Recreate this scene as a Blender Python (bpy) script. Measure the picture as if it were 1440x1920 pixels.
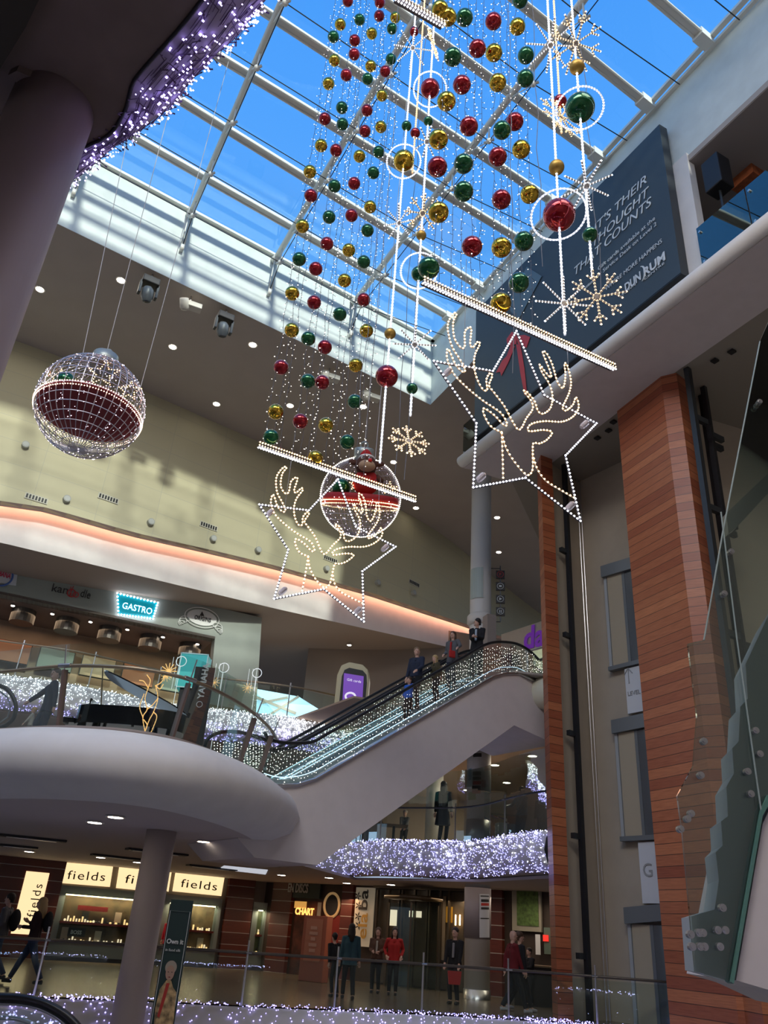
import bpy, bmesh, math, random
from mathutils import Vector, Matrix, Quaternion
random.seed(7)
SC = bpy.context.scene
COL = SC.collection
for o in list(bpy.data.objects): bpy.data.objects.remove(o)
PI = math.pi

# ------------------------------------------------------------------ camera
FPX, CX, CY, EYE = 1500.0, 720.0, 960.0, 1.5
_U = Vector((209/FPX, 2824/FPX, -1)).normalized()
_F = Vector((0, 0, -1)); _F = (_F - _F.dot(_U)*_U).normalized()
_R = _F.cross(_U)
cam = bpy.data.cameras.new('camera'); camo = bpy.data.objects.new('camera', cam); COL.objects.link(camo)
cam.sensor_fit = 'VERTICAL'; cam.sensor_height = 24; cam.lens = FPX/1920*24; cam.clip_start = .05; cam.clip_end = 500
camo.matrix_world = Matrix(((_R.x, _R.y, _R.z, 0), (_F.x, _F.y, _F.z, 0), (_U.x, _U.y, _U.z, EYE), (0, 0, 0, 1)))
SC.camera = camo

# ------------------------------------------------------------------ exposure, world, sun
SC.view_settings.view_transform = 'Standard'; SC.view_settings.look = 'None'
SC.view_settings.gamma = 1; SC.view_settings.use_curve_mapping = False
SC.view_settings.exposure = 0.32
SUN_E, SUN_AZ, SUN_EL = 4.2, -24, 22      # sun comes from behind and right of the camera
wd = bpy.data.worlds.new('sky'); SC.world = wd; wd.use_nodes = True
wn = wd.node_tree; wn.nodes.clear()
wo = wn.nodes.new('ShaderNodeOutputWorld'); wb = wn.nodes.new('ShaderNodeBackground')
tc = wn.nodes.new('ShaderNodeTexCoord'); sx = wn.nodes.new('ShaderNodeSeparateXYZ'); cr = wn.nodes.new('ShaderNodeValToRGB')
mr = wn.nodes.new('ShaderNodeMapRange'); mr.inputs[1].default_value = -1; mr.inputs[2].default_value = 1
wn.links.new(tc.outputs['Generated'], sx.inputs[0]); wn.links.new(sx.outputs[2], mr.inputs[0]); wn.links.new(mr.outputs[0], cr.inputs[0])
wn.links.new(cr.outputs[0], wb.inputs[0]); wn.links.new(wb.outputs[0], wo.inputs[0])
el = cr.color_ramp.elements
el[0].position = 0; el[0].color = (.055, .05, .05, 1)
el[1].position = 1; el[1].color = (.035, .22, .70, 1)
for p, c in ((.49, (.10, .095, .10)), (.53, (.34, .44, .60)), (.70, (.22, .48, .90)), (.82, (.11, .37, .86)), (.92, (.07, .30, .80))):
    e = el.new(p); e.color = (*c, 1)
wb.inputs[1].default_value = 1.0
sl = bpy.data.lights.new('sun', 'SUN'); sl.energy = SUN_E; sl.angle = .045; sl.color = (1, .93, .78)
so = bpy.data.objects.new('sun', sl); COL.objects.link(so)
_a, _e = math.radians(SUN_AZ), math.radians(SUN_EL)
so.rotation_euler = Vector((math.sin(_a)*math.cos(_e), math.cos(_a)*math.cos(_e), -math.sin(_e))).to_track_quat('-Z', 'Y').to_euler()

def area(loc, sx_, sy_, power, color=(1, .9, .78), rot=(0, 0, 0)):
    l = bpy.data.lights.new('lamp_or_fill_light', 'AREA'); l.shape = 'RECTANGLE'; l.size = sx_; l.size_y = sy_; l.energy = power; l.color = color
    o = bpy.data.objects.new('lamp_or_fill_light', l); COL.objects.link(o); o.location = loc; o.rotation_euler = rot; return o
# area lights for the downlight fields under each ceiling, plus one added fill
area((-4, -3, 22.8), 12, 6, 2600, (1, .93, .88), (.35, 0, 0))  # unseen fill added behind the camera to brighten the sides facing it
area((6, 2, 19.9), 6, 6, 500, (1, .93, .86))
area((-8, 21, 20.1), 12, 3, 70, (1, .93, .84))
area((-6, 19.5, 10.9), 9, 1.5, 40)
area((2, 34, 10.6), 12, 6, 260)
area((-5, 24, 3.1), 7, 4, 45, (1, .84, .72))
area((3, 27.5, 3.1), 7, 4, 34, (1, .82, .68))
area((-8, 33.5, 10.2), 12, 2.5, 170, (1, .8, .6))
area((-8, 22, 7.6), 8, 3, 55, (1, .85, .72))

# ------------------------------------------------------------------ picture point -> place
def ray(px, py):
    d = Vector(((px-CX)/FPX, (CY-py)/FPX, -1)); return Vector((d.dot(_R), d.dot(_F), d.dot(_U)))
def atz(px, py, z):
    d = ray(px, py); return d*((z-EYE)/d.z) + Vector((0, 0, EYE))
def aty(px, py, y):
    d = ray(px, py); return d*(y/d.y) + Vector((0, 0, EYE))
def atp(px, py, A, B):
    """on the upright plane through plan points A and B"""
    n = Vector((B[1]-A[1], A[0]-B[0])); d = ray(px, py)
    t = (n.x*A[0]+n.y*A[1])/(n.x*d.x+n.y*d.y); return d*t + Vector((0, 0, EYE))
def proj(p):
    p = Vector(p) - Vector((0, 0, EYE)); c = _R*p.x + _F*p.y + _U*p.z
    return CX+FPX*c.x/-c.z, CY-FPX*c.y/-c.z
def zat(P, py, lo=-6, hi=30):
    """height above plan point P that shows at row py"""
    for _ in range(40):
        m = (lo+hi)/2
        if proj((P[0], P[1], m))[1] > py: lo = m
        else: hi = m
    return lo
def zline(P, pts, lo=-3, hi=24):
    """height above plan point P where it meets the polyline pts"""
    def f(z):
        x, y = proj((P[0], P[1], z))
        for a, b in zip(pts, pts[1:]):
            if x <= b[0] or b is pts[-1]:
                return y-(a[1]+(b[1]-a[1])*(x-a[0])/(b[0]-a[0]))
    for _ in range(40):
        m = (lo+hi)/2
        if f(m) > 0: lo = m
        else: hi = m
    return lo
def resample(pts, n):
    pts = [Vector(p) for p in pts]; L = [0]
    for a, b in zip(pts, pts[1:]): L.append(L[-1]+(b-a).length)
    out = []
    for i in range(n):
        s = L[-1]*i/(n-1); k = 0
        while k < len(L)-2 and L[k+1] < s: k += 1
        out.append(pts[k].lerp(pts[k+1], (s-L[k])/max(1e-9, L[k+1]-L[k])))
    return out
def smooth(pts, n=8, closed=False):
    """Catmull-Rom through pts"""
    P = [Vector(p) for p in pts]; out = []; m = len(P)
    for i in range(m if closed else m-1):
        p1, p2 = P[i], P[(i+1) % m]
        p0 = P[i-1] if (i > 0 or closed) else p1*2-p2
        p3 = P[(i+2) % m] if (i+2 < m or closed) else p2*2-p1
        for k in range(n):
            t = k/n
            out.append(.5*((2*p1)+(p2-p0)*t+(2*p0-5*p1+4*p2-p3)*t*t+(3*p1-p0-3*p2+p3)*t**3))
    if not closed: out.append(P[-1])
    return out

# ------------------------------------------------------------------ materials
MATS = {}
def mat(name, color, rough=.6, metal=0, emit=0, ecol=None, noise=0, nscale=8, bump=0, spec=.5, alpha=1, trans=0, ior=1.45, coat=0):
    if name in MATS: return MATS[name]
    m = bpy.data.materials.new(name); m.use_nodes = True; nt = m.node_tree; b = nt.nodes['Principled BSDF']
    b.inputs['Base Color'].default_value = (*color, 1); b.inputs['Roughness'].default_value = rough; b.inputs['Metallic'].default_value = metal
    b.inputs['Specular IOR Level'].default_value = spec; b.inputs['IOR'].default_value = ior
    b.inputs['Transmission Weight'].default_value = trans; b.inputs['Alpha'].default_value = alpha; b.inputs['Coat Weight'].default_value = coat
    if emit:
        b.inputs['Emission Color'].default_value = (*(ecol or color), 1); b.inputs['Emission Strength'].default_value = emit
    if noise or bump:
        t = nt.nodes.new('ShaderNodeTexNoise'); t.inputs['Scale'].default_value = nscale; t.inputs['Detail'].default_value = 4
        g = nt.nodes.new('ShaderNodeNewGeometry'); nt.links.new(g.outputs['Position'], t.inputs['Vector'])
        if noise:
            r = nt.nodes.new('ShaderNodeValToRGB'); nt.links.new(t.outputs['Fac'], r.inputs[0])
            r.color_ramp.elements[0].position = .3; r.color_ramp.elements[1].position = .7
            r.color_ramp.elements[0].color = (*[c*(1-noise) for c in color], 1); r.color_ramp.elements[1].color = (*[min(1, c*(1+noise)) for c in color], 1)
            nt.links.new(r.outputs[0], b.inputs['Base Color'])
        if bump:
            bp = nt.nodes.new('ShaderNodeBump'); bp.inputs['Strength'].default_value = bump; bp.inputs['Distance'].default_value = .02
            nt.links.new(t.outputs['Fac'], bp.inputs['Height']); nt.links.new(bp.outputs[0], b.inputs['Normal'])
    MATS[name] = m; return m
def glassmat(name, tint, refl=.08, rough=0.0):
    """architectural sheet glass: clear with a tint, plus a mirror reflection"""
    if name in MATS: return MATS[name]
    m = bpy.data.materials.new(name); m.use_nodes = True; nt = m.node_tree; nt.nodes.clear()
    o = nt.nodes.new('ShaderNodeOutputMaterial'); t = nt.nodes.new('ShaderNodeBsdfTransparent'); g = nt.nodes.new('ShaderNodeBsdfGlossy'); x = nt.nodes.new('ShaderNodeMixShader')
    t.inputs[0].default_value = (*tint, 1); g.inputs['Roughness'].default_value = rough; g.inputs[0].default_value = (.9, 1, .97, 1)
    lw = nt.nodes.new('ShaderNodeFresnel'); lw.inputs[0].default_value = 1.5
    ad = nt.nodes.new('ShaderNodeMath'); ad.operation = 'MULTIPLY'; ad.inputs[1].default_value = refl/.04; ad.use_clamp = True
    nt.links.new(lw.outputs[0], ad.inputs[0]); nt.links.new(ad.outputs[0], x.inputs[0])
    nt.links.new(t.outputs[0], x.inputs[1]); nt.links.new(g.outputs[0], x.inputs[2]); nt.links.new(x.outputs[0], o.inputs[0])
    MATS[name] = m; return m
def emis(name, color, s): return mat(name, color, emit=s)

# ------------------------------------------------------------------ mesh builder
class MB:
    def __init__(s): s.v = []; s.f = []
    def add(s, vs, fs):
        n = len(s.v); s.v += [tuple(v) for v in vs]; s.f += [tuple(i+n for i in f) for f in fs]; return s
    def poly(s, pts): return s.add(pts, [tuple(range(len(pts)))])
    def prism(s, pts, d):
        """solid from outline pts pushed along vector d"""
        n = len(pts); d = Vector(d); vs = [Vector(p) for p in pts]+[Vector(p)+d for p in pts]
        return s.add(vs, [tuple(range(n)), tuple(range(2*n-1, n-1, -1))]+[(i, i+n, (i+1) % n+n, (i+1) % n) for i in range(n)])
    def box(s, c, size, rz=0, M=None):
        c = Vector(c); R_ = M if M else Matrix.Rotation(rz, 3, 'Z')
        vs = [c+R_ @ Vector((sx*size[0]/2, sy*size[1]/2, sz*size[2]/2)) for sx in (-1, 1) for sy in (-1, 1) for sz in (-1, 1)]
        return s.add(vs, [(0, 1, 3, 2), (4, 6, 7, 5), (0, 4, 5, 1), (2, 3, 7, 6), (0, 2, 6, 4), (1, 5, 7, 3)])
    def bar(s, a, b, w, h, up=(0, 0, 1)):
        a, b = Vector(a), Vector(b); d = (b-a); L = d.length
        if L < 1e-6: return s
        d.normalize(); x = d.cross(Vector(up))
        if x.length < 1e-4: x = d.cross(Vector((0, 1, 0)))
        x.normalize(); y = x.cross(d)
        M = Matrix((x, d, y)).transposed(); return s.box((a+b)/2, (w, L, h), M=M)
    def tube(s, pts, r, n=8, closed=False, cap=True):
        P = [Vector(p) for p in pts]; m = len(P); rs = r if isinstance(r, (list, tuple)) else [r]*m
        base = len(s.v); ref = None
        for i in range(m):
            if closed: t = P[(i+1) % m]-P[i-1]
            else: t = P[min(i+1, m-1)]-P[max(i-1, 0)]
            if t.length < 1e-9: t = Vector((0, 0, 1))
            t.normalize()
            if ref is None:
                ref = t.orthogonal().normalized()
            ref = (ref-ref.dot(t)*t)
            ref = ref.normalized() if ref.length > 1e-6 else t.orthogonal().normalized()
            q = t.cross(ref)
            for k in range(n):
                a = 2*PI*k/n; s.v.append(tuple(P[i]+(ref*math.cos(a)+q*math.sin(a))*rs[i]))
        for i in range(m if closed else m-1):
            j = (i+1) % m
            for k in range(n):
                l = (k+1) % n; s.f.append((base+i*n+k, base+j*n+k, base+j*n+l, base+i*n+l))
        if cap and not closed:
            s.f.append(tuple(base+k for k in range(n)));  s.f.append(tuple(base+(m-1)*n+k for k in range(n-1, -1, -1)))
        return s
    def lathe(s, prof, c=(0, 0, 0), n=24, M=None):
        c = Vector(c); base = len(s.v); m = len(prof)
        for r, z in prof:
            for k in range(n):
                p = Vector((r*math.cos(2*PI*k/n), r*math.sin(2*PI*k/n), z)); s.v.append(tuple(c+(M @ p if M else p)))
        for i in range(m-1):
            for k in range(n):
                l = (k+1) % n; s.f.append((base+i*n+k, base+i*n+l, base+(i+1)*n+l, base+(i+1)*n+k))
        s.f.append(tuple(base+k for k in range(n-1, -1, -1))); s.f.append(tuple(base+(m-1)*n+k for k in range(n)))
        return s
    def ball(s, c, r, n=16, m=10, sc=(1, 1, 1)):
        prof = [(max(1e-4, math.sin(PI*i/m)), -math.cos(PI*i/m)) for i in range(m+1)]
        M = Matrix.Diagonal((r*sc[0], r*sc[1], r*sc[2])); return s.lathe(prof, c, n, M)
    def dot(s, c, r):
        x, y, z = c; return s.add([(x+r, y, z), (x-r, y, z), (x, y+r, z), (x, y-r, z), (x, y, z+r), (x, y, z-r)],
            [(0, 2, 4), (2, 1, 4), (1, 3, 4), (3, 0, 4), (2, 0, 5), (1, 2, 5), (3, 1, 5), (0, 3, 5)])
    def grid(s, rows):
        n = len(rows[0]); base = len(s.v)
        for r in rows: s.v += [tuple(p) for p in r]
        for i in range(len(rows)-1):
            for k in range(n-1): s.f.append((base+i*n+k, base+i*n+k+1, base+(i+1)*n+k+1, base+(i+1)*n+k))
        return s
    def build(s, name, m, parent=None, loc=None, sm=False, bevel=0):
        me = bpy.data.meshes.new(name); loc = Vector(loc) if loc is not None else None
        vs = [tuple(Vector(v)-loc) for v in s.v] if loc is not None else s.v
        me.from_pydata(vs, [], s.f); me.validate()
        bm = bmesh.new(); bm.from_mesh(me); bmesh.ops.recalc_face_normals(bm, faces=bm.faces); bm.to_mesh(me); bm.free()
        if sm:
            for p in me.polygons: p.use_smooth = True
        o = bpy.data.objects.new(name, me); COL.objects.link(o); me.materials.append(m)
        if loc is not None: o.location = loc
        if parent: o.parent = parent; o.location = (loc if loc is not None else Vector())-Vector(parent.location if parent.parent is None else parent.location+parent.parent.location)
        if bevel: b = o.modifiers.new('bevel', 'BEVEL'); b.width = bevel; b.segments = 2; b.limit_method = 'ANGLE'
        return o
def tag(o, label, cat, group=None, kind=None):
    if label: o['label'] = label
    if cat: o['category'] = cat
    if group: o['group'] = group
    if kind: o['kind'] = kind
    return o
def empty(name, loc, label=None, cat=None, group=None):
    o = bpy.data.objects.new(name, None); COL.objects.link(o); o.location = loc; o.empty_display_size = .1
    return tag(o, label, cat, group)
def struct(o): o['kind'] = 'structure'; return o
def copy_tree(o, parent=None):
    c = o.copy(); COL.objects.link(c)
    if parent: c.parent = parent
    for ch in list(o.children): copy_tree(ch, c)
    return c
def text(s, name, m, origin, xdir, updir, size, parent=None, depth=.01, align='LEFT', shear=0, bold=0, spacing=1):
    """lettering standing on a surface: origin = start of the baseline, size = height of capitals"""
    cu = bpy.data.curves.new(name, 'FONT'); cu.body = s; cu.size = size*1.42; cu.extrude = depth/2; cu.offset = bold; cu.align_x = align; cu.shear = shear; cu.space_character = spacing
    cu.resolution_u = 3
    t = bpy.data.objects.new(name, cu); COL.objects.link(t); bpy.context.view_layer.update()
    me = bpy.data.meshes.new_from_object(t.evaluated_get(bpy.context.evaluated_depsgraph_get())); me.name = name
    bpy.data.objects.remove(t); bpy.data.curves.remove(cu)
    x = Vector(xdir).normalized(); u = Vector(updir); u = (u-u.dot(x)*x).normalized(); n = x.cross(u)
    M = Matrix.Translation(Vector(origin)) @ Matrix((x, u, n)).transposed().to_4x4(); me.transform(M); me.materials.clear(); me.materials.append(m)
    o = bpy.data.objects.new(name, me); COL.objects.link(o)
    if parent:
        o.parent = parent; w = parent.location.copy()
        if parent.parent: w += parent.parent.location
        me.transform(Matrix.Translation(-w))
    return o
ORD = 'first second third fourth fifth sixth seventh eighth ninth tenth eleventh twelfth thirteenth fourteenth fifteenth sixteenth seventeenth eighteenth nineteenth twentieth twenty-first twenty-second twenty-third twenty-fourth twenty-fifth twenty-sixth twenty-seventh twenty-eighth twenty-ninth thirtieth'.split()
def off(pts, d):
    """offset a plan polyline sideways by d (to its right)"""
    out = []; P = [Vector((p[0], p[1])) for p in pts]
    for i in range(len(P)):
        t = (P[min(i+1, len(P)-1)]-P[max(i-1, 0)]).normalized(); out.append(P[i]+Vector((t.y, -t.x))*d)
    return out

# shared materials
WHITE = mat('white_plaster', (.70, .68, .66), .7, noise=.04, nscale=2)
LAV = mat('painted_plaster', (.60, .55, .54), .65, noise=.03, nscale=3)
BGLASS = glassmat('balcony_glass', (.90, .95, .93), .005)
CREAM = mat('cream_plaster', (.66, .64, .50), .75, noise=.05, nscale=1.2)
BROWN = mat('taupe_ceiling_paint', (.40, .355, .32), .8, noise=.03, nscale=1)
STEEL = mat('brushed_steel', (.55, .55, .56), .3, 1)
DSTEEL = mat('dark_steel', (.05, .055, .06), .4, .6)
BLACK = mat('black_paint', (.012, .012, .014), .5)
WPAINT = mat('white_painted_steel', (.74, .74, .68), .45)
LAMP = mat('downlight_glow', (1, .88, .72), emit=14)
COOL = mat('cool_white_bulb', (.85, .88, 1), emit=9)
VIOLET = mat('violet_white_bulb', (.42, .36, 1), emit=2.6)
WARM = mat('warm_bulb', (1, .62, .28), emit=7)
ROPEW = mat('white_rope_light', (.88, .92, 1), emit=3.0)
GLASS = glassmat('clear_glass', (.88, .94, .92), .02)
GLASSROOF = glassmat('roof_glass', (.93, .98, 1), .006)

# ================================================================== SKYLIGHT
ZR = 23.375
def l2(p, q):                       # plan line from two picture points at roof height
    a, b = atz(*p, ZR), atz(*q, ZR); return a.xy, (b.xy-a.xy).normalized()
def meet(L1, L2):
    (a, d), (b, e) = L1, L2; w = b-a; k = d.x*e.y-d.y*e.x; return a+d*((w.x*e.y-w.y*e.x)/k)
KC = Vector((1.52, 26.02))          # far corner of the opening
FRL = (KC, (atz(162, 296, ZR).xy-KC).normalized()); FRR = (KC, (atz(1406, 0, ZR).xy-KC).normalized())
RAFT = [l2((361, 390), (516, 29)), l2((523, 470), (780, 27)), l2((661, 565), (1087, 0))]
g0 = RAFT[0]; RAFT.insert(0, (g0[0]-Vector((3.1, 1.9)), g0[1])); RAFT.insert(0, (g0[0]-Vector((6.2, 3.8)), g0[1]))
PUR = [l2(*s) for s in (((231, 245), (845, 596)), ((332, 184), (897, 535)), ((397, 97), (985, 455)), ((480, 10), (1043, 382)), ((720, 0), (1125, 296)), ((971, 0), (1222, 202)), ((1234, 0), (1335, 86)))]
for k in (1, 2, 3, 4): PUR.append((PUR[6][0]+Vector((.94, -1.78))*k, PUR[6][1]))
LEFTL = (Vector((-16.2, 15)), Vector((.46, -.89)))
BACKL = (Vector((10.7, 5.7)), Vector((.84, .55)))
V3 = lambda p, z: Vector((p[0], p[1], z))
nt_ = 0
def trim(mb, m, sm=False):
    global nt_; nt_ += 1; return struct(mb.build('trim_%d' % nt_, m, sm=sm))
for L in PUR:
    a, b = meet(L, LEFTL), meet(L, FRR); d = (b-a).normalized(); nrm = Vector((-d.y, d.x)); mb = MB()
    mb.bar(V3(a, ZR+.05), V3(b, ZR+.05), .125, .2)
    for s in (-1, 1): mb.tube([V3(a+nrm*.106*s, ZR-.04), V3(b+nrm*.106*s, ZR-.04)], .044, 8)
    mb.bar(V3(b-d*.52, ZR-.04), V3(b-d*.02, ZR-.04), .32, .27)      # bracket at the wall
    trim(mb, WPAINT)
nodes = {}
RL = [ (r, meet(r, FRL), meet(r, BACKL)) for r in RAFT]
for i, (r, a, b) in enumerate(RL):
    mb = MB(); d = (b-a).normalized()
    mb.tube([V3(a-d*.1, ZR-.2), V3(b, ZR-.2)], .106, 12)
    xs = [a]+[meet(r, p) for p in PUR]+[b]
    xs = [x for x in xs if (x-b).dot(d) <= .01]
    for k in range(len(xs)-1):
        m = (xs[k]+xs[k+1])/2; nodes[i, k] = V3(m, ZR-.94)
        mb.tube([V3(m, ZR-.2), V3(m, ZR-.97)], .028, 6); mb.tube([V3(xs[k], ZR-.25), V3(m, ZR-.97)], .017, 6)
        mb.ball(V3(m, ZR-.95), .09, 10, 6); mb.box(V3(m, ZR-.95), (.32, .06, .06), math.atan2(d.y, d.x)+.6)
    # the rafter's foot: two rods down to a shoe on the upstand
    for s in (-.05, .05):
        q = Vector((-d.y, d.x))*s; mb.tube([V3(a+d*.31+q, ZR-.25), V3(a+d*.15+q, ZR-1.69)], .027, 6)
    mb.box(V3(a+d*.12, ZR-1.78), (.2, .12, .2), math.atan2(d.y, d.x)); mb.tube([V3(a-d*.05, ZR-.06), V3(a+d*.37, ZR-.31)], .15, 10)
    trim(mb, WPAINT, True)
mb = MB()                            # tie rods under the roof
for (i, k), p in nodes.items():
    if (i, k+1) in nodes: mb.tube([p, nodes[i, k+1]], .016, 5)
    if (i+1, k) in nodes: mb.tube([p, nodes[i+1, k]], .016, 5)
    if i == 4:
        mb.tube([p, V3(meet((p.xy, PUR[3][1]), FRR), ZR-.31)], .016, 5)
    if k == 0: mb.tube([p, V3(RL[i][1], ZR-1.75)], .016, 5)
trim(mb, DSTEEL)
mb = MB()                            # edge frames
for L, e in ((FRL, meet(FRL, LEFTL)), (FRR, meet(FRR, BACKL))):
    d = (e-KC).normalized(); n_ = Vector((-d.y, d.x)); s = 1 if L is FRL else -1
    for k, (o_, z_, w_) in enumerate(((-.07, .07, .15), (.12, .0, .11), (.25, -.07, .06))):
        mb.bar(V3(KC-n_*o_*s, ZR+z_), V3(e-n_*o_*s, ZR+z_), w_, .10)
trim(mb, WPAINT)
gl = MB().prism([V3(KC, ZR+.14), V3(meet(FRL, LEFTL), ZR+.14), V3(meet(LEFTL, BACKL), ZR+.14), V3(meet(FRR, BACKL), ZR+.14)], (0, 0, .012))
struct(gl.build('window_1', GLASSROOF))

# upstands
ZC = 20.25
LE = meet(FRL, LEFTL); RE = Vector((11.75, 5.56))
def slab_between(P, Q, z0, z1, t, name, m, side=1):
    d = (Q-P).normalized(); n_ = Vector((-d.y, d.x))*t*side
    return struct(MB().prism([V3(P, z0), V3(Q, z0), V3(Q+n_, z0), V3(P+n_, z0)], (0, 0, z1-z0)).build(name, m))
UPST = mat('white_upstand_plaster', (.62, .68, .66), .7, noise=.06, nscale=2)
slab_between(KC, LE, ZC, ZR+.2, .25, 'wall_upstand', UPST, -1)
# right upstand carries on down as a wall only beside the banner
slab_between(KC, RE, ZC, ZR+.2, .25, 'wall_upstand', UPST, 1)

# main ceiling around the skylight: taupe, far (left) field
wallTop = [atz(-220, 560, ZC), atz(20, 635, ZC), atz(200, 703, ZC), atz(400, 790, ZC), atz(560, 862, ZC), atz(700, 930, ZC), atz(830, 1003, ZC), atz(960, 1110, ZC), atz(1080, 1200, ZC)]
WC = smooth(wallTop, 5)
ceil = [V3(LE, ZC), V3(KC, ZC), Vector((2.9, 23, ZC)), Vector((15, 30, ZC)), Vector((22, 55, ZC))] + [p+Vector((.2, .6, 0)) for p in reversed(WC)] + [Vector((-28, 17, ZC))]
struct(MB().prism([p-Vector((0, 0, .012)) for p in ceil], (0, 0, .004)).build('ceiling', BROWN))

# cream upper wall, its foot, the lit cove and the white band below it
cb = [(-300, 895), (90, 952), (250, 998), (400, 1032), (520, 1061), (700, 1112), (880, 1172), (1000, 1215), (1100, 1250)]
botC = [Vector((p.x, p.y, zline(p, cb))) for p in WC]
wb_ = off([p for p in WC], -.35)
CR = mat('cream_panel_wall', (.66, .65, .50), .7, noise=.05, nscale=1.5)
ntc = CR.node_tree; br = ntc.nodes.new('ShaderNodeTexBrick'); br.inputs['Scale'].default_value = 1; br.inputs['Brick Width'].default_value = 2.2; br.inputs['Row Height'].default_value = .9; br.inputs['Mortar Size'].default_value = .008; br.offset = 0
br.inputs['Color1'].default_value = (.54, .51, .34, 1); br.inputs['Color2'].default_value = (.51, .48, .325, 1); br.inputs['Mortar'].default_value = (.42, .41, .32, 1)
tcx = ntc.nodes.new('ShaderNodeUVMap'); ntc.links.new(tcx.outputs[0], br.inputs['Vector']); ntc.links.new(br.outputs[0], ntc.nodes['Principled BSDF'].inputs['Base Color'])
def ruled(top, bot, name, m, back=.3, uv=False):
    """wall skin from top line to bottom line with thickness away from the camera side"""
    n = len(top); o2 = off(top, -back)
    mb = MB(); mb.grid([top, bot]); mb.grid([[V3(o2[i], top[i].z) for i in range(n)], top]); mb.grid([bot, [V3(o2[i], bot[i].z) for i in range(n)]])
    mb.grid([[V3(o2[i], top[i].z) for i in range(n)], [V3(o2[i], bot[i].z) for i in range(n)]])
    o = mb.build(name, m)
    if uv:
        ul = o.data.uv_layers.new(name='UVMap'); L = {}; s = 0
        for i, p in enumerate(top):
            if i: s += (p.xy-top[i-1].xy).length
            L[(round(p.x, 3), round(p.y, 3))] = s
        for lp in o.data.loops:
            v = o.data.vertices[lp.vertex_index].co; ul.data[lp.index].uv = (L.get((round(v.x, 3), round(v.y, 3)), 0), v.z)
    return struct(o)
ruled(WC, botC, 'wall_upper', CR, .3, True)
# ledge soffit, cove and band: the band stands .55 m further back than the cream wall
bandp = off(WC, -.75)
b2 = [(-300, 935), (0, 975), (120, 1001), (300, 1052), (520, 1108), (700, 1152), (880, 1190), (1000, 1215)]
b3 = [(-300, 955), (0, 1017), (250, 1077), (520, 1142), (700, 1182), (880, 1222), (1000, 1250), (1100, 1275)]
bandTop = [V3(p, botC[i].z+.3) for i, p in enumerate(bandp)]
bandBot = [V3(p, zline((p.x, p.y), b3)) for p in bandp]
def strip(d0, d1, dz, name, m):
    return MB().grid([[V3(p, botC[i].z+dz) for i, p in enumerate(off(WC, d0))], [V3(p, botC[i].z+dz) for i, p in enumerate(off(WC, d1))]]).build(name, m)
struct(strip(-.02, -.46, .0, 'trim_60', BROWN)); struct(strip(-.3, -1.15, .28, 'trim_62', WHITE))
cvo = MB().tube([V3(p, botC[i].z+.1) for i, p in enumerate(off(WC, -.45))], .05, 8).build('cove_light_strip', mat('cove_tube', (1, .46, .30), emit=7)); tag(cvo, 'warm pink light strip in the cove under the cream upper wall', 'cove light')
ruled(bandTop, bandBot, 'wall_band', WHITE, .4)

# upper-floor ceiling (food court), front edge follows the band
CZ2 = 11.0
bz = [p.z for p in bandBot]
def plane_poly(name, pts, z, m, t=.15):
    return struct(MB().prism([V3(p, z) for p in pts], (0, 0, t)).build(name, m))
fc = [Vector((p.x, p.y, p.z)) for p in bandBot]
bk = [Vector((p.x-7, p.y+14, p.z)) for p in bandBot]
TAUPE2 = mat('food_court_ceiling_paint', (.33, .27, .22), .8)
struct(MB().grid([fc, bk]).build('ceiling_food_court', TAUPE2))

# ================================================================== RIGHT: LEVEL-3 SLAB, BANNER, SOFFIT
RW = FRR[1]                                       # plan direction of the right edge, towards the camera
RN = Vector((RW.y, -RW.x))                        # points away from the atrium? fixed below
if RN.dot(Vector((1, 0))) < 0: RN = -RN
ZS = 16.125
E0 = atz(866, 862, ZS).xy; E1 = atz(1440, 412, ZS).xy; E1 = E1+(E1-E0).normalized()*2
ed = (E1-E0).normalized(); en = Vector((-ed.y, ed.x)); en = en if en.x > 0 else -en
# soffit outline from the picture at z 15.8
ZSF = 15.81
sf = [E0+en*.1, E1+en*.1, E1+en*1.95, atz(1160, 772, ZSF).xy, atz(1035, 868, ZSF).xy, atz(960, 905, ZSF).xy, atz(880, 880, ZSF).xy]
struct(MB().prism([V3(p, ZSF) for p in sf], (0, 0, .22)).build('ceiling_edge_soffit', LAV))
struct(MB().tube([V3(E0, ZS-.1), V3(E1, ZS-.1)], .21, 16).build('trim_61', WHITE, sm=True))
# level-3 floor behind the edge, and shaft head ceiling beyond the soffit
struct(MB().prism([V3(E0+en*.1, ZSF+.22), V3(E1+en*.1, ZSF+.22), V3(E1+en*9, ZSF+.22), V3(E0+en*9, ZSF+.22)], (0, 0, .08)).build('floor_3', BROWN))
HEAD = mat('lift_shaft_head_paint', (.30, .27, .22), .8)
struct(MB().prism([V3(p, ZSF+.02) for p in (sf[2], sf[3], sf[4], sf[5], Vector((6.9, 30)), Vector((16, 25)), Vector((16, 10)))], (0, 0, .2)).build('ceiling_shaft_head', HEAD))
# level-3 room beyond the banner: back wall and ceiling
struct(MB().prism([V3(E1+en*.25+ed*-0.0, ZC-.01), V3(E0+en*.25, ZC-.01), V3(E0+en*8, ZC-.01), V3(E1+en*8, ZC-.01)], (0, 0, .15)).build('ceiling_level_3', mat('grey_soffit_paint', (.30, .27, .26), .8)))
slab_between(E0+en*8, E1+en*8, ZS, ZC, .2, 'wall_level_3', LAV, 1)
# short white wall behind the banner
bw0, bw1 = atp(905, 640, E0, E1).xy, atp(1308, 470, E0, E1).xy
slab_between(bw0+en*.18, bw1+en*.18, ZS, ZC+.3, .25, 'wall_right', WHITE, 1 if True else -1)
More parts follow.
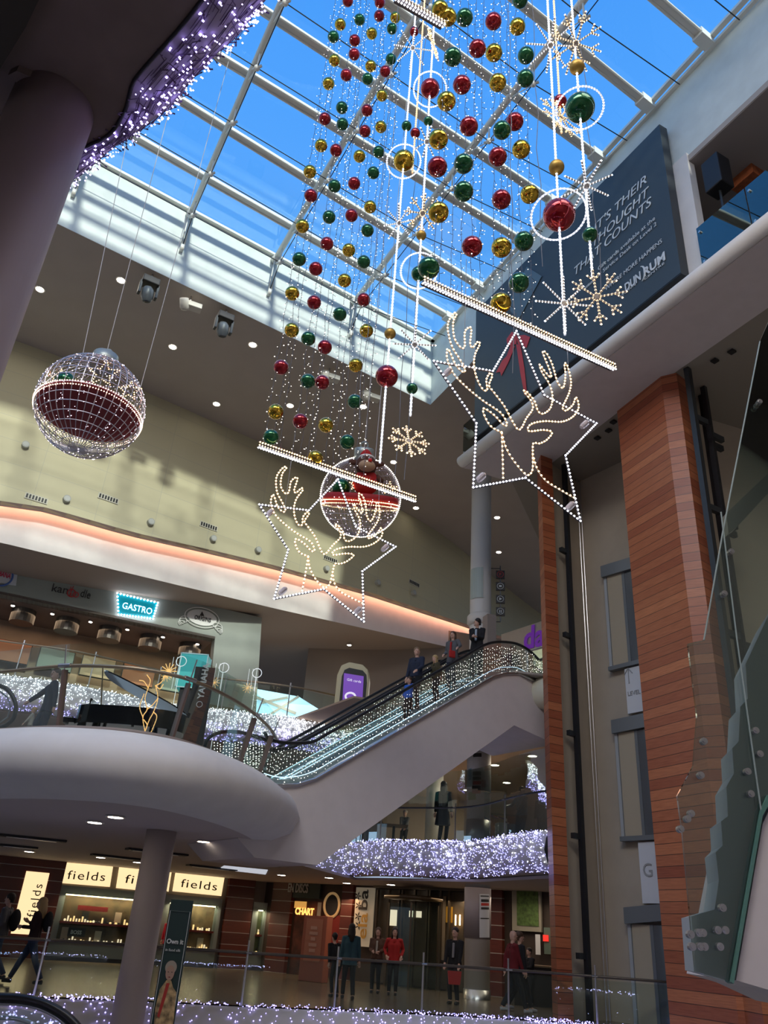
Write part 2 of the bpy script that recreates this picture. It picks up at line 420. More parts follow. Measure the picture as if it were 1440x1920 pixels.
# ---- the banner
F0, F1 = E0-en*.12, E1-en*.12
bt = [atp(*p, F0, F1) for p in ((893, 585), (1233, 236), (1283, 508), (938, 795))]
top_z = max(bt[0].z, bt[1].z); bot_z = (bt[2].z+bt[3].z)/2
NAVY = mat('slate_blue_banner_print', (.044, .060, .072), .55)
ba = empty('billboard', (bt[0].x, bt[0].y, bot_z), 'slate blue billboard with white slogan lettering and a red bow on the right wall', 'billboard')
q0 = bt[0].lerp(bt[3], .5).xy; q1 = bt[1].lerp(bt[2], .5).xy
q0 = F0+(q0-F0).dot(ed)*ed; q1 = F0+(q1-F0).dot(ed)*ed
def onb(p): return F0+(p-F0).dot(ed)*ed
q0, q1 = onb(atp(893, 590, F0, F1).xy), onb(atp(1255, 360, F0, F1).xy)
zt, zb = zat(q1, 262), zat(onb(atp(1100, 640, F0, F1).xy), 640)
zt = atp(1233, 236, F0, F1).z; zb = atp(1283, 508, F0, F1).z
MB().prism([V3(q0, zb), V3(q1, zb), V3(q1+en*.28, zb), V3(q0+en*.28, zb)], (0, 0, zt-zb)).build('box', mat('banner_edge_black', (.02, .025, .03), .35), ba)
MB().prism([V3(q0-en*.01, zb+.03), V3(q1-en*.01, zb+.03), V3(q1, zb+.03), V3(q0, zb+.03)], (0, 0, zt-zb-.06)).build('face', NAVY, ba)
LET = mat('white_lettering', (.62, .66, .68), .5)
G0, G1 = F0-en*.03, F1-en*.03
def btxt(s, px, py, px2, cap, **k):
    a, b = atp(px, py, G0, G1), atp(px2[0], px2[1], G0, G1)
    d = (b-a); L = Vector((d.x, d.y)).length
    o = text(s, 'lettering', LET, (0, 0, 0), (1, 0, 0), (0, 1, 0), cap*.7, None, .01, **k)
    w = max(v.co.x for v in o.data.vertices)
    xd = Vector((ed.x, ed.y, 0)); M = Matrix.Translation(a) @ Matrix((xd, Vector((0, 0, 1)), Vector((-en.x, -en.y, 0)))).transposed().to_4x4() @ Matrix.Diagonal((L/w, 1, 1, 1))
    o.data.transform(M); o.parent = ba; o.data.transform(Matrix.Translation(-ba.location)); return o
btxt('IT\'S THEIR', 1113, 437, (1215, 358), .46, shear=.2)
btxt('THOUGHT', 1109, 466, (1220, 380), .46, shear=.2)
btxt('THAT COUNTS', 1075, 519, (1225, 403), .46, shear=.2)
btxt('Gift cards available at the', 1121, 508, (1230, 424), .20)
btxt('or Service Desk on Level 2', 1119, 522, (1233, 436), .20)
btxt('Customer', 1093, 546, (1118, 528), .18)
btxt('WHERE MORE HAPPENS', 1135, 546, (1243, 466), .21)
btxt('DUN', 1172, 548, (1202, 524), .40, bold=.012)
btxt('RUM', 1207, 520, (1248, 488), .40, bold=.012)
btxt('TOWN', 1166, 556, (1192, 537), .10)
btxt('CENTRE', 1208, 526, (1246, 497), .10)
cc = atp(1204, 518, G0, G1)
mk = MB(); mk.tube([cc+V3(ed, 0)*(.16*math.cos(a)-.05)+Vector((0, 0, .26*math.sin(a)+.1)) for a in [(-80+i*16)*PI/180 for i in range(11)]], [.012+.02*math.sin(PI*i/10) for i in range(11)], 6); mk.build('logo_crescent', LET, ba)
# gift card printed on the banner, and a red bow
cd = [atp(*p, G0, G1) for p in ((988, 500), (1016, 518), (972, 600), (950, 575))]
MB().prism(cd, V3(-en*.006, 0)).build('printed_card', mat('printed_card_blue', (.10, .15, .18), .5), ba)
RED = mat('red_bow_print', (.50, .03, .03), .5)
for nm, pp in (('bow_loop', ((950, 636), (960, 622), (970, 628), (968, 645), (952, 650))), ('bow_loop', ((968, 630), (984, 628), (994, 632), (987, 652), (972, 646))),
               ('bow_tail', ((960, 642), (950, 668), (942, 676), (930, 699), (938, 697), (940, 705), (953, 680), (965, 650))), ('bow_tail', ((968, 645), (976, 648), (983, 690), (988, 735), (984, 742), (976, 700)))):
    MB().prism([atp(*p, G0, G1) for p in pp], V3(-en*.008, 0)).build(nm, RED, ba)

# ---- level-3 glass balustrade: right of the banner and by the slab's far end
def balustrade(px0, px1, zf, h, A, B, label, n=3, post=STEEL):
    p, q = atp(*px0, A, B).xy, atp(*px1, A, B).xy
    r = empty('glass_balustrade', V3(p, zf), label, 'glass balustrade')
    for i in range(n):
        a, b = p.lerp(q, i/n), p.lerp(q, (i+1)/n-.02/n)
        d = (b-a).normalized(); k = Vector((-d.y, d.x))*.008
        MB().prism([V3(a-k, zf), V3(b-k, zf), V3(b+k, zf), V3(a+k, zf)], (0, 0, h)).build('glass_panel', GLASSG, r)
        fm = MB()
        for z_ in (.2, .85*h): fm.tube([V3(a+d*.1-k*6, zf+z_), V3(a+d*.1+k*8, zf+z_)], .035, 10)
        fm.tube([V3(a+d*.1+k*8, zf), V3(a+d*.1+k*8, zf+h*.9)], .02, 8); fm.build('bracket', post, r)
    return r
GLASSG = glassmat('green_tinted_glass', (.62, .78, .74), .10)
balustrade((1312, 468), (1520, 340), ZS, 1.4, E0, E1, 'green tinted glass balustrade on the upper right slab edge beside the billboard', 2)
balustrade((868, 860), (896, 836), ZS, 1.4, E0, E1, 'small glass balustrade at the far end of the upper slab, behind the large star', 1)
# speaker and orange box above that balustrade
sp = atp(1345, 330, E0+en*.5, E1+en*.5)
s_ = empty('loudspeaker', sp, 'black loudspeaker on a pole behind the upper glass balustrade beside the billboard', 'loudspeaker')
MB().box(sp, (.52, .47, 1.06), math.atan2(ed.y, ed.x)).build('cabinet', BLACK, s_, bevel=.03)
MB().lathe([(.13, 0), (.15, .02), (.05, .0)], sp+V3(-en*.2, -.15), 16, Matrix((V3(ed, 0), Vector((0, 0, 1)), V3(-en, 0))).transposed()).build('woofer', mat('speaker_cone', (.05, .05, .055), .4), s_)
MB().tube([V3(sp.xy, ZS), V3(sp.xy, sp.z-.5)], .035, 8).build('pole', DSTEEL, s_)
ob = atp(1400, 330, E0+en*1.9, E1+en*1.9)
o_ = empty('wooden_cabinet', V3(ob.xy, ob.z-.35), 'orange wooden cabinet behind the upper glass balustrade beside the loudspeaker', 'cabinet')
MB().box(ob, (.7, .5, .7), math.atan2(ed.y, ed.x)).build('body', mat('orange_wood', (.33, .09, .03), .5, noise=.3, nscale=9), o_, bevel=.015)
MB().box(ob+Vector((0, 0, .37)), (.76, .56, .05), math.atan2(ed.y, ed.x)).build('top', mat('orange_wood', (.33, .09, .03)), o_)

# ================================================================== WOOD TOWER AND LIFT SHAFT
WOOD = bpy.data.materials.new('red_cedar_panels'); WOOD.use_nodes = True; wt = WOOD.node_tree; wp = wt.nodes['Principled BSDF']
def wood(nt, p, c1, c2, c3):
    g = nt.nodes.new('ShaderNodeUVMap'); b = nt.nodes.new('ShaderNodeTexBrick'); b.offset = 0; b.inputs['Scale'].default_value = 1; b.inputs['Brick Width'].default_value = 50; b.inputs['Row Height'].default_value = .235
    b.inputs['Mortar Size'].default_value = .006; b.inputs['Mortar Smooth'].default_value = 0
    b.inputs['Color1'].default_value = (*c1, 1); b.inputs['Color2'].default_value = (*c2, 1); b.inputs['Mortar'].default_value = (.02, .006, .004, 1)
    n = nt.nodes.new('ShaderNodeTexNoise'); mp = nt.nodes.new('ShaderNodeMapping'); mp.inputs['Scale'].default_value = (.8, 14, 1); n.inputs['Scale'].default_value = 3; n.inputs['Detail'].default_value = 6
    mx = nt.nodes.new('ShaderNodeMixRGB'); mx.blend_type = 'MULTIPLY'; mx.inputs[0].default_value = .55
    rr = nt.nodes.new('ShaderNodeValToRGB'); rr.color_ramp.elements[0].color = (*c3, 1); rr.color_ramp.elements[0].position = .3; rr.color_ramp.elements[1].color = (1, 1, 1, 1); rr.color_ramp.elements[1].position = .65
    nt.links.new(g.outputs[0], b.inputs['Vector']); nt.links.new(g.outputs[0], mp.inputs[0]); nt.links.new(mp.outputs[0], n.inputs['Vector']); nt.links.new(n.outputs[0], rr.inputs[0])
    nt.links.new(b.outputs[0], mx.inputs[1]); nt.links.new(rr.outputs[0], mx.inputs[2]); nt.links.new(mx.outputs[0], p.inputs['Base Color']); p.inputs['Roughness'].default_value = .38
wood(wt, wp, (.50, .175, .075), (.29, .07, .032), (.50, .38, .32))
def plan_wall(pts, z0, z1, name, m, parent=None, closed=True, zoff=0):
    """upright faces along plan pts with UVs in metres"""
    n = len(pts); mb = MB(); mb.prism([V3(p, z0) for p in pts], (0, 0, z1-z0)); me = bpy.data.meshes.new(name); me.from_pydata(mb.v, [], mb.f)
    me.update(); o = bpy.data.objects.new(name, me); COL.objects.link(o); me.materials.append(m); ul = me.uv_layers.new(name='UVMap')
    for fi, p in enumerate(me.polygons):
        if fi < 2: continue
        for li in p.loop_indices:
            v = me.vertices[me.loops[li].vertex_index].co; a = Vector(pts[fi-2]); ul.data[li].uv = ((v.xy-a).length+fi*7.3, v.z+zoff)
    bm = bmesh.new(); bm.from_mesh(me); bmesh.ops.recalc_face_normals(bm, faces=bm.faces); bm.to_mesh(me); bm.free()
    if parent: o.parent = parent; me.transform(Matrix.Translation(-parent.location))
    return o
# tower: left edge, main corner, chamfer, right return (plan from the picture at the soffit height)
T = [atz(1157, 771, ZSF).xy, atz(1239, 706, ZSF).xy, atz(1268, 699, ZSF).xy, atz(1285, 712, ZSF).xy]
tw = [T[0], T[1], T[2], T[3], T[3]+Vector((.3, .7)), T[0]+Vector((.45, .7))]
struct(plan_wall(tw, -.0, ZSF, 'wall_tower', WOOD))
# left timber jamb of the lift opening
J0, J1 = atz(1012, 905, ZSF-.1).xy, atz(1035, 872, ZSF-.1).xy
J0 = Vector(J0)
j0, j1 = atz(1025, 1215, 9.2).xy, atz(1049, 1215, 9.3).xy
jt = [j0, j1, j1+Vector((.06, .6)), j0+Vector((.0, .6))]
struct(plan_wall(jt, 0, ZSF+.02, 'wall_jamb', WOOD, zoff=.1))
# shaft back wall and its side
SB = mat('shaft_wall_render', (.42, .36, .28), .75, noise=.05, nscale=1.5)
s0 = j1+Vector((.02, .3)); s1 = j1+Vector((1.2, 1.4)); s2 = T[0]+Vector((1.5, 2))
slab_between(s0, s1, 0, ZSF+.02, .1, 'wall_shaft', SB, 1)
slab_between(s1, s2, 0, ZSF+.02, .1, 'wall_shaft', SB, 1)

# ================================================================== LEFT: LEVEL-2 FOOD COURT, SIGN WALL
L1, L2, LF, CG = 4.4, 8.8, 7.8, 3.2
def sides(a, b): return (Vector(b)-Vector(a)).normalized()
SA, SBp = atz(-60, 1032, 13.2).xy, atz(491, 1158, 13.2).xy
dS = sides(SA, SBp); nS = Vector((-dS.y, dS.x))           # nS points away from the camera
SIGN = mat('sage_grey_sign_board', (.33, .37, .33), .6, noise=.03, nscale=2)
def sg(px, py, o=0): return atp(px, py, SA-nS*o, SBp-nS*o)
z_top = sg(491, 1158).z; z_bot = sg(403, 1198).z
struct(MB().prism([sg(-60, 1031), sg(491, 1158), sg(480, 1335), sg(392, 1320), sg(403, 1198), sg(-60, 1101)], V3(nS*.5, 0)).build('wall_sign', SIGN))
# soffit between the white band and the sign board
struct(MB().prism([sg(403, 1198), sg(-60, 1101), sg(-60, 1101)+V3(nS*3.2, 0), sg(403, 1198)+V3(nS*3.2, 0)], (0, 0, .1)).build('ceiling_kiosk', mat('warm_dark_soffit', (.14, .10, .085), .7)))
# ---- shop signs
def onwall(p0, p1, o=.03): return sg(*p0, o), sg(*p1, o)
def wtxt(s, p0, p1, cap, m, parent, A=None, Bq=None, o=.04, **k):
    A = A if A is not None else SA-nS*o; Bq = Bq if Bq is not None else SBp-nS*o
    a, b = atp(*p0, A, Bq), atp(*p1, A, Bq); d = b-a; L = d.length
    t = text(s, 'lettering', m, (0, 0, 0), (1, 0, 0), (0, 1, 0), cap, None, .02, **k); w = max(v.co.x for v in t.data.vertices)
    x = d.normalized(); n = x.cross(Vector((0, 0, 1))).normalized(); up = n.cross(x)
    t.data.transform(Matrix.Translation(a-(parent.location if parent else Vector())) @ Matrix((x, up, n)).transposed().to_4x4() @ Matrix.Diagonal((L/w, 1, 1, 1)))
    t.parent = parent; return t
CHAR = mat('charcoal_letters', (.03, .03, .03), .5); SRED = mat('sign_red', (.55, .05, .05), .5)
def ringpts(c, r, ry=None, n=24, x=V3(dS, 0)): return [c+x*(r*math.cos(2*PI*i/n))+Vector((0, 0, (ry or r)*math.sin(2*PI*i/n))) for i in range(n)]
r1 = empty('shop_sign', sg(94, 1112), 'dark lettered noodle bar sign with red rings on the sage board', 'shop sign')
wtxt('kan', (95, 1108), (126, 1114), .33, CHAR, r1); wtxt('dle', (149, 1118), (168, 1123), .33, CHAR, r1)
rg = MB(); rg.tube(ringpts(sg(134, 1112, .05), .15), .022, 6, True); rg.tube(ringpts(sg(142, 1115, .05), .10), .02, 6, True)
rg.tube([sg(130, 1117, .05), sg(138, 1099, .05)], .016, 5); rg.tube([sg(133, 1119, .05), sg(133, 1100, .05)], .016, 5); rg.build('red_rings', SRED, r1)
TURQ = mat('turquoise_sign', (.0, .32, .42), .4, emit=.25, ecol=(0, .45, .6))
r2 = empty('shop_sign', sg(221, 1155), 'turquoise sign with bulb border and white lettering on the sage board', 'shop sign')
gp = [(220, 1112), (296, 1130), (287, 1160), (222, 1152)]
MB().prism([sg(*p, .08) for p in gp], V3(nS*.08, 0)).build('panel', TURQ, r2, bevel=.02)
bl = MB()
for a, b in zip(gp, gp[1:]+gp[:1]):
    n_ = 12 if abs(a[0]-b[0]) > 30 else 6
    for i in range(n_):
        t = i/n_; MB().ball(sg(a[0]+(b[0]-a[0])*t, a[1]+(b[1]-a[1])*t, .1), .035, 8, 5).build('bulb', COOL, r2)
wtxt('GASTRO', (228, 1140), (284, 1152), .26, mat('glowing_white_letters', (.8, .95, 1), emit=1.2), r2, o=.1)
r3 = empty('shop_sign', sg(378, 1178), 'white oval sign with scrollwork at the right end of the sage board', 'shop sign')
oc = sg(379, 1158, .05); WS = mat('sign_white', (.75, .77, .75), .4)
MB().prism(ringpts(oc, .62, .33, 32), V3(nS*.04, 0)).build('oval', WS, r3)
fr = MB(); fr.tube(ringpts(sg(379, 1158, .07), .72, .42, 40), .018, 5, True)
for s in (-1, 1):
    c = sg(379, 1160, .07); X = V3(dS, 0)
    for k in range(3):
        sp_ = []
        for i in range(26):
            a = i/25*2.1*PI; q = (.36-.013*i)*(1-.22*k); sp_.append(c+X*s*(.62+.25*k*.3+q*math.cos(a-1.2)*.9)+Vector((0, 0, -.18-.08*k+q*math.sin(a-1.2)*.62)))
        fr.tube(sp_, .016, 5)
fr.build('scrollwork', WS, r3)
wtxt('ORIGINS', (364, 1160), (395, 1167), .17, CHAR, r3, o=.08, bold=.004)
MB().prism([sg(*p, .09) for p in ((375, 1154), (379, 1146), (383, 1155))], V3(nS*.02, 0)).build('crest', CHAR, r3)
r4 = empty('shop_sign', sg(0, 1095), 'pale square sign with a blue ring and red letters at the left edge', 'shop sign')
MB().prism([sg(*p, .06) for p in ((-14, 1058), (34, 1068), (30, 1098), (-16, 1090))], V3(nS*.05, 0)).build('panel', mat('pale_sign', (.62, .66, .70), .4), r4)
MB().tube(ringpts(sg(2, 1079, .07), .40), .04, 6, True).build('ring', mat('sign_blue', (.08, .16, .45), .4), r4)
wtxt('URBANA', (-14, 1076), (19, 1085), .20, mat('sign_pink_red', (.6, .04, .10), .4), r4, o=.08, bold=.006)

# ---- kiosk interior behind the sign board
KI = mat('kiosk_back_wall', (.30, .215, .155), .7, noise=.15, nscale=1.2)
k0, k1 = SA+nS*3.2, SBp+nS*3.2
struct(MB().prism([V3(k0, LF), V3(k1, LF), V3(k1+nS*.2, LF), V3(k0+nS*.2, LF)], (0, 0, z_bot+1.6-LF)).build('wall_kiosk', KI))
for i in range(7):
    c = k0.lerp(k1, (i+.5)/7)-nS*.5
    b = empty('menu_board', V3(c, 9.9), 'lit menu board above the food counter, %s from the left' % ORD[i], 'menu board', 'menu boards over the food counter')
    MB().box(V3(c, 10.5), (1.3, .08, .8), math.atan2(dS.y, dS.x)).build('screen', mat('menu_glow_%d' % (i % 3), ((.32, .24, .16), (.26, .10, .05), (.18, .22, .20))[i % 3], emit=.25), b)
    MB().box(V3(c+nS*.05, 10.5), (1.36, .06, .86), math.atan2(dS.y, dS.x)).build('frame', BLACK, b)
    c2 = k0.lerp(k1, (i+.5)/7)-nS*1.6
    u = empty('food_counter', V3(c2, LF), 'brushed metal fronted food counter unit, %s from the left' % ORD[i], 'counter', 'food counters under the sage sign board')
    MB().box(V3(c2, LF+.5), (1.5, .7, 1.0), math.atan2(dS.y, dS.x)).build('body', mat('counter_front', (.10, .09, .085), .35, .4), u)
    MB().box(V3(c2, LF+1.04), (1.56, .8, .06), math.atan2(dS.y, dS.x)).build('worktop', STEEL, u)
    MB().tube([V3(c2-nS*.2, 11.3), V3(c2-nS*.2, 12.1)], .45, 20).build('extractor_hood', mat('dull_hood', (.10, .09, .08), .45, .6), u)
for i in range(8):
    c = k0.lerp(k1, (i+.4)/8)-nS*2.3; d_ = empty('spotlight', V3(c, z_bot), 'small spotlight under the kiosk soffit, %s from the left' % ORD[i], 'spotlight', 'kiosk spotlights')
    MB().lathe([(.09, -.02), (.09, -.09)], V3(c, z_bot), 14).build('rim', STEEL, d_); MB().lathe([(.07, -.10), (.065, -.105)], V3(c, z_bot), 12).build('lamp', LAMP, d_)
area(V3(k0.lerp(k1, .5)-nS*1.5, z_bot-.2), 10, 1.5, 85, (1, .72, .48), (0, 0, math.atan2(dS.y, dS.x)))

# ---- fascia with a net of fairy lights, used at every floor edge
def fascia(name, top, zt, zb, bulge, m, rail=True, inner=None):
    """rounded floor edge; top = plan line seen left to right"""
    rows = []
    for u, (o_, h) in enumerate(((0, 1.0), (.45, .97), (.85, .78), (1.0, .5), (.8, .2), (.35, .03), (-.1, 0))):
        q = off(top, bulge*o_); rows.append([V3(p, zb+(zt-zb)*h) for p in q])
    rows = [[V3(p, zt+.0) for p in off(top, -.35)]]+rows+[[V3(p, zb+.02) for p in off(top, -.45)]]
    o = MB().grid(rows).build(name, m, sm=True); return o, rows
def net(name, rows, n, r, m, label, r0=1, r1=6, lift=.03, bias=None, parent=None, group=None):
    """fairy lights scattered over the skin of a fascia: one uncountable object"""
    mb = MB(); R_ = rows[r0:r1+1]; m_ = len(R_[0])
    for _ in range(n):
        a = random.random()*(len(R_)-1); b = random.random()*(m_-1)
        if bias is not None and random.random() > bias(b/(m_-1), a/(len(R_)-1)): continue
        i, j = int(a), int(b); fa, fb = a-i, b-j
        p = R_[i][j].lerp(R_[i][j+1], fb).lerp(R_[i+1][j].lerp(R_[i+1][j+1], fb), fa)
        t = (R_[i][j+1]-R_[i][j]); w = R_[i+1][j]-R_[i][j]; nn = t.cross(w)
        nn = nn.normalized() if nn.length > 1e-6 else Vector((0, -1, 0))
        if nn.dot(Vector((0, 0, EYE))-p) < 0: nn = -nn
        q = p+nn*(lift*random.uniform(.4, 2.2))+Vector((random.uniform(-1, 1), 0, random.uniform(-1, 1)))*.02
        mb.dot(q, r*random.uniform(.55, 1.2))
    return tag(mb.build(name, m), label, 'fairy lights', group, 'stuff')
# level-2 edge across the void
lt = [atz(*p, LF).xy for p in ((-120, 1250), (0, 1266), (130, 1283), (300, 1318), (400, 1330), (500, 1340), (570, 1350), (650, 1366))]
lt = [v.xy for v in smooth([V3(p, 0) for p in lt], 4)]
FAS = mat('floor_edge_paint', (.55, .53, .52), .6)
fo, rows2 = fascia('trim_80', lt, LF, LF-.95, .45, FAS); struct(fo)
net('fairy_light_net', rows2, 3900, .0125, mat('soft_cool_bulb', (.85, .9, 1), emit=5), 'dense white fairy light net over the floor edge behind the piano', 1, 5)
net('fairy_light_net', rows2, 1100, .018, VIOLET, 'violet fairy lights along the underside of the floor edge behind the piano', 4, 7)
struct(MB().prism([V3(p, LF-.06) for p in off(lt, -.3)]+[Vector((-1.2, 37.9, LF-.06)), Vector((-24, 42, LF-.06))], (0, 0, .06)).build('floor_2', mat('stone_floor', (.35, .32, .28), .35)))
struct(MB().prism([V3(p, LF-1.0) for p in off(lt, -.4)]+[Vector((-1.2, 37.9, LF-1)), Vector((-24, 42, LF-1))], (0, 0, .05)).build('ceiling_1', mat('level_1_ceiling_paint', (.34, .24, .17), .8)))
# handrail above that edge
def railing(name, pts, h, label, every=2.2, post=STEEL, rail=STEEL, glass=True, gh=None, cat='railing', post_h=None, r=.03):
    """glass balustrade along 3-D foot points"""
    o = empty(name, pts[0], label, cat); P = [Vector(p) for p in pts]
    MB().tube([p+Vector((0, 0, h)) for p in P], r, 10).build('handrail', rail, o, sm=True)
    if glass:
        g = MB(); gg = gh or h-.06; g.grid([[p+Vector((0, .0, .03)) for p in P], [p+Vector((0, 0, gg)) for p in P]]); g.grid([[p+Vector((0, .012, gg)) for p in P], [p+Vector((0, .012, .03)) for p in P]]); g.build('glass_panel', GLASS, o)
    L = sum((b-a).length for a, b in zip(P, P[1:])); n = max(2, int(L/every)+1)
    for p in resample(P, n):
        q = MB(); q.tube([p, p+Vector((0, 0, (post_h or h)+.12))], .022, 8); q.tube([p+Vector((-.09, -.02, h)), p+Vector((.09, -.02, h))], .02, 6); q.build('post', post, o)
    return o
BRASS = mat('bronze_handrail', (.34, .27, .18), .35, .8)
railing('balustrade', [V3(p, LF) for p in off(lt, -.15)], 1.1, 'glass balustrade with bronze handrail above the floor edge behind the piano', rail=BRASS)

# far part of level 2 seen above the escalator: back wall, opening with daylight, ceiling
BK = mat('taupe_back_wall', (.27, .22, .18), .8)
struct(MB().prism([Vector((-3.2, 38, LF)), Vector((14, 42, LF)), Vector((14, 42.2, LF)), Vector((-3.2, 38.2, LF))], (0, 0, 8)).build('wall_food_court', BK))
def onF(px, py, y=36.5): return aty(px, py, y)
w2 = MB().prism([onF(472, 1290), onF(560, 1306), onF(622, 1345), onF(622, 1362), onF(470, 1345)], (0, .1, 0))
SKYP = mat('daylit_rooflight', (.45, .75, .95), emit=1.0)
struct(w2.build('window_2', SKYP))
fw = MB(); fw.bar(onF(490, 1318, 36.4), onF(540, 1308, 36.4), .12, .1); fw.bar(onF(472, 1304, 36.4), onF(555, 1338, 36.4), .12, .12); fw.bar(onF(500, 1344, 36.4), onF(560, 1306, 36.4), .1, .1); trim(fw, WPAINT)

# ================================================================== LEVEL-1 BALCONY (left)
cop = [atz(*p, L1).xy for p in ((-260, 1392), (-120, 1376), (0, 1368), (100, 1363), (180, 1365), (250, 1371), (330, 1386), (400, 1410), (450, 1434), (485, 1458), (500, 1476))]
cop = [v.xy for v in smooth([V3(p, 0) for p in cop], 5)]
fb, rowsB = fascia('trim_81', cop, L1-.06, CG, .85, WHITE)
struct(fb)
endc = MB(); struct(endc.tube([V3(p, L1-.02) for p in cop], .05, 8).build('trim_82', mat('coping_brown', (.25, .20, .17), .5)))
bfl = [V3(p, L1-.08) for p in off(cop, -.2)]+[Vector((-1.5, 22, L1-.08)), Vector((-4, 24.5, L1-.08)), Vector((-18, 24.5, L1-.08))]
struct(MB().prism(bfl, (0, 0, .06)).build('floor_1', mat('stone_floor', (.35, .32, .28))))
# balcony balustrade: leaning bronze-brown posts, tall glass and a round handrail
PB = mat('brown_post_paint', (.20, .14, .12), .45, .3)
bal = empty('balcony_balustrade', V3(cop[0], L1), 'curved glass balustrade with brown flat posts and a round bronze handrail on the left balcony', 'balustrade')
bp = off(cop, -.12); lean = off(cop, .10)
MB().tube([V3(p, L1+1.08) for p in lean], .033, 10).build('handrail', BRASS, bal, sm=True)
g = MB(); g.grid([[V3(p, L1) for p in bp], [V3(p, L1+1.5) for p in lean]]); g.grid([[V3(p, L1+1.5) for p in off(cop, .112)], [V3(p, L1) for p in off(cop, -.108)]]); g.build('glass_panel', BGLASS, bal)
for px, py in ((-80, 1372), (96, 1362), (333, 1387), (463, 1441), (492, 1466)):
    c = atz(px, py, L1).xy; i = min(range(len(cop)), key=lambda k: (cop[k]-c).length); a, b = bp[i], lean[i]
    d = (cop[min(i+1, len(cop)-1)]-cop[i-1]).normalized(); out = Vector((d.y, -d.x))
    MB().bar(V3(a-out*.03, L1-.02), V3(b-out*.03, L1+1.02), .11, .05, up=V3(d, 0)).build('post', PB, bal)
    q = MB(); q.tube([V3(b-out*.02, L1+.98), V3(b+out*.10, L1+1.45)], .014, 6); q.tube([V3(b-d*.13, L1+1.09), V3(b+d*.13, L1+1.09)], .042, 8); q.build('clamp', STEEL, bal)

# ================================================================== ESCALATOR
ESA, ESB = Vector((-2.21, 19.1)), Vector((4.54, 23.5)); ed2 = (ESB-ESA).normalized(); eN = Vector((-ed2.y, ed2.x))
def es(px, py, o=0):
    p = atp(px, py, ESA+eN*o, ESB+eN*o); return (p.xy-ESA-eN*o).dot(ed2), p.z
def pe(s, z, o=0): q = ESA+ed2*s+eN*o; return Vector((q.x, q.y, z))
DK = [es(*p) for p in ((488, 1466), (520, 1475), (555, 1474), (590, 1463), (640, 1434), (760, 1365), (880, 1296), (905, 1281), (925, 1270), (945, 1264), (972, 1264), (988, 1272), (1012, 1283))]
HR = [es(*p) for p in ((497, 1372), (507, 1385), (535, 1392), (585, 1391), (618, 1374), (690, 1334), (772, 1287), (877, 1228), (910, 1209), (935, 1203), (965, 1205), (985, 1213), (1000, 1224), (1012, 1236))]
BT = [es(*p, 0) for p in ((595, 1622), (700, 1548), (964, 1360))]
esc = empty('escalator', pe(1, L1), 'long escalator pair rising from the left balcony with pale plastered underside', 'escalator')
tr = [pe(s, z) for s, z in DK]
s_end = DK[-1][0]
out_ = [(s, z) for s, z in DK]+[(s_end+.6, DK[-1][1]), (s_end+.6, BT[2][1]-.25), BT[2], BT[1], BT[0], (BT[0][0]-1.6, BT[0][1]), (DK[0][0]-.35, CG-.02), (DK[0][0]-.2, 4.0)]
MB().prism([pe(s, z, 0) for s, z in out_], V3(eN*2.8, 0)).build('truss', LAV, esc)
edge = MB(); edge.tube([pe(s, z+.02, -.03) for s, z in DK], .045, 8)
for o in (0, 2.7): edge.bar(pe(DK[3][0], DK[3][1]+.05, o+.04), pe(DK[6][0], DK[6][1]+.05, o+.04), .1, .06)
edge.build('deck_edge', STEEL, esc, sm=True)
def prof(P, lift=0): return [v for v in smooth([Vector((s, z+lift, 0)) for s, z in P], 4)]
HP = prof(HR); DP = prof(DK)
def zdeck(s):
    for a, b in zip(DP, DP[1:]):
        if a.x <= s <= b.x: return a.y+(b.y-a.y)*(s-a.x)/(b.x-a.x)
    return DP[-1].y if s > DP[-1].x else DP[0].y
def zhand(s):
    for a, b in zip(HP, HP[1:]):
        if a.x <= s <= b.x: return a.y+(b.y-a.y)*(s-a.x)/(b.x-a.x)
    return HP[-1].y if s > HP[-1].x else HP[0].y
RUB = mat('black_rubber_handrail', (.012, .012, .013), .35)
SKIRT = mat('pale_blue_steel_skirt', (.42, .52, .58), .3, .7)
for o in (.05, 1.15, 1.6, 2.7):
    MB().tube([pe(p.x, p.y, o) for p in HP], .042, 8).build('handrail', RUB, esc, sm=True)
    n_ = 40; ss = [DK[0][0]+.1+(s_end-DK[0][0]-.1)*i/n_ for i in range(n_+1)]
    MB().grid([[pe(s, zdeck(s)+.05, o) for s in ss], [pe(s, zhand(s)-.03, o) for s in ss]]).build('glass_panel', GLASS, esc)
    k = MB(); k.grid([[pe(s, zdeck(s)+.02, o+.03) for s in ss], [pe(s, zdeck(s)+.17, o+.03) for s in ss], [pe(s, zdeck(s)+.19, o+.12) for s in ss]]); k.build('skirt', SKIRT, esc)
    MB().tube([pe(s, zdeck(s)+.22, o+.02) for s in ss], .012, 5).build('lit_skirt_strip', mat('pale_lit_strip', (.6, .8, 1), emit=1.2), esc)
STP = mat('escalator_step_metal', (.10, .10, .11), .45, .6)
for o in (.12, 1.66):
    st = MB(); s = DK[2][0]; 
    while s < DK[8][0]:
        z = zdeck(s); st.prism([pe(s, z-.25, o), pe(s+.4, z-.25, o), pe(s+.4, z+.10, o), pe(s, z+.10, o)], V3(eN*.98, 0)); s += .4
    t_ = st.build('steps', STP, esc)
    cm = MB().box(pe(DK[1][0]+.3, zdeck(.4)+.06, o+.5), (1.2, .98, .03), math.atan2(ed2.y, ed2.x)).build('comb_plate', STEEL, esc)
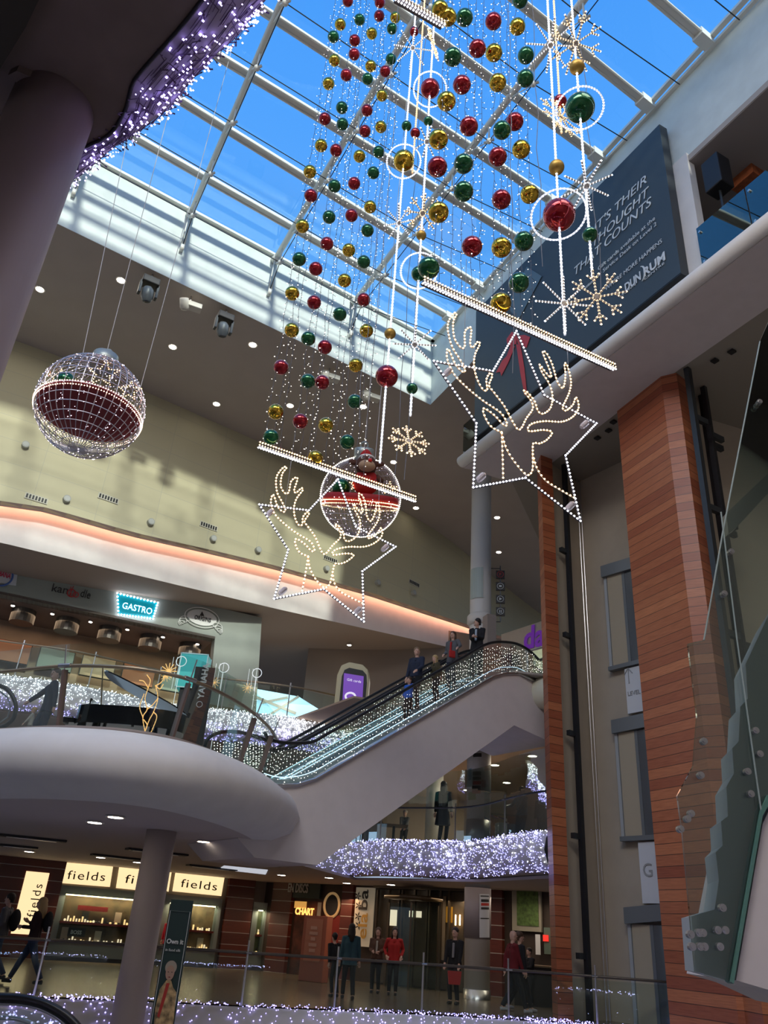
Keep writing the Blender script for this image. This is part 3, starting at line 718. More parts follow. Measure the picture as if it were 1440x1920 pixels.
# white light curtain hung on the near and far balustrade
def curtain(name, fz0, fz1, s0, s1, step, o, label, r=.0095, m=COOL, drop=(.5, 1), every=.13):
    root = empty(name, pe(s0, fz0(s0), o), label, 'light curtain'); root['kind'] = 'stuff'
    mb, wr = MB(), MB(); s = s0
    while s < s1:
        a, b = fz0(s), fz1(s); b2_ = a-(a-b)*random.uniform(*drop)
        wr.tube([pe(s, a, o), pe(s, b2_, o)], .0032, 3, cap=False)
        z = a-random.random()*every
        while z > b2_:
            mb.dot(pe(s+random.uniform(-.012, .012), z, o-.01), r*random.uniform(.6, 1.2)); z -= every*random.uniform(.6, 1.4)
        s += step*random.uniform(.75, 1.25)
    tag(wr.build('wires', mat('pale_curtain_wire', (.22, .22, .20), .5), root), None, None, None, 'stuff'); tag(mb.build('bulbs', m, root), None, None, None, 'stuff'); return root
ESB_ = mat('warm_white_bulb', (1, .95, .85), emit=4)
curtain('light_curtain', lambda s: zhand(s)-.13, lambda s: zdeck(s)+.02, DK[0][0]+.1, s_end, .085, -.05, 'curtain of white fairy light strings on the near side of the escalator', m=ESB_, drop=(.75, 1))
curtain('light_curtain', lambda s: zhand(s)-.1, lambda s: zdeck(s)+.05, DK[0][0]+.4, s_end-.6, .09, 2.66, 'curtain of white fairy light strings on the far side of the escalator', m=ESB_, drop=(.5, 1))
# escalator newel visible through the balcony glass
nw = empty('escalator', pe(-1.2, L1, .6), 'rounded black newel end of a second escalator behind the balcony glass', 'escalator')
na = [atp(*p, ESA+eN*.8, ESB+eN*.8) for p in ((384, 1400), (390, 1385), (410, 1374), (440, 1372), (470, 1378), (500, 1388))]
MB().tube(smooth(na, 5), .045, 8).build('handrail', RUB, nw, sm=True)
ng = MB().prism([atp(*p, ESA+eN*.8, ESB+eN*.8) for p in ((395, 1402), (402, 1388), (420, 1380), (470, 1385), (496, 1394), (480, 1450), (440, 1432))], V3(eN*.012, 0)); ng.build('glass_panel', GLASS, nw)
lb = MB()
for i in range(17):
    x = 402+i*5.6
    y = 1392+random.random()*4
    while y < min(1452, 1400+ (x-395)*.6+6):
        lb.dot(atp(x+random.uniform(-.6, .6), y, ESA+eN*.78, ESB+eN*.78), .012); y += random.uniform(3, 7)
tag(lb.build('light_strings', ESB_, nw), None, None, None, 'stuff')
ah = empty('escalator', atz(10, 1340, L1), 'rounded black handrail end with strings of lights at the far left of the balcony', 'escalator')
arc = [aty(*p, 18.2) for p in ((-14, 1285), (0, 1286), (14, 1293), (25, 1308), (30, 1326), (26, 1345), (14, 1358), (0, 1364))]
MB().tube(smooth(arc, 4), .05, 8).build('handrail', RUB, ah, sm=True)
MB().tube([aty(*p, 18.2) for p in ((0, 1296), (14, 1308), (20, 1325), (14, 1345), (0, 1355))], .018, 6).build('trim_strip', STEEL, ah)

# level-2 landing on the right with its rounded end, floor and soffit
rl = [atz(*p, L2).xy for p in ((990, 1283), (1000, 1276), (1042, 1266))]
fo, rw = fascia('trim_83', rl, L2+.02, L2-.95, .42, CREAM); struct(fo)
struct(MB().lathe([(.05, L2-.9), (.34, L2-.7), (.44, L2-.45), (.36, L2-.12), (.05, L2)], V3(rl[0]+Vector((.25, .35)), 0), 20).build('trim_84', CREAM, sm=True))
struct(MB().prism([V3(ESB+eN*.0-ed2*.4, L2-.06), V3(rl[-1], L2-.06), V3(s0+Vector((0, .3)), L2-.06), V3(s1+Vector((-.1, .35)), L2-.06), V3(s2+Vector((.3, .5)), L2-.06), Vector((14, 30, L2-.06)), Vector((14, 42, L2-.06)), Vector((1.5, 42, L2-.06)), V3(ESB+eN*4-ed2*.4, L2-.06)], (0, 0, .06)).build('floor_2', mat('stone_floor', (.35, .32, .28))))
C1 = mat('level_1_ceiling_paint', (.34, .24, .17))
cc1 = [atz(*p, 7.75).xy for p in ((964, 1358), (1035, 1378))]
struct(MB().prism([V3(cc1[0], 7.75), V3(cc1[1], 7.75), V3(s0+Vector((0, .3)), 7.75), V3(s1+Vector((-.1, .35)), 7.75), V3(s2+Vector((.3, .5)), 7.75), Vector((14, 30, 7.75)), Vector((14, 42, 7.75)), Vector((-3, 42, 7.75)), Vector((-3, 28, 7.75)), V3(ESA+ed2*4+eN*3, 7.75)], (0, 0, .06)).build('ceiling_1', C1))
crail = curtain('light_curtain', lambda s: zhand(min(s, s_end))-.1, lambda s: L2-.1, s_end-.05, s_end+1.6, .07, -.02, 'short curtain of white lights on the landing at the top of the escalator', m=ESB_, drop=(.8, 1))
railing('balustrade', [V3(p, L2) for p in rl], 1.0, 'glass balustrade on the landing at the top of the escalator', every=.9)

# ================================================================== SHELL BEHIND THE CAMERA
bd = BACKL[1]; bq = meet(BACKL, LEFTL); bz_ = meet(BACKL, FRR)
P0_, P1_ = Vector((-30, 8)), Vector((18, -12))
struct(MB().prism([V3(bq-Vector((14, 9)), ZR-.2), V3(bz_+Vector((9, 6)), ZR-.2), Vector((24, -16, ZR-.2)), Vector((-22, -24, ZR-.2))], (0, 0, .3)).build('ceiling_rear', BROWN))
struct(MB().box((-2, -14, 11), (60, .3, 28)).build('wall_rear', mat('rear_wall_paint', (.50, .46, .43), .8)))
struct(MB().box((-24, 2, 11), (.3, 34, 28)).build('wall_left', mat('rear_wall_paint', (.50, .46, .43))))
struct(MB().box((20, 8, 11), (.3, 44, 28)).build('wall_right_far', mat('rear_wall_paint', (.50, .46, .43))))
struct(MB().prism([V3(bz_, ZC), V3(bz_+Vector((9, 6)), ZC), V3(bz_+Vector((9, 6)), ZR), V3(bz_, ZR)], (0, .3, 0)).build('wall_roof_step', BROWN))
struct(MB().prism([V3(LE, ZC), V3(LE+Vector((-14, -2)), ZC), V3(LE+Vector((-14, -2)), ZR), V3(LE, ZR)], (0, .3, 0)).build('wall_roof_step', BROWN))
struct(MB().prism([V3(FRR[0]+FRR[1]*4, ZC+.01), V3(RE, ZC+.01), V3(RE+Vector((14, 4)), ZC+.01), V3(FRR[0]+Vector((14, 6)), ZC+.01)], (0, 0, .2)).build('ceiling_right', BROWN))

# ================================================================== GROUND FLOOR
FLOORM = mat('polished_stone_floor', (.15, .115, .08), .22, noise=.2, nscale=1.3)
vt = [atz(*p, 0).xy for p in ((-160, 1862), (0, 1869), (150, 1874), (300, 1880), (500, 1890), (700, 1898), (870, 1907), (1000, 1915), (1060, 1919), (1140, 1926), (1300, 1940))]
vt = [v.xy for v in smooth([V3(p, 0) for p in vt], 3)]
struct(MB().prism([V3(p, -.06) for p in vt]+[Vector((14, 48, -.06)), Vector((-24, 48, -.06))], (0, 0, .06)).build('floor_ground', FLOORM))
fo, rowsG = fascia('trim_85', vt, 0, -1.15, .5, FAS); struct(fo)
net('fairy_light_net', rowsG, 2300, .0165, VIOLET, 'violet and white fairy light net along the ground floor edge at the bottom of the photo', 0, 6)
struct(MB().prism([Vector((-3.5, 2.6, -.06)), Vector((2.5, 2.2, -.06)), Vector((9, 3.5, -.06)), Vector((9, -13, -.06)), Vector((-12, -13, -.06)), Vector((-12, 5, -.06))], (0, 0, .06)).build('floor_ground', FLOORM))
struct(MB().box((0, 14, -5.2), (50, 60, .2)).build('floor_lower', mat('stone_floor', (.35, .32, .28))))
# near edge (under the camera's view): its lights are what the far glass mirrors
ne = [Vector((-9, 5)), Vector((-3.5, 2.6)), Vector((2.5, 2.2)), Vector((9, 3.5))]
ne = list(reversed([v.xy for v in smooth([V3(p, 0) for p in ne], 6)]))
fo, rowsN = fascia('trim_86', ne, 0, -1.0, .4, FAS); struct(fo)
net('fairy_light_net', rowsN, 1100, .022, mat('violet_white_bulb_near', (.55, .52, 1), emit=30), 'fairy light net on the near floor edge below the viewpoint, mirrored in the far glass', 0, 6)
railing('balustrade', [V3(p, 0) for p in off(vt, -.12)], 1.0, 'long glass balustrade with dark handrail along the ground floor edge', every=2.1, rail=mat('dark_bronze_rail', (.09, .075, .06), .35, .5), post_h=1.12, gh=.93)
bal_g = bpy.data.objects['balustrade.002'] if 'balustrade.002' in bpy.data.objects else None

# level-1 edge under the escalator
f1 = [atz(*p, L1).xy for p in ((560, 1590), (640, 1582), (700, 1577), (780, 1578), (850, 1579), (900, 1576), (950, 1567), (990, 1561), (1047, 1556))]
f1 = [v.xy for v in smooth([V3(p, 0) for p in f1], 4)]
f1b = [(500, 1622), (640, 1632), (760, 1640), (860, 1643), (940, 1641), (1030, 1636), (1140, 1632)]
fo, rows1 = fascia('trim_87', f1, L1, 3.3, .55, FAS); struct(fo)
net('fairy_light_net', rows1, 2500, .0150, mat('blue_violet_bulb', (.40, .40, 1), emit=3), 'dense blue-white fairy light net on the floor edge below the escalator', 1, 6, group=None)
net('fairy_light_net', rows1, 420, .016, COOL, 'white fairy lights mixed into the net on the floor edge below the escalator', 0, 5)
struct(MB().prism([V3(p, L1-.06) for p in off(f1, -.3)]+[V3(s1+Vector((-.1, .35)), L1-.06), V3(s2+Vector((.3, .5)), L1-.06), Vector((14, 44, L1-.06)), Vector((-9, 44, L1-.06))], (0, 0, .06)).build('floor_1', mat('stone_floor', (.35, .32, .28))))
railing('balustrade', [V3(p, L1) for p in off(f1, -.15)], 1.1, 'dark railed glass balustrade on the floor edge below the escalator', every=2.6, rail=DSTEEL, post=mat('pewter_post', (.25, .24, .23), .4, .7), post_h=1.12, gh=2.3)
struct(MB().prism([Vector((-9, 40, L1)), Vector((14, 43, L1)), Vector((14, 43.2, L1)), Vector((-9, 40.2, L1))], (0, 0, 3.4)).build('wall_level_1', mat('level_1_wall_paint', (.28, .22, .17), .8)))

# ground-floor ceiling
cg = [V3(p, CG) for p in off(cop, -.1)]+[pe(BT[0][0]-.3, CG, .0), pe(BT[0][0]-.3, CG, 2.9), V3(f1[6]+Vector((0, .4)), CG), V3(f1[20], CG), V3(f1[-1], CG), V3(s1+Vector((-.1, .35)), CG), V3(s2+Vector((.3, .5)), CG), Vector((14, 30, CG)), Vector((14, 46, CG)), Vector((-24, 46, CG)), Vector((-20, 20, CG))]
CGM = mat('ground_ceiling_paint', (.50, .44, .42), .75)
struct(MB().prism(cg, (0, 0, .08)).build('ceiling_ground', CGM))
# dark slot grilles and a bright panel in that ceiling
k_ = 0
for a, b in (((0, 1563), (125, 1576)), ((0, 1582), (72, 1589)), ((172, 1600), (262, 1610)), ((238, 1589), (350, 1602)), ((352, 1620), (442, 1630)), ((424, 1612), (527, 1622))):
    p, q = atz(*a, CG), atz(*b, CG); q = Vector((q.x, q.y, CG)); d = (q-p).normalized()
    o = empty('ceiling_slot', p, 'long dark linear slot in the ground floor ceiling, %s from the left' % ORD[k_], 'ceiling slot', 'ceiling slots'); k_ += 1
    MB().bar(p-Vector((0, 0, .03)), q-Vector((0, 0, .03)), .34, .05).build('frame', BLACK, o); MB().bar(p.lerp(q, .1)-Vector((0, 0, .06)), p.lerp(q, .85)-Vector((0, 0, .06)), .10, .02).build('inner_rail', STEEL, o)
p = [atz(*q, CG-.02) for q in ((420, 1624), (502, 1632), (498, 1640), (410, 1630))]
tag(MB().prism(p, (0, 0, .02)).build('ceiling_light_panel', mat('pale_light_panel', (.75, .8, .9), emit=.5)), 'pale flat light panel in the ceiling left of the escalator underside', 'light panel')

# ---- shop fronts
sw = [atz(*p, CG).xy for p in ((-140, 1590), (0, 1600), (114, 1610), (250, 1625), (420, 1645), (500, 1654))]
WA, WB = sw[0], sw[-1]; dW = sides(WA, WB); nW = Vector((-dW.y, dW.x))
def sh(px, py, o=0): return atp(px, py, WA-nW*o, WB-nW*o)
struct(MB().prism([V3(WA, 0), V3(WB, 0), V3(WB+nW*.2, 0), V3(WA+nW*.2, 0)], (0, 0, CG)).build('wall_shops', mat('shopfront_taupe', (.17, .145, .12), .6)))
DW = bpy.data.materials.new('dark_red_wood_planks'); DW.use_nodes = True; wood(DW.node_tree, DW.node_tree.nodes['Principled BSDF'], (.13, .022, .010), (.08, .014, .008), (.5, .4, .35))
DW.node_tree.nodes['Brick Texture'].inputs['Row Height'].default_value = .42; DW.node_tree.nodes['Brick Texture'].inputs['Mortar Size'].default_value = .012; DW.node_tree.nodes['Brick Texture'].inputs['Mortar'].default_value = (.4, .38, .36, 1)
def shbox(x0, x1, ytop, name, m, d=.12, z0=0, z1=None, parent=None, uv=True):
    a, b = sh(x0, 1720).xy, sh(x1, 1720).xy
    z1 = z1 if z1 is not None else CG
    o = plan_wall([a-nW*d, b-nW*d, b, a], z0, z1, name, m, parent); return o
for i, (x0, x1) in enumerate(((-130, 100), (418, 468))):
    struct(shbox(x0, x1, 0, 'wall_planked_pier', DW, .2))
GOLDP = mat('lit_cream_sign', (1, .76, .42), emit=.85)
INKL = mat('dark_sign_letters', (.015, .012, .01), .5)
js = 0
for (x0, x1, yt, yb, s, t0, t1) in ((107, 212, (1616, 1625), (1655, 1663), 'fields', (125, 1648), (196, 1652)), (218, 264, (1626, 1630), (1665, 1669), 'fi', (233, 1655), (249, 1657)), (312, 322, (1632, 1634), (1670, 1672), '', 0, 0), (324, 421, (1634, 1645), (1671, 1680), 'fields', (338, 1663), (406, 1670))):
    pts = [sh(x0+6, yt[0], .14), sh(x1, yt[1], .14), sh(x1-6, yb[1], .14), sh(x0, yb[0], .14)]
    o = empty('shop_sign', pts[3], ('cream lit sign reading fields above the jewellery window, leftmost', 'cream lit sign partly hidden behind the left of the ground floor column', 'narrow sliver of cream lit sign right of the ground floor column', 'cream lit sign reading fields above the tall green banner')[js], 'shop sign'); js += 1
    MB().prism(pts, V3(nW*.06, 0)).build('panel', GOLDP, o)
    if s: wtxt(s, t0, t1, .30, INKL, o, WA-nW*.16, WB-nW*.16, spacing=1.15)
pts = [sh(45, 1634, .24), sh(94, 1636, .24), sh(66, 1760, .24), sh(22, 1755, .24)]
a_, b_ = sh(33, 1700, .24).xy, sh(78, 1700, .24).xy; zt_ = sh(70, 1635, .24).z; zb_ = .75
vs = empty('shop_sign', V3(a_, zb_), 'tall vertical lit sign reading fields on the left wood panel', 'shop sign')
MB().prism([V3(a_, zb_), V3(b_, zb_), V3(b_, zt_), V3(a_, zt_)], V3(nW*.05, 0)).build('panel', GOLDP, vs)
t = text('fields', 'lettering', INKL, V3(a_.lerp(b_, .82)-nW*.03, zb_+.55), (0, 0, 1), V3(-dW, 0), .30, vs, .01, spacing=1.2)
# jewellery windows: frame, interior, glass, display shelf with watches and cards
WF = mat('pale_blue_grey_frame', (.22, .26, .26), .5)
def showcase(x0, x1, label, idx):
    a, b = sh(x0, 1730, .1).xy, sh(x1, 1730, .1).xy; L = (b-a).length; d = (b-a)/L; rz = math.atan2(d.y, d.x)
    o = empty('shop_window', V3(a, 0), label, 'shop window')
    f = MB()
    for u, z, w, h in ((L/2, .32, L, .5), (L/2, 2.28, L, .28), (.12, 1.3, .24, 1.9), (L-.12, 1.3, .24, 1.9)): f.box(V3(a+d*u, z), (w, .16, h), rz)
    f.build('frame', WF, o)
    MB().box(V3(a+d*L/2-nW*.02, .06), (L, .2, .14), rz).build('plinth', BLACK, o)
    MB().box(V3(a+d*L/2+nW*.02, 1.3), (L-.4, .02, 1.8), rz).build('back_panel', mat('shop_interior_%d' % idx, ((.09, .055, .025), (.13, .09, .05), (.06, .07, .03))[idx], .7, noise=.6, nscale=2.2), o)
    MB().box(V3(a+d*L/2-nW*.06, 1.22), (L-.44, .26, .07), rz).build('display_shelf', mat('deep_red_shelf', (.22, .012, .012), .5), o)
    MB().box(V3(a+d*L/2-nW*.05, 2.12), (L-.5, .05, .04), rz).build('lighting_strip', mat('warm_strip', (1, .75, .45), emit=5), o)
    area(V3(a+d*L/2-nW*.25, 2.1), L-.5, .12, 13*L, (1, .76, .48), (0, 0, rz))
    n = int(L/.13)
    for row, z in ((0, 1.26), (1, .60)):
        for i in range(n):
            u = .34+(L-.68)*(i+.5)/n; h = random.choice((.06, .08, .1, .18)); c = a+d*u-nW*.09
            t_ = (MB().box(V3(c, z+h/2), (.05, .05, h), rz) if h > .09 else MB().lathe([(.03, 0), (.045, .02), (.04, h*.8), (.01, h)], V3(c, z), 8))
            tag(t_.build('jewellery_stand', MT_J[random.randrange(3)]), 'small jewellery stand, %s, on the %s of the %s' % ((ORD[i % 30]+' from the left'), ('red shelf', 'lower ledge')[row], ('left window', 'banner window', 'green tinted window')[idx]), 'jewellery stand', 'jewellery stands in the shop windows')
    MB().box(V3(a+d*L/2-nW*.09, .58), (L-.44, .24, .04), rz).build('ledge', WF, o)
    for i in range(max(1, int(L/.6))):
        u = .5+i*.6
        if u < L-.3:
            m = ((.5, .35, .28), (.05, .06, .06), (.55, .5, .42))[i % 3]; hh = (.42, .3, .36)[i % 3]; c = a+d*u-nW*.03
            tag(MB().box(V3(c, 1.45 if i % 2 else .63+hh/2+.01), (.24, .03, hh), rz).build('display_card', mat('display_card_%d' % (i % 3), m, .6)), 'upright display card, %s from the left, in the %s' % (ORD[i], ('left jewellery window', 'banner window', 'green tinted window')[idx]), 'display card')
    MB().prism([V3(a+d*.2-nW*.2, .56), V3(a+d*(L-.2)-nW*.2, .56), V3(a+d*(L-.2)-nW*.2, 2.16), V3(a+d*.2-nW*.2, 2.16)], V3(-nW*.01, 0)).build('glass_pane', GLASS, o)
    return o, a, d, L
MT_J = [mat('gold_display_glow', (.9, .58, .26), .3, .3, emit=1.0), mat('cream_display_glow', (.85, .66, .45), .4, emit=.8), mat('dark_display', (.04, .03, .03), .3)]  # glow added to the gold and cream stands so they look brighter
w_, aJ, dJ, LJ = showcase(98, 262, 'bright jewellery shop window with watches on a red shelf, left of the column', 0)
rz_ = math.atan2(dJ.y, dJ.x)
bs = tag(MB().box(V3(aJ+dJ*.9-nW*.13, .92), (.62, .02, .28), rz_).build('name_board', BLACK), 'small black name board in white letters in the left jewellery window', 'name board')
wtxt('BOSS', (122, 1789), (139, 1790), .13, mat('white_lettering', (.62, .66, .68)), None, WA-nW*.26, WB-nW*.26, bold=.006) if False else None
bt_ = text('BOSS', 'lettering', mat('white_lettering', (.62, .66, .68)), V3(aJ+dJ*.68-nW*.15, .86), V3(dJ, 0), (0, 0, 1), .12, bs, .006, bold=.004)
tag(MB().box(V3(aJ+dJ*1.3-nW*.12, 1.72), (1.1, .02, .16), rz_).build('brand_board', mat('deep_red_shelf', (.22, .012, .012))), 'long dark red board above the red shelf in the left jewellery window', 'board')
showcase(300, 410, 'narrow jewellery shop window behind the tall green banner', 1)
showcase(470, 500, 'green tinted end window of the jewellery shop right of the wood pier', 2)

# ================================================================== LIFT SHAFT DETAIL
def pl(px, py, A, B, o=0):
    d = (Vector(B)-Vector(A)).normalized(); n = Vector((-d.y, d.x)); n = n if n.y > 0 else -n
    return atp(px, py, Vector(A)-n*o, Vector(B)-n*o)
rail = empty('lift_guide_rail', V3(pl(1090, 1600, s0, s1, .25).xy, 0), 'black vertical lift guide rail with wall brackets, left side of the open shaft', 'guide rail')
def vert(px, py, A, B, o, w, z0, z1, nm, m, par, d=None):
    c = pl(px, py, A, B, o).xy; q = MB().box(V3(c, (z0+z1)/2), (w, d or w, z1-z0), .7).build(nm, m, par); return c
c = vert(1090, 1560, s0, s1, .3, .13, 0, ZSF, 'rail', BLACK, rail)
for z in (1.4, 4.2, 6.9, 9.8, 12.6): MB().box(V3(c, z)-Vector((.16, .05, 0)), (.3, .12, .14), .7).build('bracket', DSTEEL, rail)
rail2 = empty('lift_guide_rail', V3(pl(1150, 1560, s0, s1, .2).xy, 0), 'slim black cable duct running up the corner of the lift shaft', 'guide rail')
vert(1147, 1560, s0, s1, .1, .08, 0, ZSF, 'rail', BLACK, rail2)
for px in (1118, 1124, 1131):
    r_ = empty('lift_cable', V3(pl(px, 1560, s0, s1, .15).xy, 0), 'thin grey steel lift cable, %s from the left rail' % ORD[(px-1118)//6], 'lift cable', 'lift cables')
    c = pl(px, 1560, s0, s1, .15).xy; MB().tube([V3(c, 0), V3(c, ZSF)], .014, 6).build('cable', STEEL, r_)
BEI = mat('beige_door_panel', (.42, .36, .26), .6); GF = mat('grey_lift_frame', (.20, .22, .23), .4, .3)
def door(yh, ys, xl0, xl1, n):
    A, B = s1, s2
    o = empty('lift_door', pl((xl0+xl1)/2, ys, A, B, .1), 'lift landing door with grey header and beige panel, %s from the top of the shaft' % ORD[n], 'lift door')
    h0, h1 = pl(xl0, yh, A, B, .12), pl(xl0+46, yh-11, A, B, .12); d = Vector((h1.x-h0.x, h1.y-h0.y)).normalized()
    MB().prism([h0, h1+V3(d*1.0, 0), h1+V3(d*1.0, -.38), h0-Vector((0, 0, .38))], V3(Vector((d.y, -d.x))*.14, 0)).build('header', GF, o)
    zt_, zb_ = h0.z-.38, pl(xl1, ys, A, B, .12).z; b = h0.xy
    for u, w, m, nm in ((.06, .1, mat('pale_frame', (.5, .53, .54), .4, .3), 'jamb'), (.42, .55, BEI, 'door_panel'), (.74, .1, GF, 'jamb'), (1.1, .6, mat('lift_glass_dark', (.12, .14, .15), .1, .2), 'glass_leaf')):
        MB().box(V3(b+d*u, (zt_+zb_)/2), (w, .07, zt_-zb_), math.atan2(d.y, d.x)).build(nm, m, o)
    MB().box(V3(b+d*.75, zb_-.05), (1.5, .2, .12), math.atan2(d.y, d.x)).build('sill', GF, o); return b, d, zb_
b1 = door(1064, 1252, 1131, 1146, 0); b2d = door(1352, 1570, 1151, 1167, 1); b3d = door(1702, 2200, 1175, 1200, 2)
PANW = mat('white_panel', (.66, .68, .70), .45)
for k, (b, d, zb_, zt_, s) in enumerate(((b1[0], b1[1], b2d[2]+2.4+.42, b1[2]-.12, 'UP'), (b2d[0], b2d[1], b3d[2]+4, b2d[2]-.12, 'G'))):
    zt2 = b1[2]-.15 if k == 0 else b2d[2]-.15; zb2 = (pl(1155, 1345, s1, s2, .1).z if k == 0 else pl(1180, 1695, s1, s2, .1).z)+.02
    o = empty('level_sign', V3(b+d*1.0, zb2), ('white panel with an up arrow above the second lift door', 'white panel with a letter G above the third lift door')[k], 'level sign')
    MB().box(V3(b+d*1.0, (zt2+zb2)/2), (.95, .05, zt2-zb2), math.atan2(d.y, d.x)).build('panel', PANW, o)
    GR = mat('grey_letter', (.35, .36, .36), .5); q = V3(b+d*.66-Vector((-d.y, d.x))*.04, (zt2+zb2)/2)
    if k == 0:
        a = MB(); a.tube([q+Vector((0, 0, .2)), q+Vector((0, 0, .65))], .014, 5); a.tube([q+V3(d*-.14, .48), q+Vector((0, 0, .65)), q+V3(d*.14, .48)], .014, 5); a.build('arrow', GR, o)
        text('LEVEL', 'lettering', GR, q+V3(d*-.08, -.15), V3(d, 0), (0, 0, 1), .12, o)
    else: text('G', 'lettering', GR, q+V3(d*-.05, -.1), V3(d, 0), (0, 0, 1), .32, o)
for k, (px, py) in enumerate(((1120, 820), (1141, 806), (1150, 790), (1340, 675), (1372, 658))):
    c = atz(px, py, ZSF); o = MB().box(c-Vector((0, 0, .03)), (.16, .16, .05), .5).build('square_fitting', BLACK); tag(o, 'small black square fitting in the shaft head ceiling, %s from the left' % ORD[k], 'ceiling fitting')
# second shaft right of the tower
w0 = T[3]+Vector((.5, .9)); w1 = T[3]+Vector((3.2, 2.4)); w2_ = Vector((19, 16))
slab_between(w0-Vector((.6, -.4)), w1, 0, ZSF+.02, .1, 'wall_shaft', SB, 1); slab_between(w1, w2_, 0, ZSF+.02, .1, 'wall_shaft', SB, 1)
for k, (px, py) in enumerate(((1318, 900), (1345, 900), (1336, 860))):
    c = pl(px, py, w0, w1, .9-.3*k).xy
    o = empty('lift_guide_rail', V3(c, 0), ('thick black lift rail just right of the timber tower', 'black lift rail further right of the timber tower', 'dark steel column between the rails right of the timber tower')[k], 'guide rail')
    MB().box(V3(c, ZSF/2), ((.16, .12, .3)[k], .14, ZSF), .6).build('rail', (DSTEEL, BLACK, BLACK)[k], o)
    for z in (5, 8.2, 11.5, 14.2): MB().box(V3(c, z)+Vector((.2, .1, 0)), (.5, .12, .16), .5).build('bracket', DSTEEL, o)

# ================================================================== GLASS-SIDED STAIR (right foreground)
GY = 7.2
GT = glassmat('stair_sheet_glass', (.78, .83, .80), .10)
st = empty('glass_stair', aty(1420, 1835, GY), 'grey stair flight with large bolted sheet glass sides at the right edge of the photo', 'stair')
MB().prism([aty(*p, GY) for p in ((1425, 640), (1460, 560), (1500, 560), (1500, 1500), (1427, 1519), (1371, 1841), (1304, 1822), (1294, 1717), (1279, 1556), (1270, 1492), (1300, 1436), (1307, 1342), (1290, 1207), (1320, 1200), (1355, 1000))], (.0, .03, 0)).build('glass_sheet', GT, st)
ED = mat('green_glass_edge', (.10, .22, .18), .2)
e_ = MB(); e_.tube([aty(*p, GY-.02) for p in ((1425, 640), (1355, 1000), (1320, 1200))], .008, 5); e_.tube([aty(*p, GY-.02) for p in ((1352, 960), (1382, 1200), (1427, 1519))], .008, 5); e_.build('joint', mat('glass_joint', (.30, .36, .34), .3), st)
MB().prism([aty(*p, GY-.03) for p in ((1427, 1519), (1440, 1490), (1446, 1500), (1430, 1530), (1376, 1845), (1371, 1841))], (0, .12, 0)).build('glass_edge', ED, st)
MB().prism([aty(*p, GY+.12) for p in ((1500, 1060), (1440, 1155), (1398, 1245), (1402, 1310), (1388, 1325), (1385, 1390), (1373, 1403), (1376, 1450), (1362, 1475), (1365, 1530), (1352, 1540), (1355, 1585), (1342, 1598), (1348, 1650), (1340, 1705), (1296, 1718), (1304, 1822), (1371, 1841), (1427, 1519), (1500, 1460))], (.1, .5, 0)).build('stringer', mat('blue_grey_stringer', (.40, .45, .46), .5), st)
MB().prism([aty(*p, GY+.02) for p in ((1380, 1838), (1430, 1545), (1450, 1500), (1540, 1480), (1540, 1900), (1448, 1858))], (.2, 1.6, 0)).build('soffit', LAV, st)
MB().prism([aty(*p, GY+.3) for p in ((1362, 962), (1500, 830), (1500, 860), (1380, 990), (1366, 1000))], (0, .1, 0)).build('handrail_beam', mat('smoked_steel', (.16, .17, .15), .3, .5), st)
for px, py in ((1425, 752), (1372, 1033), (1359, 1112), (1418, 1369), (1426, 1413), (1403, 1446), (1409, 1488), (1321, 1389), (1315, 1453), (1297, 1525), (1290, 1535), (1277, 1554), (1356, 1702), (1347, 1744), (1361, 1744), (1312, 1749), (1319, 1749), (1296, 1752), (1299, 1775), (1314, 1775), (1322, 1775), (1351, 1775)):
    c = aty(px, py, GY-.04); q = MB(); q.tube([c, c+Vector((0, .05, 0))], .030, 14); q.tube([c-Vector((0, .012, 0)), c], .018, 10); q.tube([c+Vector((.0, .05, 0)), c+Vector((.01, .10, .0))], .012, 6); q.build('bolt', STEEL, st)
# timber behind the foot of the stair
struct(plan_wall([T[3]+Vector((-.6, -.9)), T[3]+Vector((1.2, -.6)), T[3]+Vector((1.2, .2)), T[3]+Vector((-.6, .2))], -.5, zat(T[3], 1850)+.0, 'wall_tower_foot', WOOD))

# ================================================================== MAIN ROUND COLUMN
pc = atz(893, 1905, 0).xy; pc = Vector((aty(896, 1650, 28.6).x, 28.6))
px_ = proj(V3(pc, 5)); 
COLM = mat('column_paint', (.60, .58, .55), .5)
def zpx(y): return zat(pc, y)
co = empty('round_column', V3(pc, 0), 'tall round white column with steel collar and wrapped adverts, right of the escalator', 'column')
RC = .40
MB().lathe([(RC, 0), (RC, ZC)], V3(pc, 0), 32).build('shaft', COLM, co, sm=True)
MB().lathe([(RC+.03, zpx(1760)), (RC+.03, zpx(1665))], V3(pc, 0), 32).build('grey_wrap', mat('grey_violet_wrap', (.22, .19, .20), .5), co, sm=True)
MB().lathe([(RC+.02, zpx(1905)), (RC+.02, zpx(1855))], V3(pc, 0), 32).build('steel_base', STEEL, co, sm=True)
MB().lathe([(RC+.02, zpx(1595)), (RC+.02, zpx(1538))], V3(pc, 0), 32).build('steel_collar', STEEL, co, sm=True)
adw = mat('advert_wrap', (.62, .64, .64), .5, noise=.08, nscale=3)
MB().lathe([(RC+.015, zpx(1500)), (RC+.015, zpx(1398))], V3(pc, 0), 32).build('advert_wrap', adw, co, sm=True)
MB().lathe([(RC+.02, zpx(1175)), (RC+.1, zpx(1170)), (RC+.1, zpx(1158)), (RC+.02, zpx(1154))], V3(pc, 0), 32).build('collar', COLM, co, sm=True)
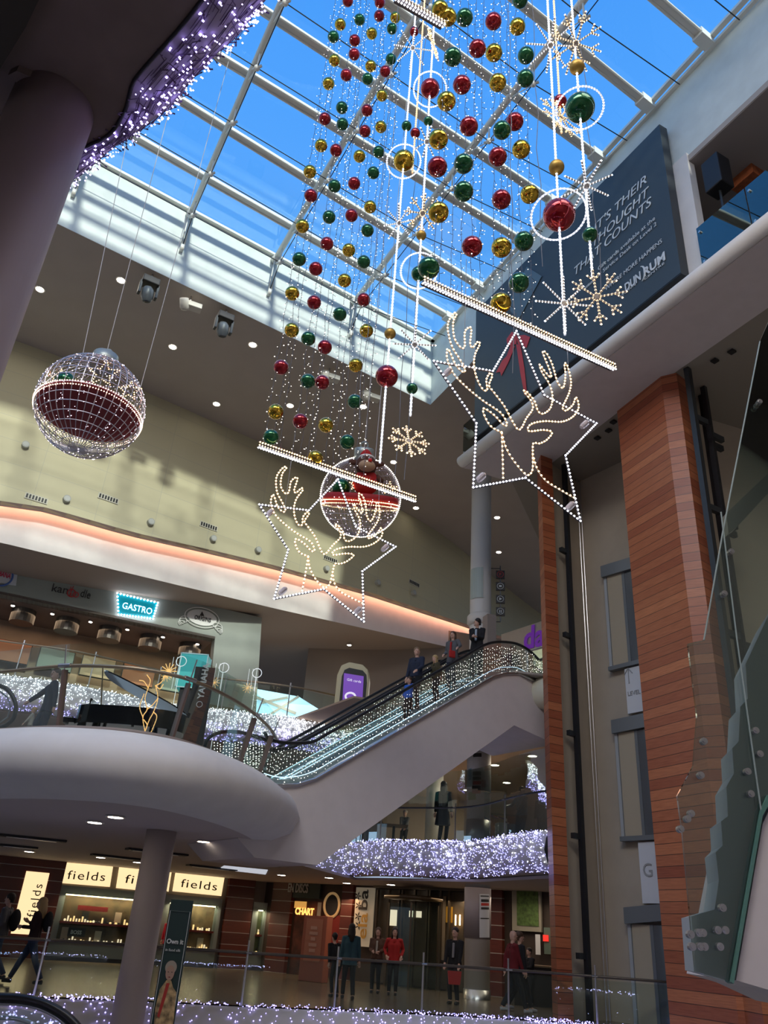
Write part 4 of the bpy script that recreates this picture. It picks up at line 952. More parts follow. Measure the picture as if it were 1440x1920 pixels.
def onc(px, py, lift=.03):
    """point on the column's camera side"""
    a = Vector(pc)-Vector((pc.x, pc.y)).normalized()*(RC+lift); b = Vector((pc.y, -pc.x)).normalized()
    p = atp(px, py, a, a+b); s = (p.xy-a).dot(b); s = max(-RC*.95, min(RC*.95, s)); back = RC+lift-math.sqrt(max(0, (RC+lift)**2-s*s))
    n = Vector((pc.x, pc.y)).normalized(); return V3(a+b*s+n*back, p.z)
def patch(x0, y0, x1, y1, nm, m, lift=.025, s=None, sm_=None):
    pts = [(x0+(x1-x0)*i/6) for i in range(7)]
    MB().grid([[onc(x, y0, lift) for x in pts], [onc(x, y1, lift) for x in pts]]).build(nm, m, co)
    if s: text(s, 'lettering', sm_, onc(x0+1.5, y1-(y1-y0)*.3, lift+.02), V3(Vector((pc.y, -pc.x)), 0), (0, 0, 1), .10, co, .004)
BL_, RD_, WH_ = mat('poster_black', (.02, .02, .02), .5), mat('poster_red', (.42, .03, .02), .5), mat('white_lettering', (.62, .66, .68))
patch(887, 1412, 903, 1419, 'advert_panel', BL_); patch(886, 1446, 902, 1454, 'advert_panel', BL_); patch(886, 1456, 902, 1462, 'advert_panel', BL_)
patch(886, 1464, 902, 1471, 'advert_panel', RD_); patch(885, 1473, 901, 1480, 'advert_panel', BL_); patch(885, 1481, 901, 1488, 'advert_panel', RD_)
patch(878, 1440, 884, 1462, 'colour_blot', mat('poster_blue', (.10, .28, .40), .5), .02); patch(878, 1484, 892, 1499, 'colour_blot', mat('poster_green', (.12, .32, .08), .5), .02); patch(903, 1462, 911, 1476, 'colour_blot', mat('poster_mauve', (.40, .20, .22), .5), .02)
# notice board on the column at ground level
patch(899, 1676, 918, 1758, 'notice', mat('notice_white', (.50, .52, .55), .5), .06)
for y0, y1, m in ((1679, 1681, BL_), (1686, 1691, BL_), (1693, 1698, RD_), (1701, 1705, BL_), (1721, 1723, BL_)): patch(902 if y0 > 1684 and y0 < 1720 else 901, y0, 917, y1, 'notice_print', m, .065)
patch(882, 1063, 906, 1120, 'printed_motif', mat('pale_grey_print', (.36, .42, .40), .5), .02)
# directional signs by the column, four icons
ds = empty('direction_sign', V3(pc+Vector((.75, -.1)), zat(pc+Vector((.75, -.1)), 1162)), 'black hanging direction sign with four white icons beside the round column', 'direction sign')
dp = pc+Vector((.75, -.1)); xd = Vector((pc.y, -pc.x)).normalized()
for k, (yc, s) in enumerate(((1078, 'P'), (1100, '@'), (1124, 'C'), (1147, 'WC'))):
    z = zat(dp, yc); h = .34
    MB().box(V3(dp, z), (.34, .1, h), math.atan2(xd.y, xd.x)).build('sign_block', BLACK, ds, bevel=.01)
    c = V3(dp-Vector((pc.x, pc.y)).normalized()*.06, z); m = mat('sign_red', (.55, .05, .05)) if k == 0 else WH_
    MB().tube([c+V3(xd, 0)*(.12*math.cos(a))+Vector((0, 0, .12*math.sin(a))) for a in [2*PI*i/20 for i in range(20)]], .010, 5, True).build('icon_ring', m, ds)
    if k == 0: text('P', 'lettering', m, c+V3(xd*-.045, -.06), V3(xd, 0), (0, 0, 1), .12, ds, .006)
    elif k == 1: MB().box(c, (.1, .01, .07), math.atan2(xd.y, xd.x)).build('icon', m, ds)
    elif k == 2: MB().prism([c+V3(xd*-.04, -.06), c+V3(xd*.06, 0), c+V3(xd*-.04, .06)], V3(Vector((-pc.x, -pc.y)).normalized()*.01, 0)).build('icon', m, ds)
    else:
        for s_ in (-.03, .03): MB().tube([c+V3(xd*s_, -.07), c+V3(xd*s_, .05)], .016, 6).build('icon', m, ds)
br_ = MB(); br_.tube([V3(dp, zat(dp, 1162)-.1), V3(dp, zat(dp, 1070)+.2)], .02, 6)
for z_ in (1066, 1166): br_.tube([V3(dp, zat(dp, z_)), V3(pc, zat(dp, z_))], .02, 6)
br_.build('bracket', DSTEEL, ds)
# second, thinner column on level 1 and the dark steel post by the direction sign
pc2 = atz(816, 1560, L1).xy*1.25; pc2 = Vector((aty(814, 1520, 33).x, 33))
c2_ = empty('round_column', V3(pc2, L1), 'pale slim round column on level 1 behind the woman in black', 'column'); MB().lathe([(.33, 0), (.33, 3.35)], V3(pc2, L1), 24).build('shaft', COLM, c2_, sm=True)
pp = Vector((aty(907, 1200, 27).x+.2, 27)); c3_ = empty('square_column', V3(pp, L2), 'taupe square column behind the round column at the top of the escalator', 'column'); MB().box(V3(pp, 10.35), (.34, .4, 3.1), .3).build('shaft', mat('taupe_column', (.26, .22, .20), .6), c3_)
# purple shop lettering at level 2 right
PUR_ = mat('purple_letters', (.16, .02, .42), .4, emit=.12, ecol=(.3, .05, .8))
dw0, dw1 = Vector((aty(940, 1200, 33).x, 33)), Vector((aty(1060, 1200, 30).x, 30))
WR = mat('pale_shopfront', (.50, .47, .42), .6)
struct(MB().prism([V3(dw0-Vector((0, 0)), L2), V3(dw1+(dw1-dw0)*.6, L2), V3(dw1+(dw1-dw0)*.6+Vector((.2, .3)), L2), V3(dw0+Vector((.2, .3)), L2)], (0, 0, 4.6)).build('wall_shopfront', WR))
dl = empty('shop_sign', atp(985, 1215, dw0, dw1), 'large purple shop lettering above the landing, cut off by the timber jamb', 'shop sign')
wtxt('daily', (981, 1217), (1062, 1200), .95, PUR_, dl, dw0-Vector((.03, .06)), dw1-Vector((.03, .06)), o=0, bold=.03)

# ================================================================== RIGHT HALF OF THE GROUND-FLOOR SHOPS
RA, RB = WB+dW*.0, atz(1060, 1674, CG).xy; RB = Vector(RB); dR = sides(RA, RB); nR = Vector((-dR.y, dR.x))
def rh(px, py, o=0): return atp(px, py, RA-nR*o, RB-nR*o)
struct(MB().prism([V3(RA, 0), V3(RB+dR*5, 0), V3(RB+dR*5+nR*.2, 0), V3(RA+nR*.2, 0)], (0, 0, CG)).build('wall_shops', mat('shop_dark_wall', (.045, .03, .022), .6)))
def rbox(x0, x1, y0, y1, nm, m, o=.06, d=.05, par=None, em=None):
    ym = (y0+y1)/2; a, b = rh(x0, ym, o).xy, rh(x1, ym, o).xy; z1 = rh((x0+x1)/2, y0, o).z; z0 = rh((x0+x1)/2, y1, o).z
    z1 = min(z1, CG-.01); z0 = max(z0, .01)
    return MB().prism([V3(a, z0), V3(b, z0), V3(b, z1), V3(a, z1)], V3(nR*d, 0)).build(nm, m, par)
for i, (x0, x1) in enumerate(((508, 545), (641, 662), (920, 946))):
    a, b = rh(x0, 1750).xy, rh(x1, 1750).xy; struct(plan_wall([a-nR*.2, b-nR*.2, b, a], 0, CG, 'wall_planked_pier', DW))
rs = empty('record_shop', rh(592, 1860), 'dim record shop front with glowing orange chart lettering and red displays', 'shop front')
rbox(547, 640, 1690, 1850, 'display_wall', mat('record_shop_display', (.07, .018, .012), .6, noise=.8, nscale=2.5), .04, .03, rs)
rbox(545, 600, 1654, 1684, 'fascia_board', mat('dark_green_board', (.03, .045, .035), .5), .16, .1, rs)
ORG = mat('orange_glow_letters', (1, .42, .10), emit=1.6)
wtxt('EN DISCS', (539, 1672), (577, 1674), .32, mat('pale_letters', (.45, .45, .42), .5), rs, RA-nR*.2, RB-nR*.2, o=0, bold=.01)
wtxt('CHART', (553, 1714), (588, 1716), .24, ORG, rs, RA-nR*.12, RB-nR*.12, o=0, bold=.012)
rbox(552, 574, 1690, 1703, 'lit_poster', mat('amber_poster', (.5, .26, .06), emit=.8), .1, .03, rs)
cR = rh(622, 1697, .12)
MB().tube([cR+V3(dR, 0)*(.36*math.cos(a))+Vector((0, 0, .42*math.sin(a))) for a in [2*PI*i/24 for i in range(24)]], .05, 6, True).build('round_sign', mat('amber_ring', (.45, .28, .12), emit=.3), rs)
MB().prism([cR+V3(dR, 0)*(.3*math.cos(a))+Vector((0, 0, .36*math.sin(a))) for a in [2*PI*i/20 for i in range(20)]], V3(nR*.04, 0)).build('round_sign_face', BLACK, rs)
rbox(604, 640, 1716, 1778, 'red_poster', mat('dim_red_poster', (.16, .012, .010), .6), .08, .03, rs)
rbox(594, 600, 1692, 1738, 'banner_pole', mat('pale_post', (.25, .22, .19), .5), .3, .04, rs)
kr = random.Random(3)
for i in range(14): rbox(551+kr.random()*80, 0, 0, 0, 'x', BLACK) if False else None
pk = rh(590, 1800, 3.0)
cb = empty('coral_stand', V3(pk.xy, 0), 'coral pink upright display stand in front of the record shop', 'display stand')
MB().box(V3(pk.xy, 1.0), (1.02, .34, 2.0), math.atan2(dR.y, dR.x)).build('body', mat('coral_stand', (.36, .105, .06), .55), cb, bevel=.02)
MB().box(V3(pk.xy-nR*.18, 1.25), (.72, .02, 1.3), math.atan2(dR.y, dR.x)).build('inner_frame', mat('coral_light', (.45, .17, .10), .55), cb)
for k, z in enumerate((1.62, 1.45, 1.28, 1.1, .93)): MB().box(V3(pk.xy-nR*.2, z), ((.28, .36, .2, .34, .26)[k], .015, .10), math.atan2(dR.y, dR.x)).build('printed_line', mat('coral_print', (.55, .30, .22), .5), cb)
rbox(664, 700, 1664, 1775, 'x', mat('cream_hanging_panel', (.52, .46, .34), .6, emit=.12), .3, .04); pn = bpy.data.objects['x']; pn.name = 'shop_banner'; pn.data.name = 'shop_banner'
tag(pn, 'cream vertical shop banner with sideways black and gold letters and leaf prints', 'banner')
def side_text(s, px, py0, py1, m, par):
    a = rh(px, py0, .36); b = rh(px, py1, .36); t = text(s, 'lettering', m, a, (0, 0, 1), V3(-dR, 0), .40, None, .01, bold=.008)
    L = (b.z-a.z); w = max((v.co.z-a.z) for v in t.data.vertices); 
    for v in t.data.vertices: v.co.z = a.z+(v.co.z-a.z)*L/w
    t.parent = par
side_text('ba', 688, 1708, 1668, INKL, pn); side_text('ela', 686, 1762, 1712, mat('gold_letters', (.50, .28, .05), .5), pn)
for k, y in enumerate((1680, 1698, 1718, 1735)):
    c = rh(671+(k % 2), y, .36); q = MB()
    for j in range(5): a = j*2*PI/5; q.prism([c, c+V3(dR, 0)*(.09*math.cos(a-.3))+Vector((0, 0, .09*math.sin(a-.3))), c+V3(dR, 0)*(.17*math.cos(a))+Vector((0, 0, .17*math.sin(a))), c+V3(dR, 0)*(.09*math.cos(a+.3))+Vector((0, 0, .09*math.sin(a+.3)))], V3(nR*.01, 0))
    q.build('leaf_print', INKL, pn)
# revolving door with bronze frames and lit display behind
rd = empty('revolving_door', rh(760, 1865, .5), 'bronze framed glass revolving doors and side lights between record shop and column', 'revolving door')
BRZ = mat('bronze_frame', (.10, .075, .05), .35, .6)
for x in (700, 722, 742, 748, 772, 796, 801, 822, 838, 868): rbox(x, x+3, 1668, 1862, 'mullion', BRZ, .35, .12, rd)
rbox(700, 870, 1661, 1668, 'head_frame', BRZ, .38, .2, rd)
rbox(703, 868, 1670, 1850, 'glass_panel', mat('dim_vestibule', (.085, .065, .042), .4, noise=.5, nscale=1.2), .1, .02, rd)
rbox(729, 754, 1706, 1736, 'lit_poster', mat('lit_poster_cream', (.9, .75, .55), emit=.75), .14, .02, rd)
rbox(767, 790, 1708, 1720, 'lit_poster', mat('lit_poster_cream', (.9, .75, .55)), .14, .02, rd)
rbox(822, 834, 1680, 1800, 'cream_side_panel', mat('side_panel', (.30, .25, .18), .6), .2, .04, rd)
rbox(836, 848, 1700, 1730, 'gold_flower_panel', mat('gold_print', (.38, .20, .02), .5, emit=.15), .2, .03, rd)
for x in (853, 861): rbox(x, x+2, 1715, 1735, 'lit_tube', WARM, .25, .02, rd)
a_ = rh(772, 1760, 1.2).xy
cy_ = MB(); cy_.lathe([(1.05, 2.72), (1.05, 2.84)], V3(a_, 0), 28); cy_.build('drum_canopy', BRZ, rd, sm=True)
for k in range(3):
    an = .4+k*2*PI/3; MB().box(V3(a_, 1.3)+Vector((.52*math.cos(an), .52*math.sin(an), 0)), (1.04, .03, 2.6), an).build('door_wing', GLASS, rd)
    MB().box(V3(a_, 1.3)+Vector((1.02*math.cos(an), 1.02*math.sin(an), 0)), (.06, .06, 2.6), an).build('wing_stile', BRZ, rd)
ga = empty('framed_artwork', rh(988, 1745, .2), 'green textured picture in a pale deep frame, right of the column', 'framed picture')
rbox(960, 1014, 1668, 1746, 'frame', mat('pale_frame_wood', (.30, .28, .22), .5), .2, .12, ga); rbox(969, 1009, 1670, 1736, 'picture', mat('green_picture', (.075, .135, .03), .6, noise=.5, nscale=9, emit=0, ecol=(.3, .5, .06)), .23, .03, ga)
tag(rbox(1004, 1013, 1752, 1790, 'menu_sheet', PANW, .25, .02), 'small white sheet on the dark wall beside the red light', 'sheet'); tag(rbox(1018, 1028, 1753, 1765, 'red_sign', mat('red_glow', (.7, .03, .02), emit=.7), .25, .03), 'small glowing red sign right of the white sheet', 'sign')
tag(rbox(1020, 1060, 1740, 1790, 'green_panel', mat('sage_panel', (.10, .14, .11), .6), .2, .03), 'dull green wall panel beside the timber jamb at ground level', 'panel')
area(rh(600, 1670, 1.2)-Vector((0, 0, .2)), 3, .8, 30, (1, .6, .35)); area(rh(770, 1670, 1.6)-Vector((0, 0, .2)), 4, 1, 45, (1, .75, .5)); area(rh(980, 1675, 1.4)-Vector((0, 0, .2)), 3, .8, 22, (1, .8, .6))

# ================================================================== NEAR LEFT: SLAB EDGE, COLUMN, LIGHTS
ZN = 7.8
cab = [(400, -40), (378, 0), (330, 60), (285, 110), (252, 150), (242, 180), (235, 205), (215, 240), (195, 258), (165, 272), (140, 288), (100, 330)]
outl = [(530, -40), (492, 0), (470, 35), (430, 70), (405, 98), (375, 125), (345, 168), (310, 192), (272, 215), (235, 245), (190, 285), (130, 330)]
ci = [v for v in smooth([atz(*p, ZN) for p in cab], 3)]; oi = [v for v in smooth([atz(*p, ZN+.62) for p in outl], 3)]
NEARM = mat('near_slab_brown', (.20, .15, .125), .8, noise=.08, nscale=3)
rows = []
n = len(ci)
for u, h in ((0, 0), (.3, .02), (.65, .16), (.9, .38), (1.0, .62), (.93, .85), (.7, 1.0), (-.6, 1.0)):
    rows.append([Vector((ci[i].x+(oi[i].x-ci[i].x)*u, ci[i].y+(oi[i].y-ci[i].y)*u, ZN+h)) for i in range(n)])
struct(MB().grid(rows).build('trim_90', mat('near_slab_edge', (.34, .28, .36), .7), sm=True))
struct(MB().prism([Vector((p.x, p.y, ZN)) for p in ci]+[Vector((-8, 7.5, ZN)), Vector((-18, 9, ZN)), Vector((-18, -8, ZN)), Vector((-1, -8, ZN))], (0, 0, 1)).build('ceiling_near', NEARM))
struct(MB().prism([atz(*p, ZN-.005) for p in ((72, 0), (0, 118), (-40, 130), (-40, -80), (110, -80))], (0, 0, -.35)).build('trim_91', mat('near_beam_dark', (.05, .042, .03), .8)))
struct(MB().prism([atz(*p, ZN-.003) for p in ((36, 122), (105, 150), (90, 190), (72, 175), (20, 130))], (0, 0, -.08)).build('trim_92', NEARM))
VN = mat('violet_bulb_near', (.46, .38, 1), emit=7)
rr_ = rows[:6]
def dens(b, a): return .25+.75*min(1, a*1.5)
net('fairy_light_net', rr_, 900, .012, VN, 'violet fairy light net over the dark slab edge at the top left of the photo', 0, 5, .03, dens)
wm = MB(); k_ = random.Random(5)
for _ in range(420):
    a = k_.random()*4.6+.4; b = k_.random()*(n-1.01); i, j = int(a), int(b)
    p = rr_[i][j].lerp(rr_[i][j+1], b-j).lerp(rr_[min(i+1, 5)][j].lerp(rr_[min(i+1, 5)][j+1], b-j), a-i)
    d = Vector((k_.uniform(-1, 1), k_.uniform(-1, .3), k_.uniform(-1, .6))).normalized()*.09
    wm.tube([p, p+d], .0045, 3, cap=False); wm.tube([p+d, p+d*1.25], .008, 3)
    if j+2 < n: wm.tube([p, p+(rr_[i][j+1]-rr_[i][j]).normalized()*.2+Vector((0, 0, -.01))], .003, 3, cap=False)
tag(wm.build('light_net_wire', mat('brown_net_wire', (.10, .06, .12), .6)), 'tangled dark wires and bulb holders of the light net at the top left', 'light net wires', None, 'stuff')
tag(MB().tube([p+Vector((0, 0, -.012)) for p in ci], .017, 8).build('cable', BLACK, sm=True), 'thick black cable running along the dark slab edge at the top left', 'cable')
ncx = atz(98, 190, ZN)
# round column: right edge passes (171,213)-(63,513)
def edge_fit(y):
    a, b = atz(171, 200, ZN), atz(20, 200, ZN); return a, b
a, b = edge_fit(0); ctr = (a+b)/2; rad = (a-b).length/2*.92
e2 = a-(a-b).normalized()*rad
struct(MB().lathe([(rad, -.1), (rad, ZN)], Vector((e2.x, e2.y, 0)), 40).build('wall_near_column', mat('near_column_paint', (.36, .28, .28), .6), sm=True))
MB_ = MB().prism([atz(*p, ZN+.75) for p in ((300, 196), (322, 198), (345, 172), (332, 158))], (0, 0, .5))
tag(MB_.build('glass_corner', GLASSG), 'rounded corner of a glass balustrade sticking out over the lit slab edge', 'glass balustrade')

# ================================================================== GROUND COLUMN, TALL BANNER, ESCALATOR END (bottom left)
p1, p2 = aty(264, 1606, 18.5), aty(321, 1606, 18.5); cw = (p2-p1).length/2
gc = empty('round_column', Vector(((p1.x+p2.x)/2, 18.6, -5)), 'broad taupe round column in the lower left foreground', 'column')
p3 = aty(204, 1920, 13.2); 
MB().lathe([(cw*1.0, -5), (cw*1.0, CG+.01)], Vector(((p1.x+p2.x)/2, 18.6, 0)), 36).build('shaft', mat('taupe_round_column', (.42, .355, .33), .6), gc, sm=True)
ow = [aty(*p, 11.6) for p in ((321, 1686), (363, 1687), (330, 1925), (284, 1925))]
A, B = ow[0].xy, ow[1].xy
bn = empty('roller_banner', V3(A, ow[2].z), 'tall dark green banner with Own it lettering and a figure in patterned clothes', 'banner')
q = [V3(A, ow[0].z), V3(B, ow[0].z), V3(B, ow[3].z-1), V3(A, ow[3].z-1)]
MB().prism(q, (0, .03, 0)).build('sheet', mat('dark_green_banner', (.008, .022, .018), .5), bn)
def bnp(u, v, o=.012):   # u 0..1 across, v metres down
    p = q[0].lerp(q[1], u); return p+Vector((0, -o, -v))
Wb = (B-A).length
fr = MB(); fr.tube([bnp(.06, .13), bnp(.94, .13), bnp(.94, 2.6), bnp(.06, 2.6)], .004, 4, True); fr.build('border', mat('pale_letters', (.45, .45, .42)), bn)
text('Own it', 'lettering', mat('pale_letters', (.45, .45, .42)), bnp(.12, .50), (1, 0, 0), (0, 0, 1), .052, bn, .004, bold=.002)
text('in food silk', 'lettering', mat('pale_letters', (.45, .45, .42)), bnp(.13, .585), (1, 0, 0), (0, 0, 1), .030, bn, .004)
SK = mat('printed_skin', (.28, .17, .12), .6)
def blob(u, v, a, b, nm, m, o=.014, n_=20): MB().prism([bnp(u+a*math.cos(2*PI*i/n_)/Wb, v+b*math.sin(2*PI*i/n_), o) for i in range(n_)], (0, .004, 0)).build(nm, m, bn)
blob(.50, .76, .072, .075, 'printed_hair', mat('printed_grey_hair', (.24, .20, .15), .6), .013); blob(.50, .82, .054, .082, 'printed_face', SK, .016)
for s_ in (-.022, .022): blob(.5+s_/Wb, .81, .009, .004, 'printed_eye', INKL, .019, 8)
blob(.5, .865, .014, .005, 'printed_mouth', mat('dim_red_poster', (.16, .012, .010)), .019, 8)
MB().prism([bnp(u, v, .015) for u, v in ((.40, .90), (.60, .90), (.72, .97), (.90, 1.02), (.98, 1.3), (.96, 1.6), (.80, 1.55), (.72, 1.36), (.74, 1.62), (.30, 1.62), (.34, 1.35), (.22, 1.45), (.12, 1.2), (.18, 1.0))], (0, .004, 0)).build('printed_shirt', mat('printed_pattern_shirt', (.30, .20, .09), .6, noise=.75, nscale=14), bn)
MB().prism([bnp(u, v, .019) for u, v in ((.42, .93), (.56, .93), (.48, 1.1), (.36, 1.3), (.26, 1.28))], (0, .003, 0)).build('printed_scarf', mat('printed_red_scarf', (.28, .02, .012), .6), bn)
MB().prism([bnp(u, v, .017) for u, v in ((.30, 1.62), (.76, 1.60), (.86, 1.9), (.98, 2.9), (.55, 2.9), (.45, 2.2), (.33, 1.9))], (0, .004, 0)).build('printed_trousers', mat('printed_yellow_trousers', (.42, .30, .01), .6), bn)
# escalator end with light net at the bottom left
le = empty('escalator', aty(60, 1925, 9), 'black curved escalator handrail with lit side at the bottom left corner', 'escalator')
hp = [aty(*p, 9) for p in ((-60, 1868), (0, 1871), (40, 1873), (80, 1882), (115, 1900), (140, 1922), (160, 1950))]
MB().tube(smooth(hp, 5), .045, 10).build('handrail', RUB, le, sm=True)
hp2 = [aty(*p, 9.02) for p in ((-60, 1878), (0, 1881), (40, 1883), (76, 1892), (108, 1908), (130, 1930))]
MB().tube(smooth(hp2, 5), .018, 8).build('rail_guide', STEEL, le, sm=True)
MB().prism([aty(*p, 9.03) for p in ((-60, 1890), (0, 1890), (40, 1892), (76, 1900), (108, 1915), (130, 1940), (120, 2000), (-60, 2000))], (0, .02, 0)).build('glass_panel', GLASS, le)
hp3 = [aty(*p, 9.05) for p in ((-60, 1908), (0, 1908), (36, 1911), (70, 1924))]
MB().tube(smooth(hp3, 5), .02, 8).build('lower_guide', STEEL, le, sm=True)

# ================================================================== HANGING CHRISTMAS DECORATIONS
BALLC = {'R': mat('red_bauble', (.30, .004, .012), .12, .6, coat=.5), 'G': mat('green_bauble', (.006, .10, .03), .14, .5, coat=.5), 'Y': mat('gold_bauble', (.62, .40, .05), .12, 1.0, bump=.35, nscale=9), 'M': mat('matt_gold_bauble', (.45, .29, .07), .45, .7)}
CNAME = {'R': 'red', 'G': 'green', 'Y': 'gold', 'M': 'matt gold'}
PROTO = {}
def bauble(c, r, col, label, group=None):
    """glossy bauble with a crown cap and a ring"""
    if (col) not in PROTO:
        o = empty('bauble', (0, 0, 0)); MB().ball((0, 0, 0), 1, 32, 20).build('ball', BALLC[col], o, sm=True)
        MB().lathe([(.16, .97), (.17, 1.10), (.10, 1.12)], (0, 0, 0), 14).build('cap', mat('bauble_cap', (.5, .45, .35), .3, 1), o, sm=True)
        MB().tube([(.08*math.cos(a), 0, 1.17+.08*math.sin(a)) for a in [2*PI*i/12 for i in range(12)]], .018, 5, True).build('hanger', mat('bauble_cap', (.5, .45, .35)), o)
        PROTO[col] = o; t = o
    else: t = copy_tree(PROTO[col])
    t.location = c; t.scale = (r, r, r); t['label'] = label; t['category'] = 'bauble'
    if group: t['group'] = group
    return t
# ---- lit bars
zL, zRb = 8.6, 9.6
bLa, bLb = atz(485, 836, zL), atz(776, 937, zL)
bRa, bRb = atz(793, 528, zRb), atz(1149, 690, zRb)
BRAID = mat('dark_bar_frame', (.06, .05, .05), .4, .5)
def litbar(a, b, label, over=0):
    a, b = Vector(a), Vector(b); d = (b-a).normalized(); n_ = Vector((-d.y, d.x, 0)); L = (b-a).length
    o = empty('lit_bar', (a+b)/2, label, 'lit bar')
    MB().bar(a, b, .13, .035).build('frame', BRAID, o)
    for nm, m, cc in (('warm_lights', WARM, ((-.05, .05), (-.055, -.01))), ('white_lights', COOL, ((-.06, -.06), (.0, -.035)))):
        q = MB()
        for y_, z_ in cc:
            k = int(L/.048)
            for i in range(k+1): q.dot(a.lerp(b, i/k)+n_*y_+Vector((0, 0, z_)), .0175)
        tag(q.build(nm, m, o), None, None, None, 'stuff')
    g = MB()
    for i in range(60): 
        p = a.lerp(b, random.random())+n_*random.uniform(-.05, .05)+Vector((0, 0, .05)); g.tube([p, p+Vector((random.uniform(-.06, .06), random.uniform(-.06, .06), random.uniform(.03, .12)))], .003, 3)
    tag(g.build('wire_tufts', mat('brown_net_wire', (.10, .06, .12)), o), None, None, None, 'stuff'); return o
litbar(bLa, bLb, 'long lit bar above the left reindeer star, warm and white rows of bulbs')
litbar(bRa, bRb, 'long lit bar above the right reindeer star, warm and white rows of bulbs')
tb0, tb1 = atz(742, -3, 13.5), atz(830, 48, 13.5)
litbar(tb0, tb1, 'short lit bar at the top centre of the photo near the skylight')
# ---- bauble curtains
LB = '''652,2,R 712,5,R 711,30,R 674,37,G 741,33,Y 638,46,Y 735,54,G 697,63,Y 625,69,G 665,76,R 664,102,R 733,111,G 627,113,Y 695,124,Y 649,141,R 722,134,R 689,148,G 616,157,Y 716,179,Y 641,202,G 688,207,R 609,223,R 642,233,G 684,246,R 714,238,Y 602,273,Y 630,282,R 710,285,G 674,293,Y 581,322,Y 700,324,G 664,344,R 627,349,G 583,367,R 694,388,Y 617,407,G 659,404,R 567,424,Y 689,432,G 613,457,R 654,469,Y 561,486,G 682,491,G 592,504,R 646,526,Y 548,550,Y 589,567,R 682,562,R 637,589,G 687,620,Y 547,619,Y 578,635,G 609,651,R 667,685,Y 527,689,R 577,715,G 604,717,R 665,753,G 517,772,Y 563,790,R 611,797,Y 508,820,G 651,829,G 591,859,Y'''
RB_ = '''825,18,Y 840,32,Y 871,33,G 925,40,R 895,91,R 926,99,Y 849,107,G 933,155,Y 866,159,R 837,190,Y 879,237,R 941,244,G 965,228,R 822,261,Y 933,294,R 869,307,G 820,313,R 869,359,G 940,374,R 822,398,Y 885,462,R 940,464,Y 970,50,Y 975,0,G 986,104,G 985,147,G 977,280,Y 993,364,Y 982,452,G 973,530,G 804,502,G 939,568,Y'''
def curtain_of(data, a, b, r, side, grp, nstr, topz, seedn):
    rnd = random.Random(seedn); A, B = a.xy, b.xy; items = []
    for t in data.split():
        x, y, c = t.split(','); p = atp(float(x), float(y), A, B); items.append((p, c))
    cnt = {}
    for p, c in sorted(items, key=lambda q: q[0].z):
        k = cnt.get(c, 0); cnt[c] = k+1
        bauble(p, r, c, '%s %s bauble, %s lowest of its colour in the %s bauble curtain' % ({'R': 'glossy', 'G': 'glossy', 'Y': 'shiny crinkled'}[c], CNAME[c], ORD[k], side), grp)
    d = B-A
    for i in range(nstr):
        u = (i+.5)/nstr+rnd.uniform(-.015, .015); q = A+d*u+Vector((rnd.uniform(-.04, .04), rnd.uniform(-.04, .04)))
        o = empty('fairy_light_string', V3(q, a.z+.08), 'thin hanging string of white fairy lights, %s from the left in the %s bauble curtain' % (ORD[i], side), 'light string', 'light strings of the %s curtain' % side)
        z0, z1 = a.z+.06, topz; w = MB(); pts = []; z = z0
        while z < z1: pts.append(V3(q, z)+Vector((rnd.uniform(-.02, .02), rnd.uniform(-.02, .02), 0))); z += .35
        w.tube(pts, .0045, 3, cap=False); bb = MB()
        z = z0
        while z < z1:
            c = V3(q, z); e = c+Vector((rnd.uniform(-.07, .07), rnd.uniform(-.05, .05), rnd.uniform(-.06, .02))); w.tube([c, e], .004, 3, cap=False)
            bb.dot(e, .0075 if rnd.random() < .8 else .012); z += rnd.uniform(.07, .16)
        w.build('wire', mat('grey_string_wire', (.10, .10, .13), .5), o); tag(bb.build('bulbs', mat('string_bulb', (1, .93, .84), emit=4.0), o), None, None, None, 'stuff')
curtain_of(LB, bLa, bLb-(bLb-bLa)*.32, .135, 'left', 'baubles of the left curtain', 13, 22.4, 1)
curtain_of(RB_, bRa, bRb-(bRb-bRa)*.42, .155, 'right', 'baubles of the right curtain', 11, 22.4, 2)

# ---- ropes with stars, snowflakes, ringed baubles
def vline(px, py, Y): return aty(px, py, Y).xy
def rope_strip(P, z0, z1, name, label, warm=False):
    o = empty(name, V3(P, z0), label, 'rope light')
    MB().tube([V3(P, z0), V3(P, z1)], .016, 8).build('tube', mat('clear_rope_tube', (.8, .82, .85), .3, emit=.5, ecol=(.8, .85, 1)) if not warm else mat('amber_rope_tube', (.7, .5, .3), .3, emit=.5, ecol=(1, .6, .3)), o)
    b = MB(); k = int((z1-z0)/.07)
    for i in range(k): b.dot(V3(P, z0+(i+.5)*(z1-z0)/k), .020)
    tag(b.build('bulbs', COOL if not warm else WARM, o), None, None, None, 'stuff'); return o
def beads(mb, a, b, step=.042, r=.017):
    a, b = Vector(a), Vector(b); k = max(1, int((b-a).length/step))
    for i in range(k+1): mb.dot(a.lerp(b, i/k), r)
